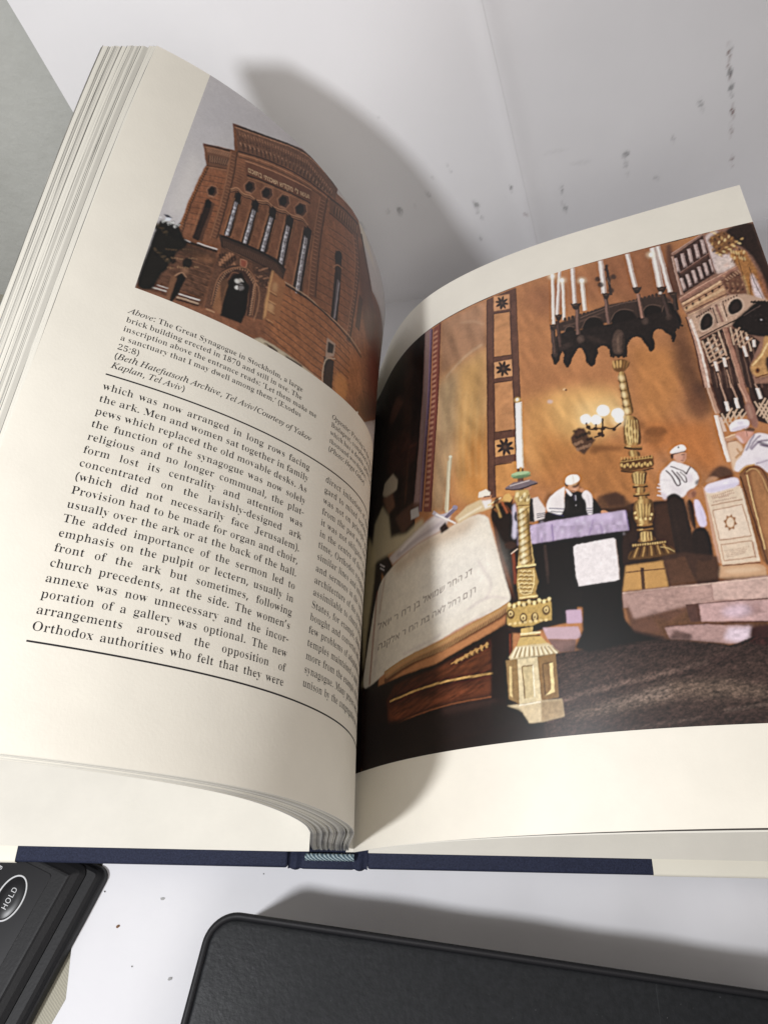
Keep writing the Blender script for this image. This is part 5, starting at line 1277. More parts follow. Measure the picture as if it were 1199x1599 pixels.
e,161,110,78,80,1|1930 1918 -6 4 5 -7
e,42,27,22,80,1|1908 1916 -5 -2 7 -2
e,161,110,78,80,1|1887 1914 -2 -7 5 5
e,42,27,22,80,1|1865 1912 3 -7 -1 9
e,161,110,78,80,1|1908 1870 -5 2 5 -6
e,42,27,22,80,1|1902 1933 -5 -4 7 0
e,161,110,78,80,1|1880 1931 0 -8 3 6
e,42,27,22,80,1|1858 1929 4 -7 -2 9
e,161,110,78,80,1|1902 1886 -6 1 6 -5
e,42,27,22,80,1|1880 1883 -4 -4 6 1
e,161,110,78,80,1|1873 1947 1 -7 3 7
e,42,27,22,80,1|1917 1904 4 -6 -2 9
e,161,110,78,80,1|1895 1902 -5 0 6 -4
e,42,27,22,80,1|1873 1900 -3 -5 6 2
e,161,110,78,80,1|1851 1898 2 -7 1 7
e,42,27,22,80,1|1910 1920 5 -5 -3 8
e,161,110,78,80,1|1889 1918 -6 0 7 -4
e,42,27,22,80,1|1867 1916 -3 -5 6 3
e,161,110,78,80,1|1910 1874 2 -8 1 8
e,42,27,22,80,1|1889 1871 5 -4 -4 8
e,161,110,78,80,1|1882 1935 -5 -2 6 -2
e,42,27,22,80,1|1860 1933 -2 -6 5 4
e,161,110,78,80,1|1904 1890 2 -7 1 8
e,42,27,22,80,1|1882 1888 -5 3 4 -7
e,161,110,78,80,1|1875 1951 -4 -2 6 -1
e,42,27,22,80,1|1919 1908 -1 -7 4 6
e,161,110,78,80,1|1897 1906 4 -7 -1 9
e,42,27,22,80,1|1876 1904 -6 2 5 -6
e,161,110,78,80,1|1854 1902 -5 -3 7 0
e,42,27,22,80,1|1913 1924 -1 -7 4 6
e,161,110,78,80,1|1891 1922 4 -6 -2 9
e,42,27,22,80,1|1869 1921 -6 1 6 -5
e,161,110,78,80,1|1912 1878 -3 -5 6 2
e,42,27,22,80,1|1891 1875 0 -7 3 7
e,161,110,78,80,1|1884 1939 5 -6 -3 8
e,42,27,22,80,1|1862 1937 -6 1 7 -5
e,161,110,78,80,1|1906 1894 -3 -5 5 2
e,42,27,22,80,1|1884 1892 2 -8 1 8
e,161,110,78,80,1|1862 1890 5 -5 -3 8
e,42,27,22,80,1|1921 1912 -5 0 6 -4
e,161,110,78,80,1|1899 1910 -2 -6 5 4
e,42,27,22,80,1|1878 1908 2 -7 1 8
e,161,110,78,80,1|1856 1906 5 -4 -4 8
e,42,27,22,80,1|1899 1863 -5 -1 7 -2
e,161,110,78,80,1|1893 1927 -2 -7 5 4
e,42,27,22,80,1|1871 1925 3 -8 0 9
e,161,110,78,80,1|1914 1882 -5 3 5 -7
e,42,27,22,80,1|1893 1880 -5 -3 7 -1
e,161,110,78,80,1|1886 1943 -1 -7 5 5
e,42,27,22,80,1|1864 1941 4 -7 -1 9
e,161,110,78,80,1|1908 1898 -6 2 6 -6
e,42,27,22,80,1|1886 1896 -4 -4 6 0
e,161,110,78,80,1|1864 1894 0 -7 4 6
e,42,27,22,80,1|1923 1916 4 -6 -2 9
e,161,110,78,80,1|1902 1914 -6 2 6 -6
e,42,27,22,80,1|1880 1912 -4 -4 6 1
e,161,110,78,80,1|1858 1910 0 -7 3 7
e,42,27,22,80,1|1901 1868 5 -6 -3 8
e,161,110,78,80,1|1895 1931 -6 0 7 -4
e,42,27,22,80,1|1873 1929 -3 -5 6 2
e,161,110,78,80,1|1775 1956 -5 4 5 -7
e,42,27,22,80,1|1753 1944 -4 -3 6 0
e,161,110,78,80,1|1731 1932 0 -7 3 6
e,42,27,22,80,1|1708 1920 5 -5 -3 8
e,161,110,78,80,1|1752 1888 -6 -1 7 -3
e,42,27,22,80,1|1730 1875 -2 -5 4 3
e,161,110,78,80,1|1727 1956 3 -7 -1 8
e,42,27,22,80,1|1704 1944 -6 3 6 -6
e,161,110,78,80,1|1748 1911 -4 -4 6 1
e,42,27,22,80,1|1726 1899 1 -7 1 7
e,161,110,78,80,1|1703 1887 6 -5 -5 8
e,42,27,22,80,1|1766 1946 -5 -1 7 -2
e,161,110,78,80,1|1744 1934 -1 -6 4 5
e,42,27,22,80,1|1722 1923 4 -7 -2 8
e,161,110,78,80,1|1699 1911 -6 1 7 -5
e,42,27,22,80,1|1743 1878 -3 -5 5 2
e,161,110,78,80,1|1740 1958 3 -7 0 8
e,42,27,22,80,1|1718 1946 -6 4 5 -7
e,161,110,78,80,1|1761 1913 -4 -2 6 -1
e,42,27,22,80,1|1739 1901 0 -7 3 6
e,161,110,78,80,1|1717 1889 4 -5 -3 8
e,42,27,22,80,1|1714 1970 -6 0 7 -3
e,161,110,78,80,1|1757 1937 -1 -6 4 4
e,42,27,22,80,1|1735 1925 3 -7 -1 8
e,161,110,78,80,1|1713 1913 -6 2 5 -5
e,42,27,22,80,1|1756 1881 -4 -4 6 1
e,161,110,78,80,1|1754 1960 1 -7 1 7
e,42,27,22,80,1|1731 1949 5 -5 -4 7
e,161,110,78,80,1|1708 1937 -5 -2 7 -2
e,42,27,22,80,1|1752 1904 -1 -7 4 5
e,161,110,78,80,1|1730 1892 4 -7 -2 8
e,42,27,22,80,1|1707 1880 -5 1 6 -5
e,161,110,78,80,1|1770 1939 -2 -5 5 3
e,42,27,22,80,1|1748 1927 3 -7 0 8
e,161,110,78,80,1|1726 1915 -6 4 5 -7
e,42,27,22,80,1|1703 1903 -4 -2 6 -1
e,161,110,78,80,1|1747 1871 0 -7 3 6
e,42,27,22,80,1|1744 1951 5 -6 -3 8
e,161,110,78,80,1|1722 1939 -6 0 7 -4
e,42,27,22,80,1|1699 1927 -1 -6 4 4
e,161,110,78,80,1|1743 1894 3 -7 -1 8
e,42,27,22,80,1|1721 1882 -6 2 6 -5
e,161,110,78,80,1|1718 1963 -4 -4 6 1
e,42,27,22,80,1|1761 1930 2 -7 1 7
e,161,110,78,80,1|1739 1918 5 -5 -4 7
e,42,27,22,80,1|1717 1906 -5 -2 6 -2
e,161,110,78,80,1|1694 1894 0 -7 3 5
e,42,27,22,80,1|1758 1953 4 -6 -2 8
e,161,110,78,80,1|1735 1941 -5 1 6 -4
e,42,27,22,80,1|1713 1929 -3 -5 5 3
p,128,66,47,100,1|1838 1946 -29 9 -2 -37 26 -4
l,172,119,89,100,0,2.6|1838 1946 -29 9 -2 -37 26 -4 5 32
l,57,36,29,100,0,41.4|1887 1672 4 116 -15 59 -31 42 -39 12 -45 -40 -12 -172
l,138,92,64,90,0,5.1|1903 1676 4 115 -14 59 -59 61 -40 12 -46 -40 -12 -173
h,184,133,98,80,1,3.9,44|1896 1675 4 115 -14 59 -47 53 -40 12 -45 -40 -12 -173 146 -28 4 115 -15 59 -32 44 -40 12 -45 -40 -12 -172
l,126,82,58,80,0,4.4|1872 1669 4 116 -15 59 -5 26 -39 11 -45 -40 -12 -170
u,0,0,0,100,0|708 1500
p,16,13,13,100,2|1860 1649 4 168 -17 41 -26 30 -45 -43 -12 -109 8 -77
p,133,87,56,95,2|1896 1667 -5 121 -19 41 -12 -30 3 -87 -2 -58
p,75,49,36,80,2|1891 1788 -18 44 -11 -21 3 -114
e,206,198,188,90,2|1828 1839 -11 2 12 -13
e,120,112,108,90,2|1812 1819 -16 3 17 -20
e,226,218,208,90,2|1824 1808 -8 1 9 -10
e,172,161,150,90,2|1817 1849 -9 2 10 -12
l,36,30,28,100,0,3.8|1838 1818 -41 14
l,40,32,30,100,0,3.8|1820 1827 -5 -31
l,200,190,180,100,0,3.2|1818 1858 -15 -10
p,66,43,33,85,2|1790 1967 -94 8 3 -45 21 -56 54 48
l,149,103,73,80,0,4.6|1789 1905 -58 -38 -11 -83 7 -82
e,161,112,82,70,1|1764 1949 -5 4 5 -7
e,44,29,24,70,1|1750 1937 -5 -1 6 -2
e,161,112,82,70,1|1735 1925 -2 -5 5 3
e,44,29,24,70,1|1720 1913 2 -7 1 8
e,161,112,82,70,1|1721 1976 5 -6 -3 8
e,44,29,24,70,1|1757 1930 -6 0 7 -4
e,161,112,82,70,1|1742 1918 -3 -4 6 1
e,44,29,24,70,1|1728 1906 0 -7 3 6
e,161,112,82,70,1|1729 1968 4 -7 -2 9
e,44,29,24,70,1|1714 1956 -6 3 6 -6
e,161,112,82,70,1|1750 1910 -5 -2 6 -1
e,44,29,24,70,1|1735 1898 -1 -6 4 4
e,161,112,82,70,1|1736 1960 3 -7 0 8
e,44,29,24,70,1|1721 1948 6 -4 -5 7
e,161,112,82,70,1|1706 1936 -5 0 6 -3
e,44,29,24,70,1|1742 1890 -3 -4 6 2
e,161,112,82,70,1|1743 1952 2 -7 1 7
e,44,29,24,70,1|1729 1940 4 -6 -3 8
e,161,112,82,70,1|1714 1928 -6 2 6 -5
e,44,29,24,70,1|1749 1883 -4 -3 6 0
e,161,112,82,70,1|1751 1944 -1 -6 4 5
e,44,29,24,70,1|1736 1933 3 -7 -1 8
e,161,112,82,70,1|1721 1921 -5 3 5 -7
e,44,29,24,70,1|1706 1909 -5 -2 7 -2
p,186,134,84,90,3|1697 1982 -10 3 -1 -88 -7 -142 11 -27 7 84 1 97
p,144,92,56,90,3|1687 1982 -62 -15 -5 -198 56 -32 8 154
l,190,140,92,60,0,4.8|1689 1880 -37 0
l,69,43,31,80,0,3.4|1686 1872 -37 0
l,190,140,92,60,0,4.7|1685 1834 -37 0
l,69,43,31,80,0,3.4|1682 1826 -37 -1
l,190,140,92,60,0,4.7|1680 1789 -35 -1
l,69,43,31,80,0,3.3|1677 1780 -35 -1
l,190,140,92,60,0,4.6|1676 1743 -35 -1
l,69,43,31,80,0,3.3|1674 1735 -36 -2
q,206,160,110,50,7|1680 1936 -23 -2 0 -46 23 -2
q,206,160,110,50,6|1684 1827 -31 4 0 -46 28 -4
p,75,49,36,85,6|2071 1888 -138 32 -5 -115 2 -156 246 -30 -9 134
c,0,0,0,100,0|2071 1888 -138 32 -5 -115 2 -156 246 -30 -9 134
h,64,39,29,80,1,4.2,7|2033 1883 15 -131 -9 -97 -103 253 -2 -126 -3 -127
h,158,103,69,40,1,2.3,7|2033 1880 14 -131 -9 -97 -103 253 -2 -126 -3 -127
n,0,0,0,50,0,14,8.4,0|2071 1888 -138 32 -5 -115 2 -156 246 -30 -9 134
q,138,89,58,50,9|2030 1872 -92 21 -4 -38 79 -13
u,0,0,0,100,0|708 1500
e,22,17,16,95,2|2028 1811 -18 10 13 -34
q,149,105,76,60,4|2045 1772 -19 17 -15 -17 17 -16
p,105,69,47,100,1|2069 1715 -21 37 -2 -69 7 -73 10 8
p,18,14,14,100,1|2047 1739 -10 22 -20 -19 10 -75 13 -50 10 1
l,172,128,96,80,0,3.5|2056 1734 -18 32 -23 -19
l,44,29,24,90,0,3.5|2052 1727 -16 31 -17 -20
l,190,178,166,100,0,5.5|2121 1648 -24 2 -28 3
l,206,194,184,100,0,2.8|2106 1665 -39 4
l,210,198,188,100,0,5.1|2026 1664 -35 4 -45 7
l,172,142,116,100,0,6.8|2030 1647 -82 12
l,36,25,21,100,0,5.1|2030 1636 -84 14
l,172,128,94,100,0,5.9|1917 1650 -35 2
q,20,17,14,100,3|2171 1945 -22 4 -35 4 -20 1 -20 -35 -27 -24 8 -31 17 -16 6 -36 9 -24 1 -38 17 -29 4 -45 9 -42 56 -14 2 110 -3 102
q,24,19,15,50,9|2083 1894 -55 12 -67 -7 22 -46 40 -10 38 -15
e,55,44,30,70,1|2183 1924 -9 5 8 -10
e,14,12,11,70,1|2148 1921 -8 -5 10 0
e,14,12,11,70,1|2113 1918 -2 -12 6 10
e,75,57,38,70,1|2150 1810 -7 -7 10 2
e,14,12,11,70,1|2116 1806 -1 -12 5 11
e,14,12,11,70,1|2081 1802 6 -10 -3 14
e,14,12,11,70,1|2177 1921 0 -12 4 12
e,14,12,11,70,1|2142 1918 7 -9 -4 13
e,14,12,11,70,1|2107 1915 -9 0 10 -6
e,55,44,30,70,1|2145 1807 7 -7 -5 11
e,14,12,11,70,1|2110 1803 -9 -2 10 -3
e,14,12,11,70,1|2075 1800 -4 -11 8 8
e,75,57,38,70,1|2171 1919 -8 -4 10 -2
e,14,12,11,70,1|2137 1915 -4 -11 8 9
e,14,12,11,70,1|2102 1913 4 -12 -1 13
e,14,12,11,70,1|2139 1804 -2 -12 6 10
e,14,12,11,70,1|2104 1800 6 -10 -2 13
e,55,44,30,70,1|2166 1916 6 -10 -3 13
e,14,12,11,70,1|2131 1913 -10 1 10 -7
e,14,12,11,70,1|2096 1910 -7 -8 10 4
e,75,57,38,70,1|2133 1801 -9 0 10 -5
e,14,12,11,70,1|2099 1798 -6 -10 9 6
e,14,12,11,70,1|2160 1913 -5 -10 9 7
e,14,12,11,70,1|2125 1910 3 -12 1 13
e,14,12,11,70,1|2090 1907 9 -6 -7 11
e,55,44,30,70,1|2128 1798 4 -11 -1 14
e,14,12,11,70,1|2093 1795 -9 4 8 -9
e,75,57,38,70,1|2154 1910 -9 3 8 -8
e,14,12,11,70,1|2119 1907 -7 -7 10 3
e,14,12,11,70,1|2084 1905 -1 -13 5 12
e,14,12,11,70,1|2122 1796 -7 -9 10 5
e,14,12,11,70,1|2087 1792 1 -12 3 12
e,55,44,30,70,1|2148 1908 2 -13 2 13
e,14,12,11,70,1|2113 1905 8 -8 -5 12
e,14,12,11,70,1|2078 1902 -9 -2 10 -3
e,75,57,38,70,1|2116 1793 9 -6 -7 11
e,14,12,11,70,1|2081 1789 -8 -4 10 -1
e,14,12,11,70,1|2177 1908 -9 5 8 -10
e,14,12,11,70,1|2143 1905 -8 -6 10 1
e,14,12,11,70,1|2108 1902 -2 -12 6 10
e,14,12,11,70,1|2072 1900 6 -11 -2 13
e,14,12,11,70,1|2145 1794 -7 -7 9 3
e,55,44,30,70,1|2110 1790 0 -12 5 12
e,14,12,11,70,1|2076 1787 6 -10 -3 13
e,14,12,11,70,1|2172 1906 0 -13 4 13
e,75,57,38,70,1|2137 1902 7 -8 -5 12
e,14,12,11,70,1|2102 1899 -10 0 10 -5
e,14,12,11,70,1|2066 1897 -5 -10 9 6
e,14,12,11,70,1|2139 1791 8 -6 -6 11
e,14,12,11,70,1|2105 1788 -9 -3 10 -3
e,14,12,11,70,1|2166 1903 -9 -4 10 -1
e,55,44,30,70,1|2131 1900 -3 -12 7 9
e,14,12,11,70,1|2096 1897 5 -12 -1 14
e,14,12,11,70,1|2060 1894 -9 5 8 -10
e,14,12,11,70,1|2133 1789 -1 -12 6 10
e,75,57,38,70,1|2099 1785 6 -11 -3 14
e,14,12,11,70,1|2160 1900 6 -9 -3 13
e,14,12,11,70,1|2125 1897 -9 1 9 -7
e,14,12,11,70,1|2090 1894 -6 -8 9 4
e,14,12,11,70,1|2055 1892 1 -13 3 13
e,14,12,11,70,1|2128 1786 -9 -1 9 -5
e,55,44,30,70,1|2093 1782 -5 -10 9 7
e,14,12,11,70,1|2154 1898 -4 -11 8 8
e,206,200,192,90,1|2169 1957 -5 3 4 -6
e,16,14,13,90,1|2152 1949 -5 -1 6 -2
e,206,200,192,90,1|2135 1942 -3 -6 6 3
e,16,14,13,90,1|2124 1957 -5 0 6 -4
e,206,200,192,90,1|2107 1949 -4 -4 6 1
e,16,14,13,90,1|2096 1965 -5 2 5 -6
e,206,200,192,90,1|2154 1946 -5 -2 6 -1
e,16,14,13,90,1|2137 1938 -3 -5 6 3
e,206,200,192,90,1|2126 1954 -5 -1 6 -3
e,16,14,13,90,1|2109 1946 -4 -4 6 1
e,206,200,192,90,1|2098 1961 -5 2 5 -5
e,16,14,13,90,1|2156 1943 -5 -3 6 0
e,206,200,192,90,1|2145 1958 -2 -6 4 4
e,16,14,13,90,1|2128 1950 -5 -1 5 -2
e,206,200,192,90,1|2111 1943 -4 -5 6 2
e,16,14,13,90,1|2100 1958 -5 1 5 -5
e,206,200,192,90,1|2157 1940 -4 -4 6 1
e,16,14,13,90,1|2147 1955 -2 -6 4 4
e,206,200,192,90,1|2130 1947 -5 -1 5 -3
e,16,14,13,90,1|2119 1962 -3 -5 5 3
e,206,200,192,90,1|2102 1955 -6 0 6 -4
e,16,14,13,90,1|2159 1937 -4 -4 6 1
e,206,200,192,90,1|2148 1952 -5 2 5 -6
e,16,14,13,90,1|2131 1944 -4 -2 5 -2
e,206,200,192,90,1|2120 1959 -2 -5 5 3
e,16,14,13,90,1|2103 1952 -5 -1 6 -3
p,66,66,76,100,1|2162 1977 -17 4 -17 -6 21 -7
p,206,206,214,80,1|2151 1967 -19 4 2 -13 15 -5
e,110,80,53,50,1|2114 1832 -4 2 3 -4
e,172,128,89,50,1|2085 1804 -4 -2 5 0
e,172,128,89,50,1|2056 1777 -1 -6 3 5
e,110,80,53,50,1|2055 1864 3 -5 -1 6
e,172,128,89,50,1|2026 1836 -4 1 4 -3
e,172,128,89,50,1|1996 1809 -2 -4 4 2
e,110,80,53,50,1|2105 1835 1 -5 1 5
e,172,128,89,50,1|2076 1808 4 -3 -3 5
e,172,128,89,50,1|2047 1780 -4 -2 5 0
e,110,80,53,50,1|2047 1867 -2 -5 4 4
e,172,128,89,50,1|2017 1840 3 -5 -1 6
e,172,128,89,50,1|1988 1813 -5 1 5 -4
e,110,80,53,50,1|2097 1838 -3 -3 4 1
e,172,128,89,50,1|2068 1811 0 -6 2 6
e,172,128,89,50,1|2039 1783 3 -3 -2 5
e,110,80,53,50,1|2038 1871 -4 -1 5 -2
e,172,128,89,50,1|2009 1843 -2 -4 3 3
e,172,128,89,50,1|2089 1756 1 -5 0 6
e,110,80,53,50,1|2089 1842 -5 2 4 -5
e,172,128,89,50,1|2059 1814 -3 -2 5 0
e,172,128,89,50,1|2030 1787 0 -6 2 5
e,110,80,53,50,1|2030 1874 2 -4 -1 6
e,172,128,89,50,1|2000 1847 -4 1 4 -3
e,172,128,89,50,1|2080 1759 -2 -4 4 2
e,110,80,53,50,1|2080 1845 1 -6 1 6
e,172,128,89,50,1|2051 1818 4 -4 -3 6
e,172,128,89,50,1|2022 1790 -4 -1 5 -1
e,110,80,53,50,1|2021 1878 -1 -5 3 4
e,172,128,89,50,1|2101 1790 2 -5 -1 6
e,172,128,89,50,1|2072 1762 -4 2 4 -4
p,186,170,142,80,3|1684 1642 -131 -3 -133 -14 -154 -22 -159 14 -6 -44 214 -70 225 60 173 56
p,57,41,32,90,2|1657 1633 -57 -4 -3 -18 48 8
p,57,41,32,90,3|1564 1629 -89 2 -3 -18 80 1
p,57,41,32,90,3|1416 1602 -41 11 -2 -19 30 -6
e,69,50,40,60,1|1658 1627 -7 -2 9 -3
e,69,50,40,60,1|1634 1622 -7 -2 9 -3
e,69,50,40,60,1|1610 1617 -8 -2 10 -3
e,69,50,40,60,1|1585 1612 -7 -2 9 -3
e,69,50,40,60,1|1560 1607 -8 -1 10 -4
e,69,50,40,60,1|1535 1603 -8 -1 10 -4
e,69,50,40,60,1|1509 1599 -8 -1 10 -4
e,69,50,40,60,1|1482 1596 -8 -2 11 -4
e,69,50,40,60,1|1455 1592 -8 -1 11 -4
e,69,50,40,60,1|1428 1590 -9 -2 12 -4
e,69,50,40,60,1|1400 1587 -9 -1 12 -5
e,69,50,40,60,1|1371 1585 -9 -1 12 -5
p,44,29,24,100,1|1367 1750 -61 16 -10 -177 54 4
p,161,131,112,100,2|1364 1853 -54 4 -1 -67 49 -47
p,34,25,22,100,2|1355 1838 -38 7 1 -48 34 -17
l,190,164,138,80,0,5.6|1354 1566 16 169 -70 48
q,184,119,64,80,8|1300 1729 -105 7 10 -139 77 2
p,230,222,208,90,2|1128 1610 -26 24 1 -46 20 -14
p,26,18,17,70,35|1119 1709 -397 247 14 -116 331 -244"""
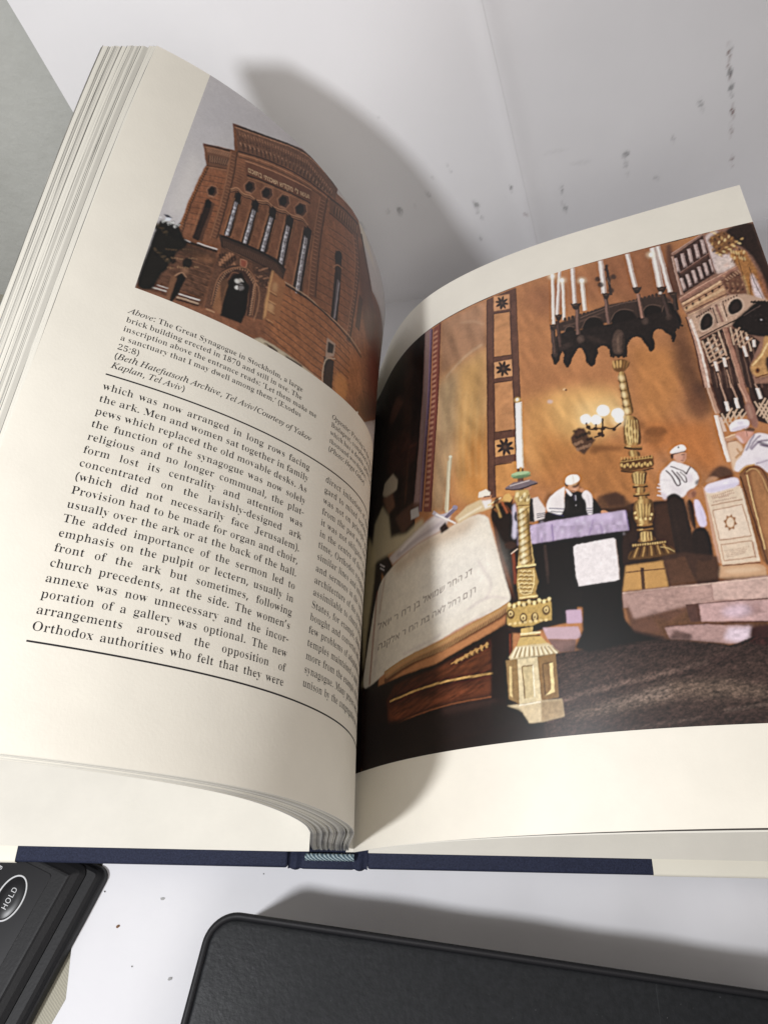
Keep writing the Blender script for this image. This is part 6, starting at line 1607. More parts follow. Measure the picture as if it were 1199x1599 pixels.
RIGHT_SRC = """p,184,122,74,100,0|626 2471 133 8 403 0 269 8 541 -10 428 11 0 -17 -439 -2121 -79 -4 -688 -1 -321 -2 -697 7 -126 -24 0 104 0 570 0 969 36 567
p,158,101,66,75,34|1322 2432 291 20 358 26 85 -1 -20 -364 -136 -27 -237 159 -271 5
p,150,94,60,80,26|1674 2539 373 -65 -21 -337 -110 -56 -134 193
p,214,154,84,80,37|1244 1837 242 -58 -7 -36 43 -205 -277 -118 -20 17 -33 101
p,228,176,104,85,31|1371 1816 163 -8 133 -44 -32 -186 -158 -58 -92 91 -32 108
p,240,202,136,60,24|1469 1736 190 -10 -8 -113 -188 6
p,176,112,52,75,29|1287 1649 140 -88 233 -53 68 -243 -169 -40 -162 102 -162 40
p,196,128,62,60,29|1761 1975 180 -64 -10 -174 -146 -223 -75 78
p,182,108,48,80,25|1724 1588 265 -49 -4 -191 -69 -42 -101 137 -111 -16
p,82,50,36,80,20|1945 2032 62 26 6 -300 -2 -130 -73 13 -30 197
p,70,44,34,70,17|1960 1729 59 -11 -13 -127 -65 -35 -29 70
p,116,72,46,70,14|1922 1767 27 -81 53 -66 -41 -74 -36 70
n,0,0,0,20,0,101.5,27.3,80|875 2477 275 -21 -169 -1116 -312 113
n,0,0,0,16,0,91.2,24.3,75|1304 2523 744 -84 -2 -467 -37 -554 -42 -164 -858 79
p,168,128,98,80,16|875 2477 282 -7 -40 -275 -156 -24 -137 -17
p,190,150,108,85,23|824 2154 137 17 156 24 -57 -369 -196 -17 -100 48
p,206,158,92,80,33|935 2140 174 36 -127 -827 -148 116 30 344
p,178,150,112,75,24|811 2105 124 35 -75 -431 -111 -288 -92 37
p,196,128,58,80,32|938 1726 106 7 -62 -393 -125 135
l,214,184,150,70,6,7.7|864 2132 145 70 86 14
l,214,184,150,40,6,5.6|995 2407 82 -32 45 -46
l,226,190,130,28,8,7.8|869 2085 -60 -250 -23 -244
l,226,190,130,28,8,7.6|904 2054 -62 -266 -20 -212
l,226,190,130,28,7,7.4|938 2024 -64 -281 -16 -181
l,226,190,130,28,7,7.2|971 1995 -66 -295 -13 -152
l,226,190,130,28,7,7.1|1002 1968 -68 -310 -9 -122
l,226,190,130,28,7,6.9|1033 1941 -71 -323 -4 -95
l,226,190,130,28,7,6.8|1063 1915 -73 -337 -1 -66
n,0,0,0,22,0,35.1,101.5,-8|875 2477 281 -13 -174 -1124 -313 113
p,34,19,15,100,0|139 2587 282 -48 349 -50 -77 -373 -71 -293 -83 -314 -489 252
p,34,19,15,100,0|16 2039 573 -328 -57 -361 -492 61 10 -480 0 657
p,58,32,22,80,16|578 2508 84 -11 -94 -533 -100 -381 12 319
p,72,36,26,60,25|333 2037 158 -28 96 -90 26 -47 -27 -94 -287 24
p,120,76,60,60,12|438 2259 75 -34 12 -44 -73 -29 -62 -20 -52 35 30 41
l,96,50,34,80,5,13.8|470 1896 142 -29
l,92,54,34,80,5,9.4|538 1858 -62 -279
n,0,0,0,50,14,37.8,37.8,0|275 2481 477 -22 -130 -636 -93 -269 -396 157
p,150,118,112,100,3|764 2485 46 -6 -64 -393 -89 -386 -56 -218 -62 27 83 314 71 293
l,172,142,134,70,5,12.5|778 2465 -82 -418 -92 -363 -38 -177
l,86,64,86,100,0,11|815 2473 -69 -387 -81 -327 -64 -277
l,128,104,132,100,0,7.4|805 2478 -69 -387 -84 -326 -64 -278
p,132,74,60,100,2|825 2472 52 4 -75 -422 -74 -326 -61 -274 -50 21 72 314 69 289
h,196,140,110,80,2,13.5,34|827 2466 -69 -388 -67 -290 -68 -311 233 990 -70 -393 -70 -298 -65 -310
l,92,46,40,100,0,7|875 2477 -73 -423 -77 -324 -60 -275
p,100,66,52,100,2|1159 2473 153 4 -50 -400 -27 -237 -68 -467 -170 25 81 524
p,198,138,88,100,2|1180 2368 82 -23 -32 -252 -84 23
p,198,138,88,100,2|1125 1973 87 -21 -28 -256 -97 15
p,206,142,76,100,2|1060 1548 104 -13 -19 -164 -107 23
p,212,152,104,100,2|1195 2474 81 -23 -10 -89 -82 22
p,216,158,106,100,1|1139 2086 91 -17 -12 -92 -89 21
p,220,160,98,100,1|1077 1673 97 -15 -11 -85 -96 16
e,58,44,38,100,0|1249 2403 15 -11 -17 4
e,58,44,38,100,0|1239 2393 7 -21 -13 19
e,58,44,38,100,0|1226 2395 -6 -18 -1 23
e,58,44,38,100,0|1215 2410 -15 -5 12 13
e,58,44,38,100,0|1215 2428 -16 11 18 -4
e,58,44,38,100,0|1224 2438 -7 21 13 -19
e,58,44,38,100,0|1238 2435 6 19 0 -23
e,58,44,38,100,0|1248 2421 15 5 -12 -13
e,90,64,50,100,0|1232 2415 6 -3 -7 -5
e,58,44,38,100,0|1200 2021 18 -11 -21 3
e,58,44,38,100,0|1189 2009 8 -21 -14 19
e,58,44,38,100,0|1173 2012 -6 -19 -1 23
e,58,44,38,100,0|1162 2027 -18 -6 14 14
e,58,44,38,100,0|1161 2045 -18 12 21 -4
e,58,44,38,100,0|1172 2057 -8 22 15 -20
e,58,44,38,100,0|1188 2054 6 19 1 -23
e,58,44,38,100,0|1199 2039 17 6 -13 -14
e,90,64,50,100,0|1181 2033 7 -3 -9 -5
e,58,44,38,100,0|1143 1611 20 -11 -22 3
e,58,44,38,100,0|1132 1599 8 -22 -16 19
e,58,44,38,100,0|1114 1601 -7 -20 -1 24
e,58,44,38,100,0|1101 1616 -20 -7 16 15
e,58,44,38,100,0|1100 1635 -20 11 23 -3
e,58,44,38,100,0|1112 1647 -9 22 17 -20
e,58,44,38,100,0|1130 1645 7 20 1 -25
e,58,44,38,100,0|1143 1630 19 6 -16 -15
e,90,64,50,100,0|1122 1623 8 -3 -10 -6
l,70,44,36,100,0,5.1|1158 2470 -80 -548 -79 -524
l,64,40,34,100,0,4.8|1313 2472 -49 -395 -29 -237 -68 -467
l,66,42,34,100,0,5.3|1180 2370 93 -27
l,66,42,34,100,0,5.1|1142 2117 91 -24
l,66,42,34,100,0,5|1120 1975 91 -22
l,66,42,34,100,0,4.8|1078 1715 90 -19
l,66,42,34,100,0,4.6|1051 1551 89 -16
l,72,46,38,100,0,4|1180 2370 -146 -975
l,72,46,38,100,0,3.9|1264 2345 -100 -826
n,0,0,0,20,0,35,35,0|1159 2473 153 4 -145 -1104 -170 25
p,150,108,88,100,3|2033 2417 155 63 212 7 0 -34 0 -847 -390 113 11 341 -13 94
p,92,60,48,90,6|2027 2470 19 3 -18 -289 -28 -27 -42 11
q,214,192,184,100,4|2186 2478 83 3 -17 -120 25 -37 -5 -56 -88 -22 -5 106
p,226,204,190,80,5|2205 2333 71 -14 -5 -45 -82 -24
p,224,168,140,40,5|2224 2286 30 15 -11 -26
p,70,48,42,100,2|2036 2398 150 80 3 -122 -3 -100 -158 -75
l,178,150,142,100,0,15.7|2045 2385 -4 -84
l,206,182,172,100,0,6.8|2042 2381 -2 -73
e,48,30,26,80,3|2040 2302 5 -5 -10 -5
l,178,150,142,100,0,15.7|2078 2402 -4 -83
l,206,182,172,100,0,6.8|2075 2398 -3 -73
e,48,30,26,80,3|2073 2319 5 -4 -11 -6
l,178,150,142,100,0,15.7|2111 2419 -5 -83
l,206,182,172,100,0,6.8|2108 2415 -3 -73
e,48,30,26,80,3|2105 2336 5 -4 -10 -6
l,178,150,142,100,0,15.6|2144 2436 -5 -83
l,206,182,172,100,0,6.8|2141 2432 -3 -73
e,48,30,26,80,3|2138 2353 5 -4 -10 -6
l,178,150,142,100,0,15.6|2176 2453 -5 -83
l,206,182,172,100,0,6.8|2174 2449 -4 -73
e,48,30,26,80,3|2171 2370 4 -4 -10 -5
l,178,150,142,100,0,14.3|2044 2270 0 -70
l,210,186,176,100,0,6.1|2043 2271 0 -65
e,48,30,26,80,3|2047 2204 5 -4 -9 -4
l,178,150,142,100,0,14.3|2072 2284 0 -71
l,210,186,176,100,0,6.1|2071 2284 0 -65
e,48,30,26,80,3|2075 2217 5 -4 -9 -4
l,178,150,142,100,0,14.3|2100 2297 -1 -71
l,210,186,176,100,0,6.1|2099 2297 0 -65
e,48,30,26,80,3|2103 2230 4 -4 -8 -4
l,178,150,142,100,0,14.3|2128 2310 -1 -70
l,210,186,176,100,0,6.1|2127 2310 0 -64
e,48,30,26,80,3|2131 2243 4 -4 -9 -3
l,178,150,142,100,0,14.2|2156 2323 -1 -70
l,210,186,176,100,0,6.1|2155 2324 0 -65
e,48,30,26,80,3|2159 2257 4 -4 -9 -4
l,178,150,142,100,0,14.2|2184 2336 -1 -70
l,210,186,176,100,0,6.1|2183 2337 -1 -65
e,48,30,26,80,3|2186 2270 5 -4 -9 -4
l,150,112,96,100,0,11.6|2036 2410 71 32 81 38
l,196,156,136,100,0,3.7|2038 2416 71 33 76 35
l,92,60,50,100,0,10.3|2045 2294 71 33 71 38
l,150,112,98,100,0,3.6|2047 2300 141 71
l,168,128,110,100,0,10.4|2036 2398 -5 -109 -3 -108
l,202,168,150,100,0,3.6|2033 2399 -5 -109 -4 -108
l,150,116,104,100,0,6.2|2190 2470 -1 -114 -5 -99
l,168,118,98,100,0,12|2008 2154 104 48 91 35 86 32
l,206,160,134,100,0,4.5|2010 2161 103 47 178 67
l,96,60,48,100,0,5|2014 2140 192 74
p,188,142,106,100,2|2015 2135 182 78 7 -41 0 -34 -183 -61
l,222,182,142,100,0,9|2016 2132 87 34 93 43
l,108,70,54,100,0,4.5|2017 2119 183 71
l,214,174,132,100,0,12.9|2020 2100 179 67
l,104,66,50,100,0,4.4|2021 2079 184 62
l,176,130,98,100,0,12.8|2024 2062 177 65
l,232,196,158,100,0,3|2027 2067 166 60
e,70,44,34,100,2|2029 2108 5 -2 -7 -7
e,70,44,34,100,2|2059 2122 6 -1 -8 -7
e,70,44,34,100,2|2090 2137 5 -1 -7 -7
e,70,44,34,100,2|2121 2152 5 -1 -7 -7
e,70,44,34,100,2|2151 2167 5 -1 -7 -8
e,70,44,34,100,2|2182 2182 5 -1 -7 -8
q,112,72,54,100,3|2199 2219 85 46 -2 -123 2 -56 -34 30 -38 20 -8 36
e,186,140,104,80,2|2214 2235 6 -2 -8 -3
e,60,36,28,80,2|2226 2203 2 -7 -5 5
e,150,104,76,80,2|2238 2172 -3 -7 0 9
e,186,140,104,80,1|2250 2142 -6 -2 6 6
e,60,36,28,80,2|2290 2217 4 -6 -7 3
e,150,104,76,80,2|2219 2180 -1 -8 -2 8
e,186,140,104,80,2|2231 2149 -5 -4 4 8
e,60,36,28,80,2|2271 2224 5 -3 -7 -1
e,150,104,76,80,2|2283 2193 1 -7 -4 6
e,186,140,104,80,2|2212 2157 -4 -7 2 9
e,60,36,28,80,2|2252 2232 -7 0 7 4
e,150,104,76,80,2|2264 2201 3 -7 -6 4
e,186,140,104,80,1|2276 2170 -3 -7 0 8
e,60,36,28,80,2|2205 2133 -6 -3 6 7
e,150,104,76,80,2|2245 2208 5 -4 -7 1
e,186,140,104,80,2|2257 2177 0 -8 -3 8
e,60,36,28,80,1|2269 2147 -5 -5 3 8
e,150,104,76,80,2|2226 2216 6 -2 -8 -2
e,186,140,104,80,2|2238 2185 2 -7 -5 5
e,60,36,28,80,1|2250 2154 -4 -7 1 9
e,150,104,76,80,2|2290 2229 -7 -1 7 5
e,186,140,104,80,2|2219 2192 4 -5 -7 2
e,60,36,28,80,2|2231 2162 -1 -8 -2 8
e,150,104,76,80,2|2271 2237 -6 -4 4 7
e,186,140,104,80,2|2283 2206 5 -3 -7 -1
e,60,36,28,80,2|2212 2169 1 -8 -4 7
l,206,166,130,80,0,3.5|2216 2220 10 -14
l,206,166,130,80,0,3.5|2228 2226 9 -15
l,206,166,130,80,0,3.5|2240 2232 9 -16
l,206,166,130,80,0,3.5|2252 2238 8 -17
l,206,166,130,80,0,3.5|2264 2244 8 -18
l,206,166,130,80,0,3.5|2276 2250 8 -19
l,206,166,130,80,0,3.5|2287 2256 8 -20
q,42,27,23,100,5|2269 2481 131 7 0 -35 0 -519 -44 137 9 162 -28 121 -58 46
q,124,82,48,100,4|2194 2448 75 33 21 -37 23 -48 -29 -45 -54 -8 -18 17 -2 43
q,168,112,58,100,4|2263 2352 70 3 6 -59 15 -72 4 -143 -16 -60 -55 76 1 133 -16 72
e,226,180,112,85,2|2225 2483 7 -2 -8 -3
e,52,32,22,85,2|2248 2448 0 -10 -4 9
e,176,124,66,85,2|2270 2414 -6 -6 5 10
e,246,214,150,85,2|2293 2380 6 -5 -9 1
e,226,180,112,85,2|2315 2347 -2 -9 -1 10
e,52,32,22,85,2|2209 2374 -7 -2 7 8
e,176,124,66,85,2|2232 2341 4 -8 -7 5
e,246,214,150,85,2|2286 2434 -4 -8 1 10
e,226,180,112,85,2|2309 2400 -7 1 8 4
e,52,32,22,85,2|2331 2367 1 -9 -5 8
e,176,124,66,85,2|2225 2395 -6 -6 4 10
e,246,214,150,85,2|2248 2361 6 -5 -8 0
e,226,180,112,85,2|2270 2328 -1 -10 -2 10
e,52,32,22,85,2|2325 2420 -7 -3 6 8
e,176,124,66,85,2|2218 2450 4 -8 -7 4
e,246,214,150,85,2|2241 2415 -4 -9 1 11
e,226,180,112,85,2|2264 2381 -7 1 8 4
e,52,32,22,85,2|2286 2348 2 -9 -5 7
e,176,124,66,85,2|2309 2315 -6 -6 4 10
e,246,214,150,85,2|2235 2470 6 -4 -8 -1
e,226,180,112,85,2|2257 2435 -1 -10 -3 10
e,52,32,22,85,2|2280 2401 -7 -3 6 8
e,176,124,66,85,2|2302 2368 5 -7 -8 3
e,246,214,150,85,2|2325 2335 -4 -9 0 11
e,226,180,112,85,2|2219 2362 -8 0 8 5
e,52,32,22,85,2|2273 2455 2 -9 -5 7
e,176,124,66,85,2|2296 2421 -6 -7 4 11
e,246,214,150,85,2|2318 2388 7 -4 -8 -1
e,226,180,112,85,2|2212 2416 -1 -9 -3 9
e,52,32,22,85,2|2235 2382 -7 -4 6 9
e,176,124,66,85,2|2257 2348 5 -6 -7 3
e,246,214,150,85,2|2280 2315 -3 -8 -1 10
e,226,180,112,85,2|2334 2408 -7 -1 8 6
e,52,32,22,85,2|2228 2437 3 -9 -7 6
e,176,124,66,85,2|2251 2402 -6 -7 3 10
e,246,214,150,85,2|2273 2368 7 -2 -8 -2
e,226,180,112,85,2|2296 2335 0 -9 -4 9
e,52,32,22,85,2|2318 2303 -7 -5 6 9
e,176,124,66,85,2|2244 2457 5 -6 -8 2
e,246,214,150,85,2|2267 2422 -3 -9 -1 11
e,226,180,112,85,2|2289 2388 -7 -1 7 6
e,52,32,22,85,2|2312 2355 3 -8 -7 6
e,176,124,66,85,2|2206 2383 -5 -8 2 11
e,246,214,150,85,2|2228 2349 7 -2 -8 -3
e,240,206,140,80,2|2276 2353 0 -11 -3 11
e,86,54,30,80,2|2289 2333 -5 -10 2 12
e,240,206,140,80,2|2301 2313 0 -11 -3 10
e,86,54,30,80,2|2314 2293 -5 -10 2 11
e,240,206,140,80,2|2285 2347 0 -11 -3 11
e,86,54,30,80,2|2298 2327 -5 -10 2 12
e,240,206,140,80,2|2310 2307 -1 -11 -2 11
e,86,54,30,80,2|2266 2302 -5 -10 3 12
e,240,206,140,80,2|2294 2341 -1 -11 -2 11
e,86,54,30,80,2|2306 2321 -5 -9 3 11
e,240,206,140,80,2|2319 2301 -1 -11 -2 11
e,86,54,30,80,2|2275 2296 -5 -9 3 11
e,240,206,140,80,2|2303 2335 -2 -11 -1 12
e,86,54,30,80,2|2315 2315 -5 -9 3 11
q,232,214,214,90,4|2318 2216 14 3 13 -140 -9 -20 -33 18
q,150,92,66,80,6|2345 2238 20 -38 0 -109 -9 -20 -15 25
l,96,60,34,100,0,3.4|2292 2297 -2 -91 -1 -115
l,90,56,34,100,0,2.9|2324 2254 1 -95 12 -79
l,90,56,34,100,0,2.9|2311 2190 -8 -48 -16 -45
l,232,190,120,60,3,5.8|2293 2217 -7 -109
q,70,44,34,60,17|2400 2367 0 17 0 -173 -23 -90 -3 99
n,0,0,0,35,0,9.4,9.4,0|2194 2448 75 33 131 -28 -45 -382 -69 20 -16 206
p,196,160,134,100,3|2019 2060 192 71 65 -10 80 -50 -14 -50 -307 -81
p,150,112,94,60,4|2070 2081 60 19 -4 -104 -76 -48
q,222,190,164,100,2|2049 1962 10 61 24 38 32 8 10 -30 -11 -54
q,40,29,26,100,2|2055 1969 9 52 21 34 27 8 9 -27 -10 -47
q,222,190,164,100,2|2182 2052 7 30 28 31 30 0 13 -35 -18 -39 -54 -19
q,40,29,26,100,2|2187 2053 6 26 25 28 25 0 11 -30 -15 -35 -47 -17
l,206,170,146,100,0,6.8|2128 2089 4 -100
l,150,110,94,100,0,10.7|2146 2096 6 -95
l,226,194,168,100,0,4.3|2164 2097 6 -94
l,60,40,34,100,0,4.4|2130 2083 1 -83
l,60,40,34,100,0,4.4|2176 2095 -1 -72
e,70,46,38,100,0|2058 2051 3 -1 -5 -5
e,70,46,38,100,0|2068 2055 4 0 -5 -5
e,70,46,38,100,0|2079 2060 3 -1 -4 -4
e,70,46,38,100,0|2090 2065 3 -1 -5 -5
e,70,46,38,100,0|2100 2069 4 0 -5 -5
e,70,46,38,100,0|2111 2074 3 -1 -4 -4
e,70,46,38,100,0|2121 2079 4 -1 -5 -5
e,70,46,38,100,0|2178 2102 3 0 -4 -5
e,70,46,38,100,0|2190 2106 3 -1 -4 -4
e,70,46,38,100,0|2202 2110 3 -1 -4 -4
e,70,46,38,100,0|2214 2114 3 -1 -4 -4
e,70,46,38,100,0|2226 2118 3 -1 -4 -5
e,70,46,38,100,0|2238 2121 3 0 -4 -5
l,70,46,38,100,0,5.7|2040 1942 116 42 107 37
l,206,166,140,100,0,3.3|2042 1950 116 41 103 38
q,30,22,21,100,3|2172 1981 83 57 57 42 33 -17 55 -25 -9 -170 -76 22 -76 24 -33 33
e,26,19,18,100,0|2288 2077 4 -1 -6 -5
e,26,19,18,100,0|2294 2073 4 -1 -6 -6
e,26,19,18,100,0|2301 2075 4 -1 -6 -6
e,26,19,18,100,0|2306 2070 4 -1 -5 -5
e,26,19,18,100,0|2314 2072 4 -1 -6 -6
e,26,19,18,100,0|2319 2068 4 -1 -6 -6
e,26,19,18,100,0|2326 2069 4 -1 -6 -5
e,26,19,18,100,0|2332 2065 4 -1 -6 -6
e,26,19,18,100,0|2339 2067 4 -1 -6 -6
e,26,19,18,100,0|2344 2062 4 0 -5 -6
e,26,19,18,100,0|2352 2064 4 -1 -6 -5
e,26,19,18,100,0|2357 2060 4 -1 -6 -6
e,26,19,18,100,0|2364 2062 4 -1 -5 -6
e,70,56,52,50,2|2234 2054 4 -1 -5 -1
e,70,56,52,50,2|2250 2030 2 -4 -4 3
e,70,56,52,50,2|2266 2007 -1 -5 -1 5
e,70,56,52,50,2|2282 1984 -3 -4 2 6
e,70,56,52,50,2|2298 1962 -4 -1 4 3
e,70,56,52,50,2|2314 1939 3 -2 -4 1
e,70,56,52,50,2|2223 1937 1 -5 -2 4
e,70,56,52,50,2|2270 2030 -2 -4 0 5
e,70,56,52,50,2|2286 2007 -4 -2 3 4
e,70,56,52,50,2|2302 1985 4 -1 -5 -1
e,70,56,52,50,2|2318 1962 2 -4 -4 3
e,70,56,52,50,2|2227 1960 0 -5 -1 5
e,70,56,52,50,2|2243 1937 -3 -4 2 6
e,70,56,52,50,2|2290 2031 -4 -1 4 3
e,70,56,52,50,2|2306 2008 3 -3 -4 1
e,70,56,52,50,2|2322 1985 1 -5 -3 4
e,230,220,220,90,1|2302 1982 3 -1 -4 -2
l,120,96,86,80,0,2.4|2240 2015 77 37
p,66,44,37,100,2|2046 1933 108 41 -3 -142 8 -159 -126 22 7 111
p,60,40,34,100,2|2166 1971 62 -34 42 -60 -70 -110 -2 -100 -39 6 -4 158
p,58,38,32,100,2|2024 1717 114 -20 -1 -147 -104 -7 -15 71
p,58,38,32,100,2|2170 1692 79 -12 -50 -182 -54 29
l,150,112,92,55,1,4.2|2052 1921 -19 -226
l,150,112,92,55,1,4.2|2073 1928 -20 -237
l,150,112,92,55,1,4.2|2094 1935 -21 -247
l,150,112,92,55,1,4.2|2116 1942 -24 -258
l,150,112,92,55,1,4.2|2137 1950 -25 -269
l,150,112,92,55,1,4.2|2158 1957 -26 -279
l,150,112,92,55,1,4.2|2179 1964 -28 -289
l,160,120,98,50,1,4.1|2181 1947 -22 -274
l,160,120,98,50,1,4.1|2200 1938 -21 -268
l,160,120,98,50,1,4.1|2219 1928 -20 -261
l,160,120,98,50,1,4.1|2239 1919 -19 -255
l,212,180,150,100,0,7.1|2049 1927 6 -113
l,212,180,150,100,0,7.1|2074 1938 4 -117
l,212,180,150,100,0,7.1|2099 1950 3 -122
l,212,180,150,100,0,7.1|2124 1962 1 -127
l,212,180,150,100,0,7.1|2149 1974 0 -132
l,190,152,124,100,0,7.1|2045 1895 64 51
l,190,152,124,100,0,7.1|2047 1875 67 46
l,190,152,124,100,0,7.1|2049 1856 69 41
l,190,152,124,100,0,7|2051 1837 72 36
l,190,152,124,100,0,7|2053 1817 75 32
l,190,152,124,100,0,7|2055 1798 78 27
l,212,180,150,100,0,6.6|2174 1970 -6 -89
l,190,152,124,100,0,6.6|2164 1913 46 49
l,212,180,150,100,0,6.6|2192 1957 -5 -90
l,190,152,124,100,0,6.6|2172 1897 49 45
l,212,180,150,100,0,6.5|2209 1945 -4 -92
l,190,152,124,100,0,6.5|2180 1880 53 42
l,212,180,150,100,0,6.5|2227 1933 -3 -94
l,190,152,124,100,0,6.5|2188 1864 56 38
e,244,226,206,70,3|2067 1909 3 -2 -8 -7
e,244,226,206,70,3|2081 1891 3 -2 -8 -7
e,244,226,206,70,3|2095 1873 3 -3 -8 -6
e,244,226,206,70,3|2109 1855 2 -3 -8 -6
l,238,214,200,100,0,12.1|2072 1816 0 -47
l,255,242,230,100,0,4.6|2070 1816 0 -46
l,238,214,200,100,0,12|2111 1829 -2 -46
l,255,242,230,100,0,4.6|2108 1829 -2 -46
l,238,214,200,100,0,12|2200 1869 2 -52
l,255,242,230,100,0,4.6|2198 1870 1 -52
l,238,214,200,100,0,12.1|2226 1911 -1 -15
l,255,242,230,100,0,4.7|2223 1912 0 -16
l,238,214,200,100,0,12|2247 1892 -6 -35
l,255,242,230,100,0,4.6|2245 1892 -6 -35
l,196,152,124,100,0,5|2070 1759 -1 -71
l,60,40,32,100,0,2.3|2074 1758 -1 -70
l,196,152,124,100,0,5|2108 1768 -4 -86
l,60,40,32,100,0,2.3|2112 1767 -4 -85
l,170,122,100,100,0,18.5|2152 1974 -1 -142 0 -157
l,120,78,62,100,0,4.2|2162 1972 0 -142 -1 -157
l,206,160,132,100,0,3.2|2145 1970 -2 -137 -2 -157
q,196,146,88,100,3|2196 1767 32 30 45 44 17 64 26 -10 19 -79 -67 -100 -62 -3
l,236,196,136,100,0,7.3|2209 1770 42 34 47 63
e,150,96,50,100,0|2224 1745 10 -1 -14 -12
e,92,54,30,100,0|2224 1745 6 -1 -9 -7
l,110,66,40,100,0,5.4|2206 1713 64 13
q,60,38,30,100,3|2266 1801 26 6 4 -134 -41 55
n,0,0,0,30,0,11.1,11.1,0|2196 1767 120 128 -64 -236 -58 9
l,200,160,134,100,0,5.2|2068 1709 1 -87
l,90,58,46,100,0,2.1|2072 1708 1 -87
l,200,160,134,100,0,5.2|2107 1702 5 -70
l,90,58,46,100,0,2.1|2111 1702 5 -70
l,200,160,134,100,0,5.2|2197 1688 3 -24
l,90,58,46,100,0,2.1|2201 1687 3 -23
l,240,220,206,100,0,13.9|2068 1622 -1 -45
l,255,244,236,100,0,5.7|2065 1623 -1 -45
l,240,220,206,100,0,13.9|2108 1633 -1 -48
l,255,244,236,100,0,5.7|2106 1633 -2 -47
l,240,220,206,100,0,13.8|2200 1664 2 -48
l,255,244,236,100,0,5.6|2197 1665 2 -49
l,212,180,150,100,0,6.6|2037 1571 16 -75
l,212,180,150,100,0,6.7|2035 1526 49 63
l,212,180,150,100,0,6.6|2058 1564 14 -73
l,212,180,150,100,0,6.6|2056 1527 47 56
l,212,180,150,100,0,6.6|2083 1574 8 -88
l,212,180,150,100,0,6.6|2077 1529 46 49
l,212,180,150,100,0,6.6|2104 1567 6 -86
l,212,180,150,100,0,6.6|2098 1530 44 43
l,212,180,150,100,0,6.6|2175 1606 27 -103
l,212,180,150,100,0,6.6|2164 1546 56 70
l,212,180,150,100,0,6.5|2191 1598 24 -101
l,212,180,150,100,0,6.6|2175 1537 56 70
l,212,180,150,100,0,6.5|2208 1590 19 -99
l,212,180,150,100,0,6.6|2186 1528 56 70
l,212,180,150,100,0,6.5|2224 1582 15 -97
l,212,180,150,100,0,6.5|2198 1519 56 70
l,172,122,100,100,0,21.4|2143 1696 10 -104 -1 -88
l,214,168,140,100,0,4.7|2136 1697 10 -87
l,112,70,54,100,0,4.1|2159 1694 4 -98
q,150,104,88,100,3|2134 1601 32 6 -2 -94 -13 -31 -18 19 -5 50
q,190,146,124,70,4|2139 1594 15 4 -4 -66 -10 -5
l,182,138,112,100,0,17.7|2020 1718 0 -93 4 -52
l,216,178,150,100,0,5.2|2013 1719 1 -93 3 -52
l,100,62,46,100,0,3.6|2033 1715 1 -93 3 -46
l,240,222,206,100,0,15.1|2015 1566 -4 -108 -1 -103
l,255,246,236,100,0,5|2010 1566 -4 -108 1 -97
l,176,140,120,100,0,5|2024 1564 -2 -108 -2 -97
l,236,214,196,70,0,11.2|2029 1555 1 -67
q,226,192,160,100,3|2022 1445 45 -1 15 -50 -33 -39 -34 -59 3 63
l,150,104,78,100,0,4.5|2025 1439 42 5
l,200,152,118,100,0,17.1|2021 1451 48 15
l,240,206,166,100,0,4.5|2023 1459 42 13
l,196,150,110,100,0,7.9|2053 1408 11 -28
l,196,150,110,100,0,7.9|2038 1367 39 27
l,196,150,110,100,0,7.9|2055 1397 19 -34
l,200,158,136,100,0,11.4|2023 2059 3 -122 -7 -116 -9 -122
l,236,212,196,100,0,8.5|2031 2046 5 -111 -5 -116 -10 -122
l,255,240,226,100,0,3.4|2026 2042 7 -112 -5 -111
l,84,50,40,100,0,5.7|2015 2061 3 -122 -9 -116 -9 -122
n,0,0,0,28,0,9.2,9.2,0|2033 2417 155 63 101 -211 -154 -592 -129 23 15 451
l,232,216,198,100,1,16.2|1501 2489 -45 -300
l,246,236,226,100,1,6.5|1500 2489 -45 -300
l,170,146,134,80,0,2.9|1507 2487 -45 -300
l,214,194,182,100,1,16.2|1536 2487 -56 -252
l,246,236,226,100,1,6.5|1534 2487 -56 -251
l,170,146,134,80,0,2.9|1541 2485 -56 -252
l,232,216,198,100,1,14.9|1540 2422 -34 -226
l,246,236,226,100,1,6|1538 2422 -33 -225
l,170,146,134,80,0,2.7|1545 2420 -34 -225
l,214,194,182,100,1,19.3|1597 2482 -27 -212
l,246,236,226,100,1,7.7|1595 2483 -26 -213
l,170,146,134,80,0,3.5|1603 2480 -26 -213
l,232,216,198,100,1,18.8|1626 2386 -20 -169
l,246,236,226,100,1,7.5|1624 2386 -20 -169
l,170,146,134,80,0,3.4|1632 2383 -20 -168
l,214,194,182,100,1,24.1|1730 2479 -22 -194
l,246,236,226,100,1,9.7|1728 2479 -22 -193
l,170,146,134,80,0,4.3|1739 2475 -23 -192
l,214,194,182,100,1,20.5|1852 2477 -5 -200
l,246,236,226,100,1,8.2|1850 2477 -4 -200
l,170,146,134,80,0,3.7|1859 2474 -5 -199
l,214,194,182,100,1,29.2|1967 2474 -17 -227
l,246,236,226,100,1,11.7|1964 2475 -17 -227
l,170,146,134,80,0,5.2|1976 2470 -17 -225
l,214,194,182,100,1,20|1989 2476 -6 -269
l,246,236,226,100,1,8|1987 2476 -6 -268
l,170,146,134,80,0,3.6|1996 2473 -7 -267
e,255,240,206,55,7|1498 2470 19 -7 -23 -12
e,255,250,236,100,2|1498 2470 9 -4 -12 -9
e,255,240,206,55,7|1537 2428 19 -7 -22 -12
e,255,250,236,100,2|1537 2428 10 -3 -12 -10
e,255,240,206,55,7|1626 2393 19 -7 -22 -12
e,255,250,236,100,2|1626 2393 10 -3 -12 -10
e,255,240,206,55,7|1950 2437 17 -6 -21 -12
e,255,250,236,100,2|1950 2437 8 -3 -11 -10
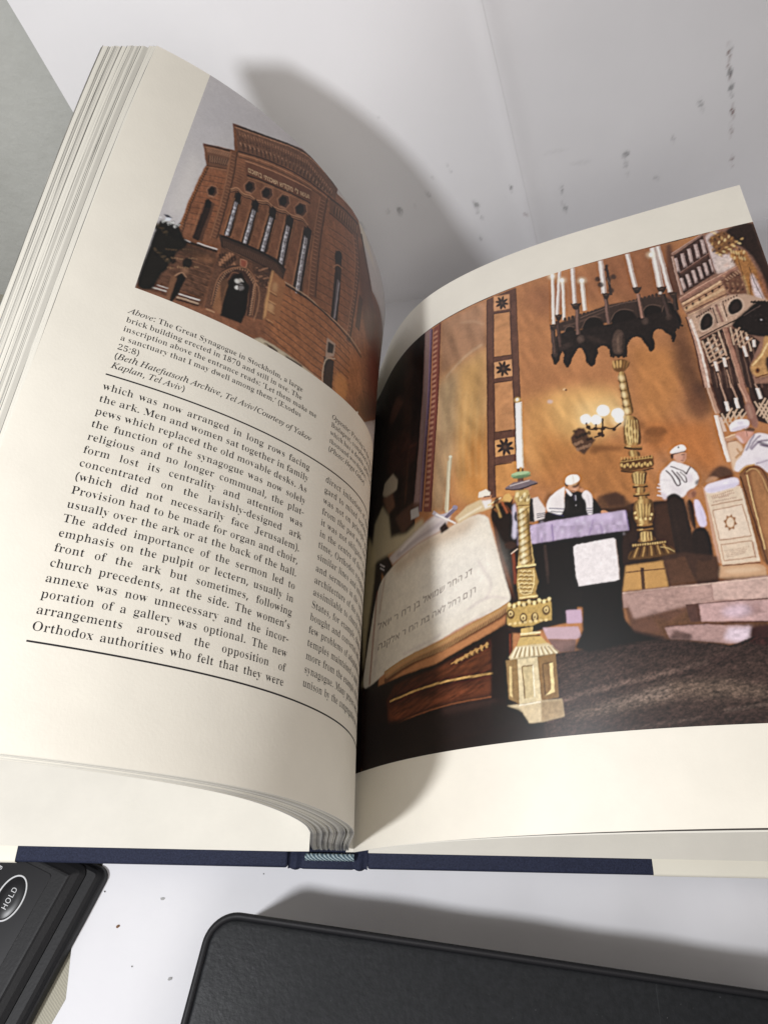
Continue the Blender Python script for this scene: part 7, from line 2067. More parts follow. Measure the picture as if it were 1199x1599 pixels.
e,62,46,40,90,3|1696 2376 12 -5 -15 -10
e,62,46,40,90,3|1703 2339 14 -5 -17 -11
e,62,46,40,90,3|1767 2366 13 -5 -16 -10
e,62,46,40,90,3|1744 2362 12 -4 -14 -10
e,62,46,40,90,3|1741 2293 14 -5 -17 -12
e,62,46,40,90,3|1744 2419 9 -3 -11 -7
e,62,46,40,90,3|1751 2440 7 -3 -8 -6
l,62,46,40,100,0,11.7|1749 2444 -3 -71 -10 -108
l,120,96,84,80,0,3.9|1737 2369 9 -41
q,60,44,38,100,3|1453 2186 53 3 82 8 104 17 45 3 74 -12 55 5 103 -16 22 -88 1 -81 -33 -11 -72 52 -100 27 -102 30 -112 -7 -110 23
e,62,46,40,100,1|1511 2198 7 -3 -9 -8
e,62,46,40,100,1|1529 2197 7 -2 -9 -9
e,62,46,40,100,1|1546 2197 8 -2 -10 -9
e,62,46,40,100,1|1564 2197 8 -2 -10 -9
e,62,46,40,100,1|1582 2197 7 -2 -9 -9
e,62,46,40,100,1|1599 2197 8 -2 -10 -9
e,62,46,40,100,1|1617 2197 7 -2 -9 -9
e,62,46,40,100,1|1634 2197 8 -2 -10 -8
e,62,46,40,100,1|1652 2198 7 -3 -9 -8
e,62,46,40,100,1|1669 2198 7 -2 -9 -9
e,62,46,40,100,1|1686 2198 8 -2 -10 -8
e,62,46,40,100,1|1704 2199 7 -3 -9 -8
e,62,46,40,100,1|1721 2199 7 -2 -9 -9
e,62,46,40,100,1|1738 2200 7 -3 -9 -8
e,62,46,40,100,1|1755 2200 7 -2 -9 -8
e,62,46,40,100,1|1772 2201 7 -2 -9 -9
e,62,46,40,100,1|1789 2201 7 -2 -9 -8
e,62,46,40,100,1|1806 2202 7 -2 -9 -9
e,62,46,40,100,1|1823 2203 7 -2 -9 -9
e,62,46,40,100,1|1840 2204 7 -3 -9 -8
e,62,46,40,100,1|1857 2204 7 -2 -9 -8
e,62,46,40,100,1|1874 2205 7 -2 -9 -9
e,62,46,40,100,1|1891 2206 7 -2 -10 -9
e,62,46,40,100,1|1907 2207 7 -2 -9 -9
e,62,46,40,100,1|1924 2208 7 -2 -9 -9
e,62,46,40,100,1|1941 2208 7 -2 -10 -8
l,116,88,74,80,0,4.4|1579 2182 111 18 78 6 85 -6
l,86,64,54,90,0,10.2|1495 2160 92 2 105 23
q,25,18,17,100,3|1482 2076 9 48 16 26 18 1 16 -13 5 -32 -9 -49
l,128,98,82,55,0,3.9|1488 2116 18 36 20 2 17 -14
q,25,18,17,100,3|1569 2072 12 65 27 32 31 -1 27 -18 11 -44 -12 -63
l,128,98,82,55,0,3.8|1576 2126 30 47 34 0 29 -20
q,25,18,17,100,3|1696 2069 14 67 30 33 36 -1 32 -19 14 -46 -14 -65
l,128,98,82,55,0,3.7|1704 2124 34 49 39 0 34 -22
q,25,18,17,100,3|1821 2050 15 71 30 37 32 1 27 -18 11 -48 -16 -69
l,128,98,82,55,0,3.6|1831 2108 33 54 35 2 30 -21
q,25,18,17,100,2|1908 2040 16 70 21 39 20 5 16 -15 2 -45 -16 -69
l,128,98,82,55,0,3.6|1919 2098 25 55 22 6 17 -17
q,34,25,23,100,2|1419 2026 4 -29 0 -28 17 15 8 25 25 27 3 -29 -10 -38 8 -33 15 19 10 24 18 22 22 28 16 -5 11 -31 3 -28 -5 -26 13 -27 16 12 5 25 18 22 0 27 30 12 19 -12 10 -30 -6 -32 60 -16 7 31 9 31 25 31 28 6 18 -15 4 -28 11 -23 4 -30 15 12 7 32 -1 26 12 31 18 12 24 -10 10 -22 17 -18 -1 -39 14 30 1 26 46 21 -6 82 -92 11 -142 -15 -74 8 -110 6 -117 18 -30 -68
e,36,27,24,100,0|1420 2022 6 -2 -8 -5
e,36,27,24,100,0|1421 2012 6 -2 -7 -6
e,36,27,24,100,0|1422 2001 6 -2 -7 -5
e,36,27,24,100,0|1423 1993 6 -2 -7 -5
e,36,27,24,100,0|1423 1983 6 -2 -7 -5
e,36,27,24,100,0|1423 1973 6 -2 -7 -5
e,36,27,24,100,0|1426 1971 6 -2 -7 -5
e,36,27,24,100,0|1432 1977 6 -2 -7 -5
e,36,27,24,100,0|1438 1982 6 -2 -7 -5
e,36,27,24,100,0|1442 1988 6 -2 -8 -5
e,36,27,24,100,0|1444 1997 6 -2 -7 -5
e,36,27,24,100,0|1447 2006 6 -2 -8 -6
e,36,27,24,100,0|1452 2013 6 -1 -8 -6
e,36,27,24,100,0|1460 2023 6 -2 -7 -5
e,36,27,24,100,0|1469 2032 6 -2 -7 -5
e,36,27,24,100,0|1473 2032 6 -2 -7 -5
e,36,27,24,100,0|1474 2022 6 -2 -7 -6
e,36,27,24,100,0|1476 2012 5 -2 -7 -6
e,36,27,24,100,0|1475 2001 5 -1 -7 -6
e,36,27,24,100,0|1471 1988 6 -2 -7 -5
e,36,27,24,100,0|1468 1975 6 -2 -8 -5
e,36,27,24,100,0|1467 1964 6 -2 -7 -5
e,36,27,24,100,0|1470 1952 6 -2 -7 -5
e,36,27,24,100,0|1473 1941 6 -2 -7 -5
e,36,27,24,100,0|1476 1939 6 -2 -7 -5
e,36,27,24,100,0|1482 1945 5 -1 -7 -6
e,36,27,24,100,0|1487 1952 6 -2 -8 -5
e,36,27,24,100,0|1490 1959 6 -2 -7 -6
e,36,27,24,100,0|1494 1967 6 -2 -7 -5
e,36,27,24,100,0|1498 1975 5 -1 -7 -6
e,36,27,24,100,0|1502 1982 6 -1 -8 -6
e,36,27,24,100,0|1508 1990 6 -2 -7 -5
e,36,27,24,100,0|1514 1998 6 -2 -7 -5
e,36,27,24,100,0|1521 2005 5 -2 -7 -5
e,36,27,24,100,0|1528 2015 6 -2 -7 -5
e,36,27,24,100,0|1536 2024 6 -1 -7 -6
e,36,27,24,100,0|1542 2028 5 -2 -7 -5
e,36,27,24,100,0|1547 2026 6 -2 -7 -5
e,36,27,24,100,0|1553 2024 5 -1 -7 -6
e,36,27,24,100,0|1557 2019 5 -2 -7 -5
e,36,27,24,100,0|1560 2008 6 -2 -7 -5
e,36,27,24,100,0|1564 1997 6 -1 -7 -6
e,36,27,24,100,0|1566 1989 6 -2 -7 -6
e,36,27,24,100,0|1567 1979 6 -2 -7 -5
e,36,27,24,100,0|1568 1969 6 -2 -7 -5
e,36,27,24,100,0|1568 1961 6 -2 -7 -5
e,36,27,24,100,0|1566 1952 6 -2 -7 -5
e,36,27,24,100,0|1564 1943 6 -2 -7 -5
e,36,27,24,100,0|1566 1935 5 -2 -7 -5
e,36,27,24,100,0|1571 1925 5 -1 -7 -6
e,36,27,24,100,0|1575 1916 6 -2 -7 -5
e,36,27,24,100,0|1580 1913 5 -1 -7 -5
e,36,27,24,100,0|1585 1918 6 -2 -7 -5
e,36,27,24,100,0|1591 1922 6 -2 -7 -5
e,36,27,24,100,0|1594 1928 6 -2 -7 -5
e,36,27,24,100,0|1596 1936 6 -1 -7 -5
e,36,27,24,100,0|1598 1945 5 -1 -7 -6
e,36,27,24,100,0|1601 1952 6 -1 -7 -6
e,36,27,24,100,0|1607 1960 6 -1 -7 -6
e,36,27,24,100,0|1614 1968 5 -2 -7 -5
e,36,27,24,100,0|1616 1975 6 -2 -7 -5
e,36,27,24,100,0|1616 1985 6 -2 -7 -5
e,36,27,24,100,0|1616 1994 6 -1 -7 -6
e,36,27,24,100,0|1621 2000 6 -2 -8 -5
e,36,27,24,100,0|1631 2004 6 -1 -7 -6
e,36,27,24,100,0|1642 2008 5 -1 -7 -6
e,36,27,24,100,0|1649 2008 6 -1 -7 -6
e,36,27,24,100,0|1656 2004 5 -2 -7 -5
e,36,27,24,100,0|1662 2000 6 -2 -7 -5
e,36,27,24,100,0|1667 1993 5 -1 -7 -6
e,36,27,24,100,0|1670 1983 6 -2 -7 -5
e,36,27,24,100,0|1674 1972 5 -1 -7 -6
e,36,27,24,100,0|1674 1963 6 -1 -7 -6
e,36,27,24,100,0|1672 1952 6 -2 -7 -5
e,36,27,24,100,0|1670 1941 5 -2 -7 -5
e,36,27,24,100,0|1678 1934 6 -2 -7 -5
e,36,27,24,100,0|1699 1928 6 -1 -7 -6
e,36,27,24,100,0|1720 1922 6 -1 -7 -5
e,36,27,24,100,0|1730 1925 6 -2 -7 -5
e,36,27,24,100,0|1733 1936 5 -2 -7 -5
e,36,27,24,100,0|1735 1947 6 -2 -7 -5
e,36,27,24,100,0|1737 1956 6 -1 -7 -6
e,36,27,24,100,0|1741 1967 5 -2 -7 -5
e,36,27,24,100,0|1744 1978 5 -2 -7 -5
e,36,27,24,100,0|1749 1987 6 -2 -8 -5
e,36,27,24,100,0|1758 1997 5 -1 -7 -6
e,36,27,24,100,0|1767 2008 5 -1 -7 -6
e,36,27,24,100,0|1774 2014 6 -2 -7 -5
e,36,27,24,100,0|1784 2016 6 -2 -7 -5
e,36,27,24,100,0|1794 2018 5 -2 -7 -5
e,36,27,24,100,0|1801 2016 5 -1 -7 -6
e,36,27,24,100,0|1807 2011 6 -1 -7 -6
e,36,27,24,100,0|1813 2006 6 -1 -7 -6
e,36,27,24,100,0|1817 2000 5 -2 -7 -5
e,36,27,24,100,0|1818 1990 6 -2 -7 -5
e,36,27,24,100,0|1820 1980 5 -1 -7 -6
e,36,27,24,100,0|1822 1973 5 -2 -7 -5
e,36,27,24,100,0|1826 1965 5 -2 -7 -5
e,36,27,24,100,0|1829 1957 6 -2 -7 -5
e,36,27,24,100,0|1832 1949 5 -2 -7 -5
e,36,27,24,100,0|1833 1938 5 -1 -7 -6
e,36,27,24,100,0|1834 1928 6 -2 -7 -5
e,36,27,24,100,0|1837 1925 5 -1 -7 -6
e,36,27,24,100,0|1843 1929 5 -1 -7 -6
e,36,27,24,100,0|1848 1934 5 -2 -6 -5
e,36,27,24,100,0|1851 1940 6 -1 -7 -6
e,36,27,24,100,0|1854 1951 5 -1 -7 -6
e,36,27,24,100,0|1856 1962 6 -2 -7 -5
e,36,27,24,100,0|1857 1971 6 -2 -7 -5
e,36,27,24,100,0|1856 1980 6 -1 -7 -6
e,36,27,24,100,0|1856 1989 5 -1 -7 -5
e,36,27,24,100,0|1857 1998 6 -1 -7 -6
e,36,27,24,100,0|1862 2009 5 -2 -7 -5
e,36,27,24,100,0|1866 2019 5 -1 -7 -6
e,36,27,24,100,0|1870 2026 6 -2 -7 -5
e,36,27,24,100,0|1877 2030 5 -2 -7 -5
e,36,27,24,100,0|1883 2034 6 -2 -7 -5
e,36,27,24,100,0|1890 2034 5 -1 -7 -6
e,36,27,24,100,0|1898 2031 5 -1 -7 -6
e,36,27,24,100,0|1906 2028 6 -2 -7 -5
e,36,27,24,100,0|1911 2023 6 -2 -7 -5
e,36,27,24,100,0|1915 2015 5 -2 -7 -5
e,36,27,24,100,0|1919 2007 5 -1 -7 -6
e,36,27,24,100,0|1923 2001 5 -1 -7 -6
e,36,27,24,100,0|1929 1995 5 -1 -7 -6
e,36,27,24,100,0|1934 1989 6 -1 -7 -6
e,36,27,24,100,0|1937 1980 5 -1 -7 -5
e,36,27,24,100,0|1936 1967 6 -1 -7 -6
e,36,27,24,100,0|1936 1953 5 -1 -7 -6
e,36,27,24,100,0|1938 1952 5 -1 -7 -6
e,36,27,24,100,0|1943 1962 5 -1 -7 -6
e,36,27,24,100,0|1948 1972 5 -1 -7 -6
e,36,27,24,100,0|1950 1980 5 -1 -6 -5
e,36,27,24,100,0|1950 1990 6 -2 -7 -5
e,36,27,24,100,0|1951 1999 5 -2 -7 -5
e,36,27,24,100,0|1958 2006 5 -2 -7 -5
e,36,27,24,100,0|1974 2013 5 -1 -7 -5
e,36,27,24,100,0|1990 2021 6 -1 -7 -6
q,84,64,54,100,3|1708 2075 41 -12 -20 -130 -55 15
l,126,98,80,70,3,7.2|1721 2043 -18 -96
l,40,29,25,80,3,9.6|1743 2037 -21 -102
q,56,42,37,80,6|1568 2090 70 -36 34 -51 -41 12 -28 28
q,78,60,52,90,4|1550 2088 23 0 4 -36 -25 -14 -11 25
q,60,45,40,80,5|1448 2058 59 9 19 -20 -66 -20
l,78,58,50,100,1,21.9|1447 2174 -14 -152
l,105,78,67,80,1,6.6|1444 2175 -14 -153
l,34,25,22,80,1,5.5|1454 2171 -14 -152
l,66,48,42,100,1,18.1|1474 2201 -10 -148
l,89,64,56,80,1,5.4|1471 2202 -9 -148
l,34,25,22,80,1,4.5|1480 2198 -10 -147
l,108,80,70,100,1,19.2|1576 2249 -23 -155
l,145,108,94,80,1,5.8|1574 2250 -24 -155
l,34,25,22,80,1,4.8|1583 2247 -24 -155
l,110,82,72,100,1,18.9|1710 2259 -15 -149
l,148,110,97,80,1,5.7|1707 2260 -15 -149
l,34,25,22,80,1,4.7|1716 2257 -15 -149
l,142,104,88,100,1,15.9|1850 2236 -9 -134
l,191,140,118,80,1,4.8|1848 2237 -9 -134
l,34,25,22,80,1,4|1856 2235 -10 -134
l,60,45,40,100,1,20.4|1951 2206 -1 -130
l,81,60,54,80,1,6.1|1948 2207 -1 -130
l,34,25,22,80,1,5.1|1958 2204 -1 -130
l,56,42,37,100,1,20.3|1994 2187 -8 -80
l,75,56,49,80,1,6.1|1991 2188 -8 -80
l,34,25,22,80,1,5.1|2001 2185 -9 -80
q,56,42,36,100,1|1437 2199 7 -12 10 5 10 -11 9 10 -9 -25 -11 -16 -12 4 -3 20
l,110,84,70,70,0,4.6|1443 2180 14 -4
q,56,42,36,100,1|1470 2246 7 -13 10 6 10 -11 9 10 -9 -25 -11 -17 -12 5 -3 20
l,110,84,70,70,0,4.6|1476 2226 14 -3
q,56,42,36,100,1|1550 2286 11 -15 14 4 14 -12 12 9 -11 -24 -14 -16 -17 6 -5 21
l,110,84,70,70,0,4.6|1560 2264 20 -5
q,56,42,36,100,1|1700 2296 7 -13 11 5 10 -11 10 10 -10 -24 -11 -17 -13 4 -3 20
l,110,84,70,70,0,4.5|1706 2276 15 -4
q,56,42,36,100,1|1832 2287 9 -13 12 5 11 -11 12 9 -11 -24 -13 -16 -15 5 -4 20
l,110,84,70,70,0,4.4|1839 2267 18 -4
q,56,42,36,100,1|1934 2257 8 -12 13 4 12 -10 11 9 -11 -23 -13 -16 -15 4 -4 20
l,110,84,70,70,0,4.3|1941 2238 18 -4
q,56,42,36,100,1|1978 2212 7 -11 11 5 9 -10 10 10 -11 -23 -11 -16 -12 3 -3 19
l,110,84,70,70,0,4.2|1983 2194 15 -3
e,236,216,200,90,2|1942 2214 6 -2 -8 -5
e,90,70,60,80,3|1555 2066 10 -4 -13 -11
e,80,62,54,80,4|1847 2083 12 -3 -17 -16
e,76,58,50,70,4|1947 2077 12 -3 -15 -11
e,70,54,47,80,3|1432 2015 11 -4 -13 -8
n,0,0,0,35,0,12.6,12.6,0|1419 2026 4 -29 0 -28 17 15 8 25 25 27 3 -29 -10 -38 8 -33 15 19 10 24 18 22 22 28 16 -5 11 -31 3 -28 -5 -26 13 -27 16 12 5 25 18 22 0 27 30 12 19 -12 10 -30 -6 -32 60 -16 7 31 9 31 25 31 28 6 18 -15 4 -28 11 -23 4 -30 15 12 7 32 -1 26 12 31 18 12 24 -10 10 -22 17 -18 -1 -39 14 30 1 26 46 21 -6 82 -92 11 -142 -15 -74 8 -110 6 -117 18 -30 -68
p,44,26,20,100,3|1214 1254 33 -9 334 -24 33 11 104 -8 88 -4 -9 -242 -35 -112 -273 8 -350 -15
p,44,26,20,100,3|999 1303 100 -29 254 -166 -65 -317 -196 -32 -118 22 38 160
p,70,42,28,60,8|1684 1204 70 15 -5 -236 -107 -112
p,90,52,34,90,5|1493 1281 57 11 33 -28 -9 -42 -60 11
p,84,48,30,90,5|1932 1312 37 29 45 -23 -9 -32 -79 2
q,112,74,36,100,2|1664 1900 23 17 39 -7 9 -29 -14 -23 -15 -12 -33 6 -10 21
e,226,178,104,90,2|1672 1893 5 0 -5 -21
e,60,36,18,80,2|1679 1889 2 0 -3 -19
e,226,178,104,90,2|1686 1891 5 0 -7 -21
e,60,36,18,80,2|1692 1886 2 -1 -5 -18
e,226,178,104,90,2|1700 1890 5 -2 -10 -18
e,60,36,18,80,2|1705 1883 2 -1 -7 -18
e,150,104,52,90,2|1713 1884 5 -2 -12 -17
e,60,36,18,80,2|1718 1879 2 -1 -9 -16
e,150,104,52,90,2|1726 1879 4 -3 -13 -15
e,60,36,18,80,2|1731 1876 2 -2 -11 -14
q,150,108,56,100,1|1679 1853 -6 -70 -5 -73 -9 -70 43 -13 3 75 4 72 2 75
c,0,0,0,100,0|1679 1853 -6 -70 -5 -73 -9 -70 43 -13 3 75 4 72 2 75
l,70,44,22,85,4,15.4|1710 1849 -2 -74 -4 -73 -3 -75
l,70,44,22,70,3,7.3|1680 1853 -7 -70 -5 -73 -8 -70
l,240,208,132,75,3,8.3|1690 1852 -5 -72 -4 -73 -7 -72
l,206,160,90,50,2,5.2|1701 1850 -4 -73 -4 -72 -6 -74
u,0,0,0,100,0|1379 1235
e,250,222,168,90,5|1688 1817 10 1 -8 -16
l,74,46,24,80,2,4.7|1671 1808 12 -16 23 4
e,250,222,168,90,4|1685 1775 10 2 -9 -16
l,74,46,24,80,2,4.7|1667 1766 13 -15 23 3
e,250,222,168,90,4|1682 1733 9 2 -8 -16
l,74,46,24,80,2,4.7|1664 1724 13 -14 22 3
e,250,222,168,90,4|1679 1692 9 2 -8 -15
l,74,46,24,80,2,4.6|1661 1683 12 -14 23 4
e,250,222,168,90,4|1675 1652 10 2 -9 -16
l,74,46,24,80,2,4.6|1658 1643 12 -14 23 3
q,150,108,56,100,1|1659 1636 -12 -58 -13 -53 -3 -34 64 -13 11 32 10 82 -15 31
c,0,0,0,100,0|1659 1636 -12 -58 -13 -53 -3 -34 64 -13 11 32 10 82 -15 31
l,70,44,22,85,6,24.4|1700 1624 14 -32 -10 -81 -11 -32
l,70,44,22,70,4,11.5|1659 1636 -10 -58 -14 -53 -3 -34
l,240,208,132,75,4,13.1|1673 1632 -2 -49 -12 -63 -6 -34
l,206,160,90,50,3,8.2|1687 1628 6 -41 -11 -72 -9 -33
u,0,0,0,100,0|1379 1235
l,238,204,130,80,1,3.9|1664 1610 -13 -47 -4 -62
l,72,44,20,80,1,3.9|1670 1609 -12 -47 -6 -62
l,238,204,130,80,1,3.9|1675 1608 -11 -47 -8 -62
l,72,44,20,80,1,3.9|1680 1607 -10 -48 -8 -61
l,238,204,130,80,1,3.9|1685 1606 -9 -48 -10 -60
l,72,44,20,80,1,3.9|1690 1604 -7 -47 -12 -60
l,238,204,130,80,1,3.9|1695 1603 -6 -48 -13 -59
l,72,44,20,80,1,3.9|1700 1602 -5 -48 -14 -59
l,238,204,130,80,1,3.9|1705 1601 -4 -48 -16 -59
l,72,44,20,80,1,3.8|1711 1600 -3 -48 -18 -59
e,246,214,142,60,2|1661 1582 5 -4 -11 -4
e,246,214,142,60,2|1674 1565 6 3 -3 -13
e,246,214,142,60,2|1687 1549 5 -5 -11 -4
e,246,214,142,60,2|1653 1542 5 2 -3 -12
e,246,214,142,60,2|1666 1525 4 -4 -11 -4
e,246,214,142,60,2|1679 1509 5 2 -3 -12
l,62,38,18,100,0,11.4|1628 1483 34 -14 36 -4
l,158,112,56,100,0,7.6|1629 1490 35 -14 36 -4
l,236,200,126,100,0,3.8|1640 1488 16 -8
q,150,108,56,100,1|1640 1468 -5 -33 50 -9 -3 34
c,0,0,0,100,0|1640 1468 -5 -33 50 -9 -3 34
l,70,44,22,85,4,16.6|1681 1460 2 -34
l,70,44,22,70,3,7.8|1640 1468 -4 -33
l,240,208,132,75,3,8.9|1654 1466 -2 -34
l,206,160,90,50,2,5.6|1668 1463 0 -34
u,0,0,0,100,0|1379 1235
q,96,62,28,100,2|1598 1422 20 13 27 -8 46 -2 36 5 7 -13 -11 -45 -38 0 -76 -3 -18 14
e,232,190,112,85,1|1602 1404 5 2 -3 -10
l,206,160,90,100,0,4.4|1605 1428 2 13
e,46,28,12,80,1|1607 1399 3 -1 -4 -6
e,232,190,112,85,1|1612 1397 4 -4 -9 -3
l,206,160,90,100,0,4.4|1617 1426 2 13
e,46,28,12,80,1|1619 1398 3 -1 -5 -6
e,232,190,112,85,1|1625 1402 5 2 -3 -10
l,206,160,90,100,0,4.4|1630 1425 1 13
e,46,28,12,80,1|1630 1397 3 -1 -4 -6
e,232,190,112,85,1|1635 1394 4 -3 -9 -4
l,206,160,90,100,0,4.4|1642 1423 1 14
e,46,28,12,80,1|1642 1396 3 0 -4 -6
e,232,190,112,85,1|1648 1400 5 1 -4 -10
l,206,160,90,100,0,4.4|1654 1422 1 13
e,46,28,12,80,1|1653 1395 3 0 -4 -6
e,232,190,112,85,1|1658 1392 4 -3 -9 -4
l,206,160,90,100,0,4.4|1666 1421 1 13
e,46,28,12,80,1|1665 1394 3 0 -4 -6
e,232,190,112,85,1|1671 1397 5 2 -4 -10
l,206,160,90,100,0,4.4|1678 1420 1 13
e,46,28,12,80,1|1676 1394 3 -1 -4 -6
e,232,190,112,85,1|1681 1390 4 -3 -9 -4
l,206,160,90,100,0,4.4|1690 1418 1 14
e,46,28,12,80,1|1688 1393 3 -1 -5 -5
e,232,190,112,85,1|1694 1395 5 2 -4 -10
l,206,160,90,100,0,4.4|1701 1417 2 13
e,46,28,12,80,1|1699 1392 3 0 -4 -6
e,232,190,112,85,1|1703 1388 4 -3 -8 -4
l,206,160,90,100,0,4.4|1713 1416 2 13
e,46,28,12,80,1|1711 1392 2 -1 -4 -6
e,232,190,112,85,1|1716 1393 5 2 -3 -10
l,206,160,90,100,0,4.4|1725 1415 2 13
e,46,28,12,80,1|1722 1391 3 -1 -4 -5
l,60,36,18,100,0,6.2|1591 1380 40 -17 91 6
l,222,178,100,80,0,3.1|1600 1420 43 -1 82 -1
q,150,108,56,100,1|1626 1366 1 -36 1 -20 47 -8 6 25 18 39
c,0,0,0,100,0|1626 1366 1 -36 1 -20 47 -8 6 25 18 39
l,70,44,22,85,5,23|1696 1366 -17 -39 -5 -25
l,70,44,22,70,4,10.8|1628 1366 0 -36 1 -20
l,240,208,132,75,4,12.3|1651 1366 -6 -37 -1 -22
l,206,160,90,50,3,7.7|1674 1366 -11 -38 -4 -24
u,0,0,0,100,0|1379 1235
l,238,204,130,80,1,3.7|1639 1361 -4 -49
l,70,42,18,80,1,3.7|1647 1359 -6 -48
l,238,204,130,80,1,3.7|1653 1358 -8 -48
l,70,42,18,80,1,3.7|1660 1357 -10 -48
l,238,204,130,80,1,3.7|1666 1356 -11 -48
l,70,42,18,80,1,3.7|1673 1354 -13 -47
l,238,204,130,80,1,3.7|1679 1353 -14 -46
l,70,42,18,80,1,3.7|1687 1352 -18 -46
l,62,38,18,100,0,11|1622 1301 28 -8 31 3
l,158,112,56,100,0,7.4|1623 1307 29 -7 30 2
l,236,200,126,100,0,3.7|1632 1306 13 -3
q,150,108,56,100,1|1633 1296 -8 -25 42 -7 3 29
c,0,0,0,100,0|1633 1296 -8 -25 42 -7 3 29
l,70,44,22,85,3,13.7|1669 1293 -4 -29
l,70,44,22,70,2,6.4|1633 1296 -7 -25
l,240,208,132,75,2,7.3|1645 1295 -6 -26
l,206,160,90,50,2,4.6|1658 1294 -5 -28
u,0,0,0,100,0|1379 1235
l,62,38,18,100,0,11.9|1616 1263 31 -8 33 3
l,158,112,56,100,0,7.9|1617 1269 32 -7 33 3
l,236,200,126,100,0,4|1627 1267 15 -1
q,150,108,56,100,1|1631 1257 -2 -19 40 -3 1 19
c,0,0,0,100,0|1631 1257 -2 -19 40 -3 1 19
l,70,44,22,85,3,12.7|1669 1254 -2 -19
l,70,44,22,70,2,6|1632 1257 -2 -19
l,240,208,132,75,2,6.8|1644 1256 -1 -19
l,206,160,90,50,2,4.2|1657 1255 -2 -19
u,0,0,0,100,0|1379 1235
q,150,108,56,100,1|1620 1246 -16 -42 -9 -37 7 -26 7 -8 45 0 9 5 14 29 3 31 7 43
c,0,0,0,100,0|1620 1246 -16 -42 -9 -37 7 -26 7 -8 45 0 9 5 14 29 3 31 7 43
l,70,44,22,85,6,26|1685 1242 -7 -44 -3 -31 -14 -29 -9 -5
l,70,44,22,70,4,12.3|1621 1246 -15 -42 -10 -37 7 -26 7 -8
l,240,208,132,75,4,14|1643 1244 -13 -42 -7 -35 0 -27 1 -7
l,206,160,90,50,3,8.7|1664 1243 -10 -43 -5 -33 -7 -28 -4 -6
u,0,0,0,100,0|1379 1235
q,240,204,126,80,2|1621 1233 1 -19 -9 -56 3 37
l,64,38,16,80,1,3.6|1626 1226 -7 -69
q,240,204,126,80,2|1634 1231 0 -19 -11 -56 3 38
l,64,38,16,80,1,3.6|1639 1224 -11 -69
q,240,204,126,80,2|1647 1229 -1 -19 -13 -55 4 37
l,64,38,16,80,1,3.6|1652 1221 -14 -67
q,240,204,126,80,2|1660 1226 -2 -18 -15 -55 4 37
l,64,38,16,80,1,3.6|1666 1219 -18 -67
q,240,204,126,80,2|1674 1224 -4 -18 -18 -54 6 37
l,64,38,16,80,1,3.6|1679 1217 -21 -66
e,250,218,146,90,1|1607 1187 5 0 -7 -6
e,250,218,146,90,1|1607 1165 5 -1 -6 -5
e,250,218,146,90,1|1668 1171 5 0 -6 -6
e,250,218,146,90,1|1659 1154 4 -1 -6 -5
e,250,218,146,90,1|1622 1156 5 0 -6 -6
e,250,218,146,90,1|1642 1156 5 0 -6 -6
l,62,38,18,100,0,11.6|1602 1128 28 -7 30 4
l,158,112,56,100,0,7.7|1603 1134 28 -6 31 4
l,250,220,140,100,0,3.9|1612 1133 13 -1
l,62,38,18,100,0,8.9|1596 1110 31 -6 33 3
l,158,112,56,100,0,5.9|1597 1115 31 -5 33 2
l,236,200,126,100,0,3|1606 1114 15 -1
q,150,108,56,100,1|1606 1106 -3 -28 -19 -18 83 0 -15 17 1 25
c,0,0,0,100,0|1606 1106 -3 -28 -19 -18 83 0 -15 17 1 25
l,70,44,22,85,6,26.3|1652 1102 -1 -25 14 -17
l,70,44,22,70,4,12.4|1607 1106 -3 -28 -19 -18
l,240,208,132,75,4,14.1|1622 1104 -2 -26 -8 -18
l,206,160,90,50,4,8.8|1637 1103 -2 -25 4 -18
u,0,0,0,100,0|1379 1235
l,246,212,136,80,1,3.5|1612 1103 -7 -34
l,64,38,16,80,1,3.5|1618 1102 -6 -34
l,246,212,136,80,1,3.5|1624 1101 -6 -34
l,64,38,16,80,1,3.5|1630 1100 -5 -34
l,246,212,136,80,1,3.5|1636 1099 -5 -34
l,64,38,16,80,1,3.5|1642 1099 -4 -35
l,246,212,136,80,1,3.5|1648 1098 -4 -35
l,64,38,16,80,1,3.5|1654 1097 -3 -35
l,90,58,26,100,0,15.2|1564 1050 53 -1 78 -2
e,246,208,130,90,1|1569 1051 3 -1 -4 -3
e,246,208,130,90,1|1578 1051 3 -1 -4 -3
e,246,208,130,90,1|1588 1050 3 0 -4 -3
e,246,208,130,90,1|1597 1050 3 0 -4 -3
e,246,208,130,90,1|1607 1050 3 0 -4 -3
e,246,208,130,90,1|1616 1050 3 0 -4 -4
e,246,208,130,90,1|1626 1050 3 -1 -4 -3
e,246,208,130,90,1|1635 1050 3 -1 -4 -3
e,246,208,130,90,1|1645 1050 3 -1 -4 -3
e,246,208,130,90,1|1654 1050 3 -1 -4 -3
e,246,208,130,90,1|1663 1050 4 -1 -4 -3
e,246,208,130,90,1|1673 1049 3 0 -4 -3
e,246,208,130,90,1|1682 1049 3 0 -4 -3
e,246,208,130,90,1|1692 1049 3 0 -4 -3
q,96,64,30,100,2|1563 1042 131 2 35 -37 27 -12 -98 -12 -82 8 -47 3
l,52,32,14,85,1,4.7|1574 1041 -29 -40
l,206,160,90,85,1,4.7|1586 1041 -24 -40
l,52,32,14,85,1,4.7|1598 1041 -19 -40
l,206,160,90,85,1,4.7|1611 1041 -16 -40
l,52,32,14,85,1,4.7|1623 1041 -11 -40
l,206,160,90,85,1,4.6|1635 1041 -6 -40
l,52,32,14,85,1,4.6|1648 1041 -2 -39
l,206,160,90,85,1,4.6|1660 1041 2 -39
l,52,32,14,85,1,4.6|1672 1042 7 -40
l,206,160,90,85,1,4.6|1684 1042 11 -40
l,52,32,14,85,1,4.6|1696 1042 16 -39
l,240,206,136,80,0,2.9|1669 1032 31 -10 18 -17
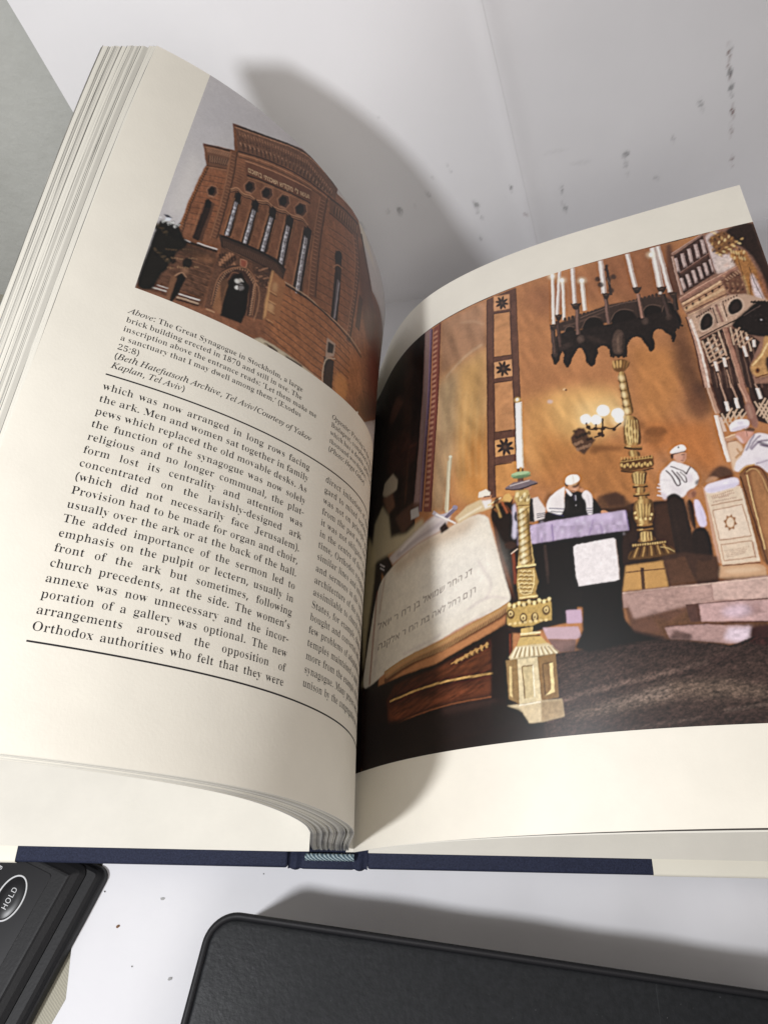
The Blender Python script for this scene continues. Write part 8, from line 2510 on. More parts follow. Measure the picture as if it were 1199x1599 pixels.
l,48,30,16,100,0,5.8|1529 994 74 -7 152 6
e,255,232,182,42,7|1503 1648 31 -8 -38 -25
e,255,232,182,42,7|1541 1633 31 -7 -37 -25
e,255,232,182,42,7|1579 1677 31 -7 -38 -25
e,255,232,182,42,6|1638 1649 31 -7 -38 -25
e,255,232,182,42,6|1635 1616 31 -7 -38 -25
e,255,253,246,100,1|1502 1652 23 -6 -28 -19
e,255,253,246,100,1|1544 1639 23 -5 -28 -19
e,255,253,246,100,1|1581 1677 27 -7 -32 -21
e,255,253,246,100,1|1637 1648 25 -5 -30 -21
e,255,253,246,100,1|1636 1620 17 -4 -21 -14
l,64,42,28,100,0,8|1500 1634 4 -40 54 2 -3 -33
l,206,150,80,100,0,3.6|1502 1627 4 -27 51 0
l,206,150,80,100,0,3.5|1567 1593 37 -12 33 20
l,64,42,28,100,0,6.2|1538 1618 -3 -23
l,64,42,28,100,0,7.9|1571 1640 -17 -81 -36 -1
l,64,42,28,100,0,7.8|1567 1598 36 -22 37 25
e,74,50,34,100,0|1505 1610 10 -2 -12 -7
e,74,50,34,100,0|1533 1596 10 -2 -11 -7
e,74,50,34,100,0|1563 1590 10 -2 -12 -7
e,74,50,34,100,0|1607 1577 9 -2 -11 -7
e,74,50,34,100,0|1554 1559 9 -2 -11 -7
e,74,50,34,100,0|1543 1569 9 -2 -11 -7
p,82,54,38,100,3|1422 1581 37 37 28 -7 11 -49 26 -15 -31 -31 -31 -31 -24 26 -17 42
e,40,26,20,80,2|1444 1605 9 -3 -11 -5
e,150,112,84,80,1|1464 1549 5 -8 -10 3
e,40,26,20,80,1|1502 1584 -1 -10 -6 11
e,150,112,84,80,1|1450 1547 -6 -8 1 13
e,40,26,20,80,1|1488 1582 -9 -1 8 8
e,150,112,84,80,1|1436 1544 -7 6 11 1
e,40,26,20,80,1|1474 1580 -3 10 9 -8
e,150,112,84,80,1|1494 1525 3 9 3 -12
e,40,26,20,80,1|1460 1577 8 5 -5 -11
e,150,112,84,80,1|1480 1522 9 -2 -10 -5
e,40,26,20,80,1|1446 1575 6 -8 -11 4
e,150,112,84,80,1|1466 1520 0 -10 -6 10
e,40,26,20,80,1|1504 1555 -6 -7 1 12
e,150,112,84,80,1|1453 1518 -9 -2 8 9
e,40,26,20,80,1|1490 1553 -7 5 11 1
e,150,112,84,80,1|1439 1515 -3 10 9 -7
p,110,64,30,70,7|1502 1524 122 -36 -20 -16 -68 16 -35 -13 -20 25
p,112,66,32,75,6|1722 1542 35 18 44 -11 17 -26 -36 -25 -56 24
p,130,80,40,60,7|1695 1598 44 -14 -18 -28 -29 -8
p,130,80,40,55,7|1711 1525 93 -31 -43 -19 -55 15
e,220,200,200,60,3|1366 1781 12 -4 -14 -6
e,240,200,150,80,2|1439 1825 7 -2 -9 -4
e,100,60,40,100,0|1446 1820 5 -2 -6 -3
q,92,58,36,60,6|1261 1335 13 12 26 -6 2 -29 -31 -21 -25 7
q,64,40,28,85,7|1472 1283 37 10 42 -2 24 -16 17 -30 16 -22 -6 -29 -140 9 -14 34
q,24,20,19,100,2|1240 1267 90 -5 18 75 41 -1 70 -47 18 -50 8 -29 -45 -10 -121 9 -72 16
q,240,232,226,100,2|1353 1361 -28 -10 -47 -25 -19 -32 -7 -26 24 -14 46 -30 26 122
q,206,190,190,35,12|1282 1305 21 15 36 8 -12 -81 -35 15
l,62,56,96,90,1,4.3|1265 1277 64 -19
l,36,34,56,90,1,4.2|1270 1262 55 -19
l,62,56,96,90,1,4.2|1275 1249 47 -21
q,236,226,222,100,2|1412 1307 20 18 14 -9 12 -31 -14 -48 -4 -30 -24 5 11 64 -11 14
l,170,150,160,60,3,3|1438 1301 -2 -54
l,62,56,96,100,1,3.7|1422 1242 23 -3
l,36,34,56,100,1,3.7|1420 1232 23 -3
l,62,56,96,100,1,3.7|1418 1222 23 -2
q,238,230,228,100,1|1351 1353 9 -10 18 -24 -9 -15 -15 28
q,64,58,70,100,1|1376 1317 10 0 0 -32 -8 0
l,206,200,206,100,0,2.7|1387 1309 -1 -24
e,190,180,180,100,0|1381 1264 2 0 -3 -3
q,208,150,112,100,2|1361 1363 31 -11 22 2 -7 -18 -13 -11 -15 -1 -12 15
q,226,172,140,90,2|1382 1342 17 0 -4 -11 -13 2
q,60,36,28,100,1|1351 1379 11 -8 4 -18 -10 7
q,76,46,34,85,2|1376 1355 35 2 9 16 -7 -26 -23 -5
l,96,54,40,100,0,2.7|1375 1334 16 -6
l,120,74,56,80,2,3.8|1409 1348 14 -20
q,206,146,110,90,2|1407 1336 18 0 7 -11 -19 -10
q,246,238,228,100,1|1356 1380 8 19 24 9 25 -7 10 -16 -6 -15 -31 -11 -25 6
l,196,178,160,70,2,3.1|1395 1404 0 -25 -4 -17
q,222,190,150,60,3|1364 1364 22 -5 27 10 -14 -15 -22 -1
q,214,150,108,100,1|1472 1217 15 4 18 -11 1 -15 -16 -7 -8 11
l,160,100,70,70,0,2.2|1489 1213 3 -19
p,226,214,206,100,2|1188 1341 40 -1 23 -61 -12 -42 -57 -4
p,26,20,22,100,2|1185 1351 20 -14 -11 -107 -25 7
e,190,130,96,100,2|1195 1395 14 -3 -16 -11
l,44,40,62,100,0,3.5|1209 1263 39 -3
l,44,40,62,100,0,3.5|1208 1255 38 -2
l,44,40,62,100,0,3.5|1206 1247 39 -2
p,188,168,192,100,2|1073 1218 135 1 365 -15 -7 -86 -309 4 -65 11 -122 14
p,196,178,202,70,6|1291 1209 278 -10 1 -27 -292 13
n,0,0,0,22,0,14.4,40.4,10|1073 1218 135 1 365 -15 -7 -86 -309 4 -187 25
l,132,108,150,75,3,5.3|1264 1205 -6 -80
l,132,108,150,75,3,5.1|1438 1188 -32 -70
l,132,108,150,75,3,5.1|1461 1165 3 -50
l,132,108,150,75,3,5.4|1211 1155 -5 -30
e,226,212,230,35,4|1224 1223 10 -2 -11 -3
e,168,140,186,35,4|1251 1200 7 -7 -10 4
e,238,230,240,35,4|1278 1178 3 -10 -7 9
e,226,212,230,35,4|1305 1156 -3 -9 -1 10
e,168,140,186,35,4|1331 1135 -7 -7 4 10
e,238,230,240,35,4|1373 1195 -9 -2 8 7
e,226,212,230,35,4|1399 1174 8 -3 -10 -1
e,168,140,186,35,4|1424 1154 6 -8 -9 4
e,238,230,240,35,4|1449 1133 1 -9 -5 8
e,226,212,230,35,4|1473 1113 -3 -9 0 11
e,168,140,186,35,4|1515 1174 -7 -7 4 10
e,238,230,240,35,4|1539 1154 -9 -2 9 6
e,226,212,230,35,4|1229 1174 8 -4 -10 0
e,168,140,186,35,4|1256 1152 5 -8 -9 5
e,238,230,240,35,4|1282 1130 1 -10 -5 10
e,226,212,230,35,4|1325 1190 -5 -9 1 11
e,168,140,186,35,4|1351 1169 -8 -6 5 10
e,238,230,240,35,4|1376 1148 -9 -1 9 5
e,226,212,230,35,4|1402 1127 7 -4 -9 0
e,168,140,186,35,4|1444 1187 4 -8 -8 6
e,238,230,240,35,4|1468 1167 0 -10 -4 10
e,226,212,230,35,4|1493 1147 -5 -8 2 10
e,168,140,186,35,4|1517 1127 -8 -4 7 8
e,238,230,240,35,4|1541 1108 -8 0 9 4
e,226,212,230,35,4|1249 1208 8 -6 -11 2
e,168,140,186,35,4|1276 1186 3 -10 -7 8
e,238,230,240,35,4|1302 1164 -1 -10 -3 10
e,226,212,230,35,4|1328 1142 -6 -7 3 10
e,168,140,186,35,4|1354 1122 -9 -4 8 8
e,238,230,240,35,4|1396 1182 -9 1 10 3
e,226,212,230,35,4|1421 1161 7 -6 -9 2
e,168,140,186,35,4|1446 1141 3 -9 -7 7
e,238,230,240,35,4|1471 1121 -2 -10 -2 11
e,226,212,230,35,4|1513 1181 -7 -7 4 10
l,150,128,166,100,0,4.3|1266 1201 -8 -77
l,140,120,158,100,0,4|1573 1204 -7 -86
p,20,15,14,100,3|1191 1131 352 -14 -69 -310 -335 52
p,20,15,14,100,3|1154 1133 203 -9 -72 -348 -190 -1
l,62,46,40,80,3,10.2|1219 1120 -13 -134
l,52,38,34,80,3,6.3|1508 1098 -13 -161
l,60,44,38,80,3,6.8|1216 1119 -15 -167
p,236,226,222,100,1|1334 1087 16 6 150 2 8 -9 -20 -164 -19 -4 -147 -1 -2 48
n,0,0,0,12,0,13.4,13.4,0|1334 1087 166 8 -15 -173 -163 -5
l,170,150,140,100,0,3.9|1508 1086 -20 -164
q,36,25,22,100,3|1810 1096 56 -3 -6 -112 -21 -30 -56 9 1 84
q,44,30,24,100,3|1809 1214 30 -1 -17 -122 -16 -13
q,240,232,228,100,2|1802 1392 34 -22 24 -16 21 -26 0 -39 -24 -28 -26 -12 -30 -27 -48 15 -27 -13 -1 41 8 54 15 29 30 23
q,206,190,200,70,4|1725 1265 20 -19 3 -16 -22 -6
q,214,198,206,60,5|1841 1334 23 -20 -16 -36 -16 18
q,200,184,190,40,11|1762 1306 37 -33 22 -23 -25 -19 -29 19
l,190,176,182,70,3,3|1736 1312 40 -8
l,236,226,226,100,0,4.8|1722 1296 16 -5
l,236,226,226,100,0,4.8|1714 1282 21 -6
l,236,226,226,100,0,4.8|1715 1266 16 -5
l,236,226,226,100,0,4.8|1706 1248 21 -6
l,74,58,62,100,1,5.9|1765 1352 16 -25 6 -33 8 -17
l,74,58,62,100,1,5.5|1795 1277 11 3 2 15 -8 25 -12 28
l,74,58,62,100,1,4.8|1805 1339 11 -25 8 -25
l,74,58,62,100,1,4.4|1824 1289 10 0 -1 26 -15 22
l,74,58,62,100,1,4.8|1787 1366 25 -12 23 -19 3 -13
l,74,58,62,100,1,5.2|1838 1322 12 18 12 14
l,74,58,62,100,1,2.9|1866 1350 14 -26
q,88,70,74,90,2|1788 1348 19 -29 6 -25 -7 5
q,60,44,44,80,3|1868 1290 15 6 -10 -22 -16 -2
q,214,162,132,100,2|1807 1415 17 5 39 2 -6 -23 -10 -19 -14 -7 -15 8 -9 18
q,170,108,84,70,3|1847 1415 15 3 -6 -19 -12 -18 -6 5
l,92,52,42,100,0,3.4|1841 1410 14 1
l,120,66,56,100,0,3.3|1832 1387 11 -3
q,226,150,130,50,4|1827 1404 16 -1 -6 -15 -11 2
e,222,160,130,80,3|1812 1406 5 -1 -7 -7
q,56,36,28,100,2|1799 1420 14 -4 -7 -13 -5 -9 -4 11
l,64,42,34,100,0,4.5|1801 1417 27 5 32 3
q,248,240,232,100,1|1799 1423 5 13 24 16 22 6 14 -10 3 -16 -17 -7 -29 -2
q,224,208,206,70,3|1805 1428 25 4 32 2 3 -4 -33 -6
e,96,84,86,100,0|1838 1446 3 -1 -4 -4
q,176,118,88,100,2|1824 1250 30 11 5 -20 -13 -25 -20 1 -10 15
q,120,74,56,80,3|1840 1244 19 1 -11 -27 -11 -1
q,226,214,232,100,2|1838 1210 17 1 10 -28 1 -88 -31 -4 -4 36
l,190,174,206,60,4,4.9|1855 1184 -1 -86
q,40,27,23,100,2|1736 1232 19 14 21 2 18 -13 10 -28 -2 -91 -25 -180 -24 -19 -40 26 17 152
q,66,45,36,80,4|1804 1207 16 -3 -3 -109 -12 6
l,62,44,36,50,4,2.9|1754 1241 -4 -118 -9 -147
q,238,228,228,100,2|2020 1316 14 36 33 22 27 50 45 46 49 -14 47 -48 -36 -132 -67 17 -11 27 -32 15 -29 -7 -25 -24
l,126,106,126,85,2,6.9|2137 1462 -28 -34 -23 -35
l,126,106,126,85,2,6.4|2157 1454 -27 -18 -28 -34
l,126,106,126,85,2,7.9|2182 1430 -41 -1 -36 -33
l,126,106,126,85,2,6.9|2175 1404 -33 9
l,126,106,126,85,2,5.8|2157 1343 -32 -7 -19 -3
q,90,74,92,80,3|2130 1436 46 -22 42 -36 -47 16 -32 25
q,208,194,206,50,8|2098 1370 47 -26 64 4 -19 -71 -47 15 -22 28
q,212,150,128,100,2|2062 1475 20 6 46 1 11 -12 -26 -26 -29 -24 -12 24
q,232,206,200,80,3|2061 1472 20 -13 7 -34 -14 8
q,236,176,156,60,3|2099 1478 33 1 -10 -20 -21 -8
l,120,70,60,60,0,4|2108 1477 -1 -22
q,92,64,52,90,2|2096 1484 31 12 20 -13 -13 -12 -25 9
q,244,236,240,100,1|2048 1496 6 19 27 18 38 2 13 -12 -4 -24 -44 -11 -32 -6
q,214,200,212,80,3|2049 1493 44 13 36 -2 -7 -10 -58 -10
q,208,194,206,50,3|2084 1524 24 2 0 -16 -23 0
q,84,56,42,80,5|1906 1289 42 48 42 5 28 -36 -11 -25 -50 1
q,190,140,104,100,3|1902 1284 28 20 33 -17 -56 -19
p,206,160,132,100,1|1887 1265 8 -27 -22 -299 -10 10
p,228,204,176,100,1|1890 1236 135 12 2 -77 -11 -235 -140 -2 12 202
p,236,214,190,80,3|1897 1155 116 15 -3 -127 -121 -8
q,232,222,232,100,2|1890 1265 76 16 61 8 -4 -41 -50 -9 -81 -14
q,206,194,214,60,4|1893 1249 66 7 66 8 -2 -16 -130 -20
e,246,240,246,80,3|1975 1264 13 2 -13 -7
l,168,118,88,100,0,3.4|1898 1178 121 12
l,168,118,88,100,0,2.9|1898 1157 115 13
l,190,146,114,100,0,3.8|2013 1170 -2 -132
l,168,118,88,100,0,3.3|1892 1033 122 6
l,168,118,88,100,0,3.3|1891 1015 118 5
l,176,128,98,100,0,11|2010 1016 -2 -65
l,168,118,88,100,0,3.2|1887 950 122 6
l,190,146,114,100,0,3.8|1898 1157 -5 -122
l,190,146,114,100,0,3.3|1892 1012 -5 -60
l,236,220,196,70,0,10.3|2028 1237 -10 -165 -7 -131
l,160,112,92,100,0,2.9|1909 1218 2 -6
l,160,112,92,100,0,2.9|1916 1221 2 -7
l,160,112,92,100,0,2.9|1923 1222 2 -7
l,160,112,92,100,0,2.9|1930 1222 2 -6
l,160,112,92,100,0,2.9|1936 1223 3 -5
l,160,112,92,100,0,2.9|1944 1226 2 -7
l,160,112,92,100,0,2.9|1951 1227 2 -7
l,160,112,92,100,0,2.9|1958 1228 2 -6
l,160,112,92,100,0,2.9|1964 1229 3 -6
l,160,112,92,100,0,2.9|1972 1231 2 -6
l,160,112,92,100,0,2.9|1979 1232 1 -6
l,160,112,92,100,0,2.9|1985 1233 2 -6
l,160,112,92,100,0,2.9|1992 1234 2 -5
l,160,112,92,100,0,2.9|1910 1210 2 -6
l,160,112,92,100,0,2.9|1918 1213 1 -7
l,160,112,92,100,0,2.9|1924 1213 2 -6
l,160,112,92,100,0,2.9|1931 1214 2 -6
l,160,112,92,100,0,2.9|1938 1214 2 -5
l,160,112,92,100,0,2.9|1946 1217 1 -7
l,160,112,92,100,0,2.9|1952 1218 2 -7
l,160,112,92,100,0,2.9|1959 1218 2 -6
l,160,112,92,100,0,2.9|1966 1219 2 -5
l,160,112,92,100,0,2.9|1973 1222 2 -7
l,160,112,92,100,0,2.9|1980 1222 2 -6
l,160,112,92,100,0,2.9|1987 1223 2 -6
l,160,112,92,100,0,2.9|1994 1224 2 -6
l,160,112,92,100,0,2.9|1934 1210 2 -6
l,160,112,92,100,0,2.9|1941 1212 2 -7
l,160,112,92,100,0,2.9|1948 1212 2 -6
l,160,112,92,100,0,2.9|1955 1213 2 -6
l,160,112,92,100,0,2.9|1962 1213 2 -5
l,160,112,92,100,0,2.9|1969 1216 2 -7
l,160,112,92,100,0,2.9|1909 1194 3 -5
l,160,112,92,100,0,2.9|1917 1197 2 -7
l,160,112,92,100,0,2.9|1924 1197 2 -7
l,160,112,92,100,0,2.9|1932 1197 2 -6
l,160,112,92,100,0,2.9|1939 1197 2 -5
l,160,112,92,100,0,2.9|1946 1199 2 -6
l,160,112,92,100,0,2.9|1954 1200 2 -7
l,160,112,92,100,0,2.9|1961 1200 2 -6
l,160,112,92,100,0,2.9|1968 1200 2 -5
l,160,112,92,100,0,2.9|1976 1202 1 -6
l,160,112,92,100,0,2.9|1983 1203 2 -7
l,160,112,92,100,0,2.9|1990 1203 2 -6
l,160,112,92,100,0,2.9|1997 1203 2 -5
l,158,116,92,100,0,2.3|1898 989 3 0
l,158,116,92,100,0,2.3|1904 989 3 0
l,158,116,92,100,0,2.3|1910 990 2 -1
l,158,116,92,100,0,2.3|1915 990 3 1
l,158,116,92,100,0,2.3|1921 991 2 0
l,158,116,92,100,0,2.3|1926 991 3 0
l,158,116,92,100,0,2.3|1932 992 3 0
l,158,116,92,100,0,2.3|1938 993 2 -1
l,158,116,92,100,0,2.3|1943 993 3 -1
l,158,116,92,100,0,2.3|1949 994 3 0
l,158,116,92,100,0,2.3|1954 994 3 0
l,158,116,92,100,0,2.3|1960 995 2 -1
l,158,116,92,100,0,2.3|1966 995 2 0
l,158,116,92,100,0,2.3|1971 996 3 0
l,158,116,92,100,0,2.3|1977 996 2 0
l,158,116,92,100,0,2.3|1982 997 3 0
l,158,116,92,100,0,2.3|1988 998 3 -1
l,158,116,92,100,0,2.3|1899 982 3 1
l,158,116,92,100,0,2.3|1905 983 2 0
l,158,116,92,100,0,2.3|1910 983 2 0
l,158,116,92,100,0,2.3|1915 984 3 0
l,158,116,92,100,0,2.3|1920 985 3 -1
l,158,116,92,100,0,2.3|1925 985 3 -1
l,158,116,92,100,0,2.3|1931 986 2 0
l,158,116,92,100,0,2.3|1936 986 2 0
l,158,116,92,100,0,2.3|1941 987 3 -1
l,158,116,92,100,0,2.3|1946 987 3 1
l,158,116,92,100,0,2.3|1951 988 3 0
l,158,116,92,100,0,2.3|1957 989 2 -1
l,158,116,92,100,0,2.3|1962 989 3 1
l,158,116,92,100,0,2.3|1967 990 3 0
l,158,116,92,100,0,2.3|1972 990 3 0
l,158,116,92,100,0,2.3|1978 991 2 0
l,158,116,92,100,0,2.3|1983 992 2 -1
l,158,116,92,100,0,2.3|1900 976 3 0
l,158,116,92,100,0,2.3|1905 977 3 -1
l,158,116,92,100,0,2.3|1910 977 2 -1
l,158,116,92,100,0,2.3|1915 978 2 0
l,158,116,92,100,0,2.3|1920 978 2 0
l,158,116,92,100,0,2.3|1924 979 3 -1
l,158,116,92,100,0,2.3|1929 980 3 0
l,158,116,92,100,0,2.3|1934 980 3 0
l,158,116,92,100,0,2.3|1939 981 2 -1
l,158,116,92,100,0,2.3|1944 981 2 1
l,158,116,92,100,0,2.3|1949 982 2 0
l,158,116,92,100,0,2.3|1953 983 3 -1
l,158,116,92,100,0,2.3|1958 983 3 1
l,158,116,92,100,0,2.3|1963 984 3 0
l,158,116,92,100,0,2.3|1968 985 2 -1
l,158,116,92,100,0,2.3|1973 985 2 0
l,158,116,92,100,0,2.3|1977 986 3 0
l,158,116,92,100,0,2.3|1901 969 3 1
l,158,116,92,100,0,2.3|1906 970 2 0
l,158,116,92,100,0,2.3|1910 971 3 -1
l,158,116,92,100,0,2.3|1915 971 2 1
l,158,116,92,100,0,2.3|1919 972 3 0
l,158,116,92,100,0,2.3|1923 973 3 -1
l,158,116,92,100,0,2.3|1928 973 3 1
l,158,116,92,100,0,2.3|1932 974 3 0
l,158,116,92,100,0,2.3|1937 975 2 -1
l,158,116,92,100,0,2.3|1941 975 3 1
l,158,116,92,100,0,2.3|1946 976 2 0
l,158,116,92,100,0,2.3|1950 977 3 -1
l,158,116,92,100,0,2.3|1955 977 2 1
l,158,116,92,100,0,2.3|1959 978 3 0
l,158,116,92,100,0,2.3|1963 979 3 -1
l,158,116,92,100,0,2.3|1968 979 3 1
l,158,116,92,100,0,2.3|1972 980 3 0
l,158,116,92,100,0,2.3|1902 963 3 0
l,158,116,92,100,0,2.3|1906 964 3 0
l,158,116,92,100,0,2.3|1910 964 3 0
l,158,116,92,100,0,2.3|1914 965 3 0
l,158,116,92,100,0,2.3|1918 966 3 0
l,158,116,92,100,0,2.3|1923 966 2 0
l,158,116,92,100,0,2.3|1927 967 2 0
l,158,116,92,100,0,2.3|1931 968 2 0
l,158,116,92,100,0,2.3|1935 969 2 -1
l,158,116,92,100,0,2.3|1939 969 2 0
l,158,116,92,100,0,2.3|1943 970 2 0
l,158,116,92,100,0,2.3|1947 971 2 -1
l,158,116,92,100,0,2.3|1951 971 3 1
l,158,116,92,100,0,2.3|1955 972 2 0
l,158,116,92,100,0,2.3|1959 973 2 -1
l,158,116,92,100,0,2.3|1963 973 3 1
l,158,116,92,100,0,2.3|1967 974 3 0
p,158,112,76,100,1|1963 1136 2 -15 11 -2 -8 -14 5 -13 -12 -6 -5 -16 -9 6 -11 -10 -1 15 -11 1 7 15 -5 13 12 6 5 16 9 -6
e,196,156,118,100,1|1950 1101 15 -2 -21 -21
e,234,210,182,100,1|1950 1101 13 -2 -18 -18
n,0,0,0,10,0,12.6,12.6,0|1890 1236 135 12 -9 -312 -140 -2
q,206,162,122,100,2|1856 926 20 8 156 -4 -10 -52 0 -18 -183 15
l,110,72,52,90,0,4.6|1875 931 140 0
q,232,198,160,60,5|1872 917 131 1 12 -20 -131 -3
q,140,92,56,100,2|2030 1294 19 27 39 11 37 -12 15 -38 29 -174 -67 -235 -74 43 -7 67 4 148
l,92,58,38,100,0,5.7|2036 1288 2 -159 1 -205
l,104,66,42,100,0,5.8|2052 1292 24 28 27 2 23 -18 10 -93
l,240,204,140,100,0,4.3|2062 1290 -8 -102 -8 -207
l,214,170,110,100,0,3.9|2037 1304 27 23 38 5
l,214,170,110,80,0,4.4|2062 1301 22 16 25 -8 12 -97
q,172,118,72,100,3|2070 1290 25 18 18 -18 4 -178 -52 -189 -14 58
n,0,0,0,18,0,10.3,31,0|2030 1294 58 38 52 -50 -111 -404
p,66,43,33,95,4|1664 994 88 5 115 -28 -2 -47 -20 -66 -176 6
p,62,40,32,80,5|1474 872 350 11 205 -4 -59 -216 -166 -37 -315 52
p,196,146,80,100,3|1522 973 145 1 -4 -106 -175 2
l,90,56,34,100,0,4.6|1516 946 150 -4
l,64,38,26,90,0,13.7|1582 957 -15 -97
p,90,58,40,100,3|1666 970 83 13 20 -118 -99 3
p,172,136,124,100,2|1487 867 332 1 281 15 -37 -129 -589 53
l,228,196,176,100,0,5.1|1486 863 332 1 209 7
l,120,84,74,100,0,3.6|1818 864 -9 -63
p,104,68,52,90,7|1497 868 228 -5 -4 -83 -85 -44 -61 23 18 -63 -106 12
p,186,150,138,80,5|1487 860 337 3 -12 -61 -97 -13 -208 -31
p,206,172,158,100,2|1820 863 288 8 -24 -84 -272 15
l,92,60,52,100,0,5|1707 790 299 3
p,84,54,46,100,2|1707 790 49 0 -8 -65 -41 0
p,196,158,152,100,2|1756 790 328 -3 -24 -85 -312 22
l,90,58,50,100,0,5|1615 716 367 -9
e,214,190,204,60,9|1884 753 56 1 -60 -25
e,120,86,80,50,9|1949 757 23 -2 -28 -18
p,176,140,132,100,2|1610 712 135 1 174 -22 -17 -49 -73 -8 -138 23 -71 11
p,226,206,216,80,7|1836 693 83 -2 -17 -49 -49 -5 -43 15
p,70,44,36,80,5|1644 700 60 -22 -14 -23 -78 14
n,0,0,0,25,0,16.8,12,0|1497 868 529 0 -64 -234 -359 31
p,52,33,28,90,4|1460 759 37 -44 105 -37 -9 -18 -156 16
p,198,166,184,100,2|1251 828 61 -4 -4 -56 -63 6
p,196,164,170,100,2|1141 774 146 -18 7 -42 -26 -7 -113 18
p,130,98,90,100,2|1155 725 113 -18 -15 -46 -76 6
p,60,43,37,100,2|895 473 79 208 275 -19 338 9 241 -41 85 24 138 17 -92 -325 -77 -1 -1009 -4
p,40,26,24,70,17|1175 658 109 39 289 -16 232 -45 -90 -44 -237 38 -239 -16
p,104,84,70,85,14|1172 422 181 33 229 56 190 -5 143 -39 -8 -32 -292 16 -218 -24 -174 -18
p,122,104,92,60,14|1300 444 178 42 101 13 -11 -44 -169 -20 -96 -13
l,116,92,80,80,6,13.5|1156 476 175 32 225 30 178 36
l,44,26,24,70,12,24.2|1605 542 152 31 158 31 42 14
p,46,28,26,50,15|1184 481 158 1 242 37 -108 -41 -274 -42
p,34,18,18,50,17|879 377 376 21 639 -9 -12 -44 -1009 -4
l,118,98,86,50,4,6.2|1743 396 157 16
l,106,86,76,50,5,6.4|1380 350 280 26
p,54,26,24,100,5|1915 691 147 17 -29 -102 -138 24
n,0,0,0,90,0,5.2,2.8,0|895 473 79 208 275 -19 338 9 241 -41 85 24 138 17 -92 -325 -77 -1 -1009 -4
n,0,0,0,50,0,14.2,3.8,-18|895 473 79 208 275 -19 338 9 241 -41 85 24 138 17 -92 -325 -77 -1 -1009 -4
n,0,0,0,30,0,37.9,11.9,0|895 473 79 208 275 -19 338 9 241 -41 85 24 138 17 -92 -325 -77 -1 -1009 -4
p,16,12,12,100,4|1333 911 148 1 -7 -150 21 -55 92 -36 -278 -22 -53 25 46 66
p,24,13,11,100,6|50 568 185 56 611 -90 236 -108 -17 -86 -193 -4 -696 6 -126 -33 0 0
p,30,16,13,100,6|50 2453 186 65 13 -869 -73 -1279 -126 -9 0 1003
p,30,15,12,100,3|50 931 125 -212 428 4 377 90 28 -39 -56 -307 56 -60 -284 -18 -622 -26 -52 -2
p,70,32,17,100,6|328 689 295 12 284 68 -15 -145 -29 -59 -259 -13 -329 -30 -12 110
p,98,50,24,80,12|600 697 294 50 -17 -104 -261 8
l,206,160,90,100,0,8.5|287 622 306 17 167 -7 168 -6
l,70,30,16,100,0,9.7|278 606 313 16 335 -11
p,104,52,27,90,10|277 584 332 9 270 10 -10 -59 -266 0 -328 -39
l,150,86,46,80,0,5.7|275 505 327 31 265 -3
c,0,0,0,100,0|328 689 295 12 284 68 -26 -207 -278 -18 -328 -39
n,0,0,0,50,0,48,6.9,-16|175 795 799 -14 -68 -385 -730 120
l,48,22,13,50,3,4.9|281 673 338 3 288 35
l,48,22,13,50,3,4.8|279 634 336 9 285 32
l,48,22,13,50,3,4.8|278 594 333 16 283 29
l,48,22,13,50,3,4.8|276 555 331 22 281 26
l,48,22,13,50,3,4.7|275 517 328 27 279 23
u,0,0,0,100,0|1379 1235
p,26,15,14,100,9|96 552 367 -41 280 10 164 -17 89 -73 20 -25 -291 -9 -623 -34
p,70,46,40,60,12|601 528 274 -4 15 -18 -261 -7
e,206,160,92,85,2|721 710 12 6 -7 -13
e,40,18,10,90,1|730 704 8 -2 -9 -2
e,206,160,92,85,2|748 716 15 1 -13 -8
e,40,18,10,90,1|758 710 6 -4 -9 1
e,206,160,92,85,2|776 723 14 -5 -16 -2
e,40,18,10,90,1|785 717 3 -7 -8 5
e,206,160,92,85,2|803 729 11 -8 -17 2
e,40,18,10,90,1|811 723 -1 -7 -3 8
e,206,160,92,85,2|829 735 7 -11 -14 8
e,40,18,10,90,1|838 729 -5 -4 1 7
e,206,160,92,85,1|855 742 2 -13 -10 12
e,40,18,10,90,1|864 736 -7 -2 5 6
e,206,160,92,85,1|881 748 -4 -11 -4 14
e,40,18,10,90,1|890 742 -8 2 8 2
l,190,140,76,100,0,4.6|688 704 87 25 101 21
p,26,14,12,100,6|911 793 80 34 -42 -329 -82 35
l,120,50,24,80,0,10.1|996 776 -22 -141
p,120,66,34,90,6|1003 1330 51 12 -4 -289 -15 -134 -20 143
p,24,14,12,100,6|1008 1357 112 -15 -14 -179 -51 -232 -38 201
q,232,221,202,100,3|239 1270 84 19 265 39 142 -3 248 32 16 -137 16 -157 16 -117 -2 -38 -88 -27 -141 -20 -157 -41 -215 -18 -173 -37 -139 -29 -76 12 42 176 92 278
p,196,166,134,70,22|323 1289 265 39 144 6 139 10 83 -8 -95 -65 -238 -5 -245 -30
p,240,232,218,70,47|572 1194 282 41 116 -45 30 -160 -134 -107 -219 -34 -100 83
l,164,138,148,35,6,8.3|899 1128 58 -123 -48 -58
l,164,138,148,35,5,8.2|804 920 126 39 79 -35
l,164,138,148,35,6,8.5|636 803 159 58 144 36
l,164,138,148,35,9,13.2|216 1237 -22 -251 -40 -204
l,164,138,148,35,6,9.2|396 819 220 15 37 18
l,150,70,44,80,5,13.9|181 1219 -42 -265 -28 -208
l,172,120,86,60,6,10.5|261 1261 -56 -177
n,0,0,0,8,0,37.1,37.1,0|239 1270 84 19 265 39 142 -3 248 32 16 -137 16 -157 16 -117 -2 -38 -88 -27 -141 -20 -157 -41 -215 -18 -173 -37 -139 -29 -76 12 42 176 92 278
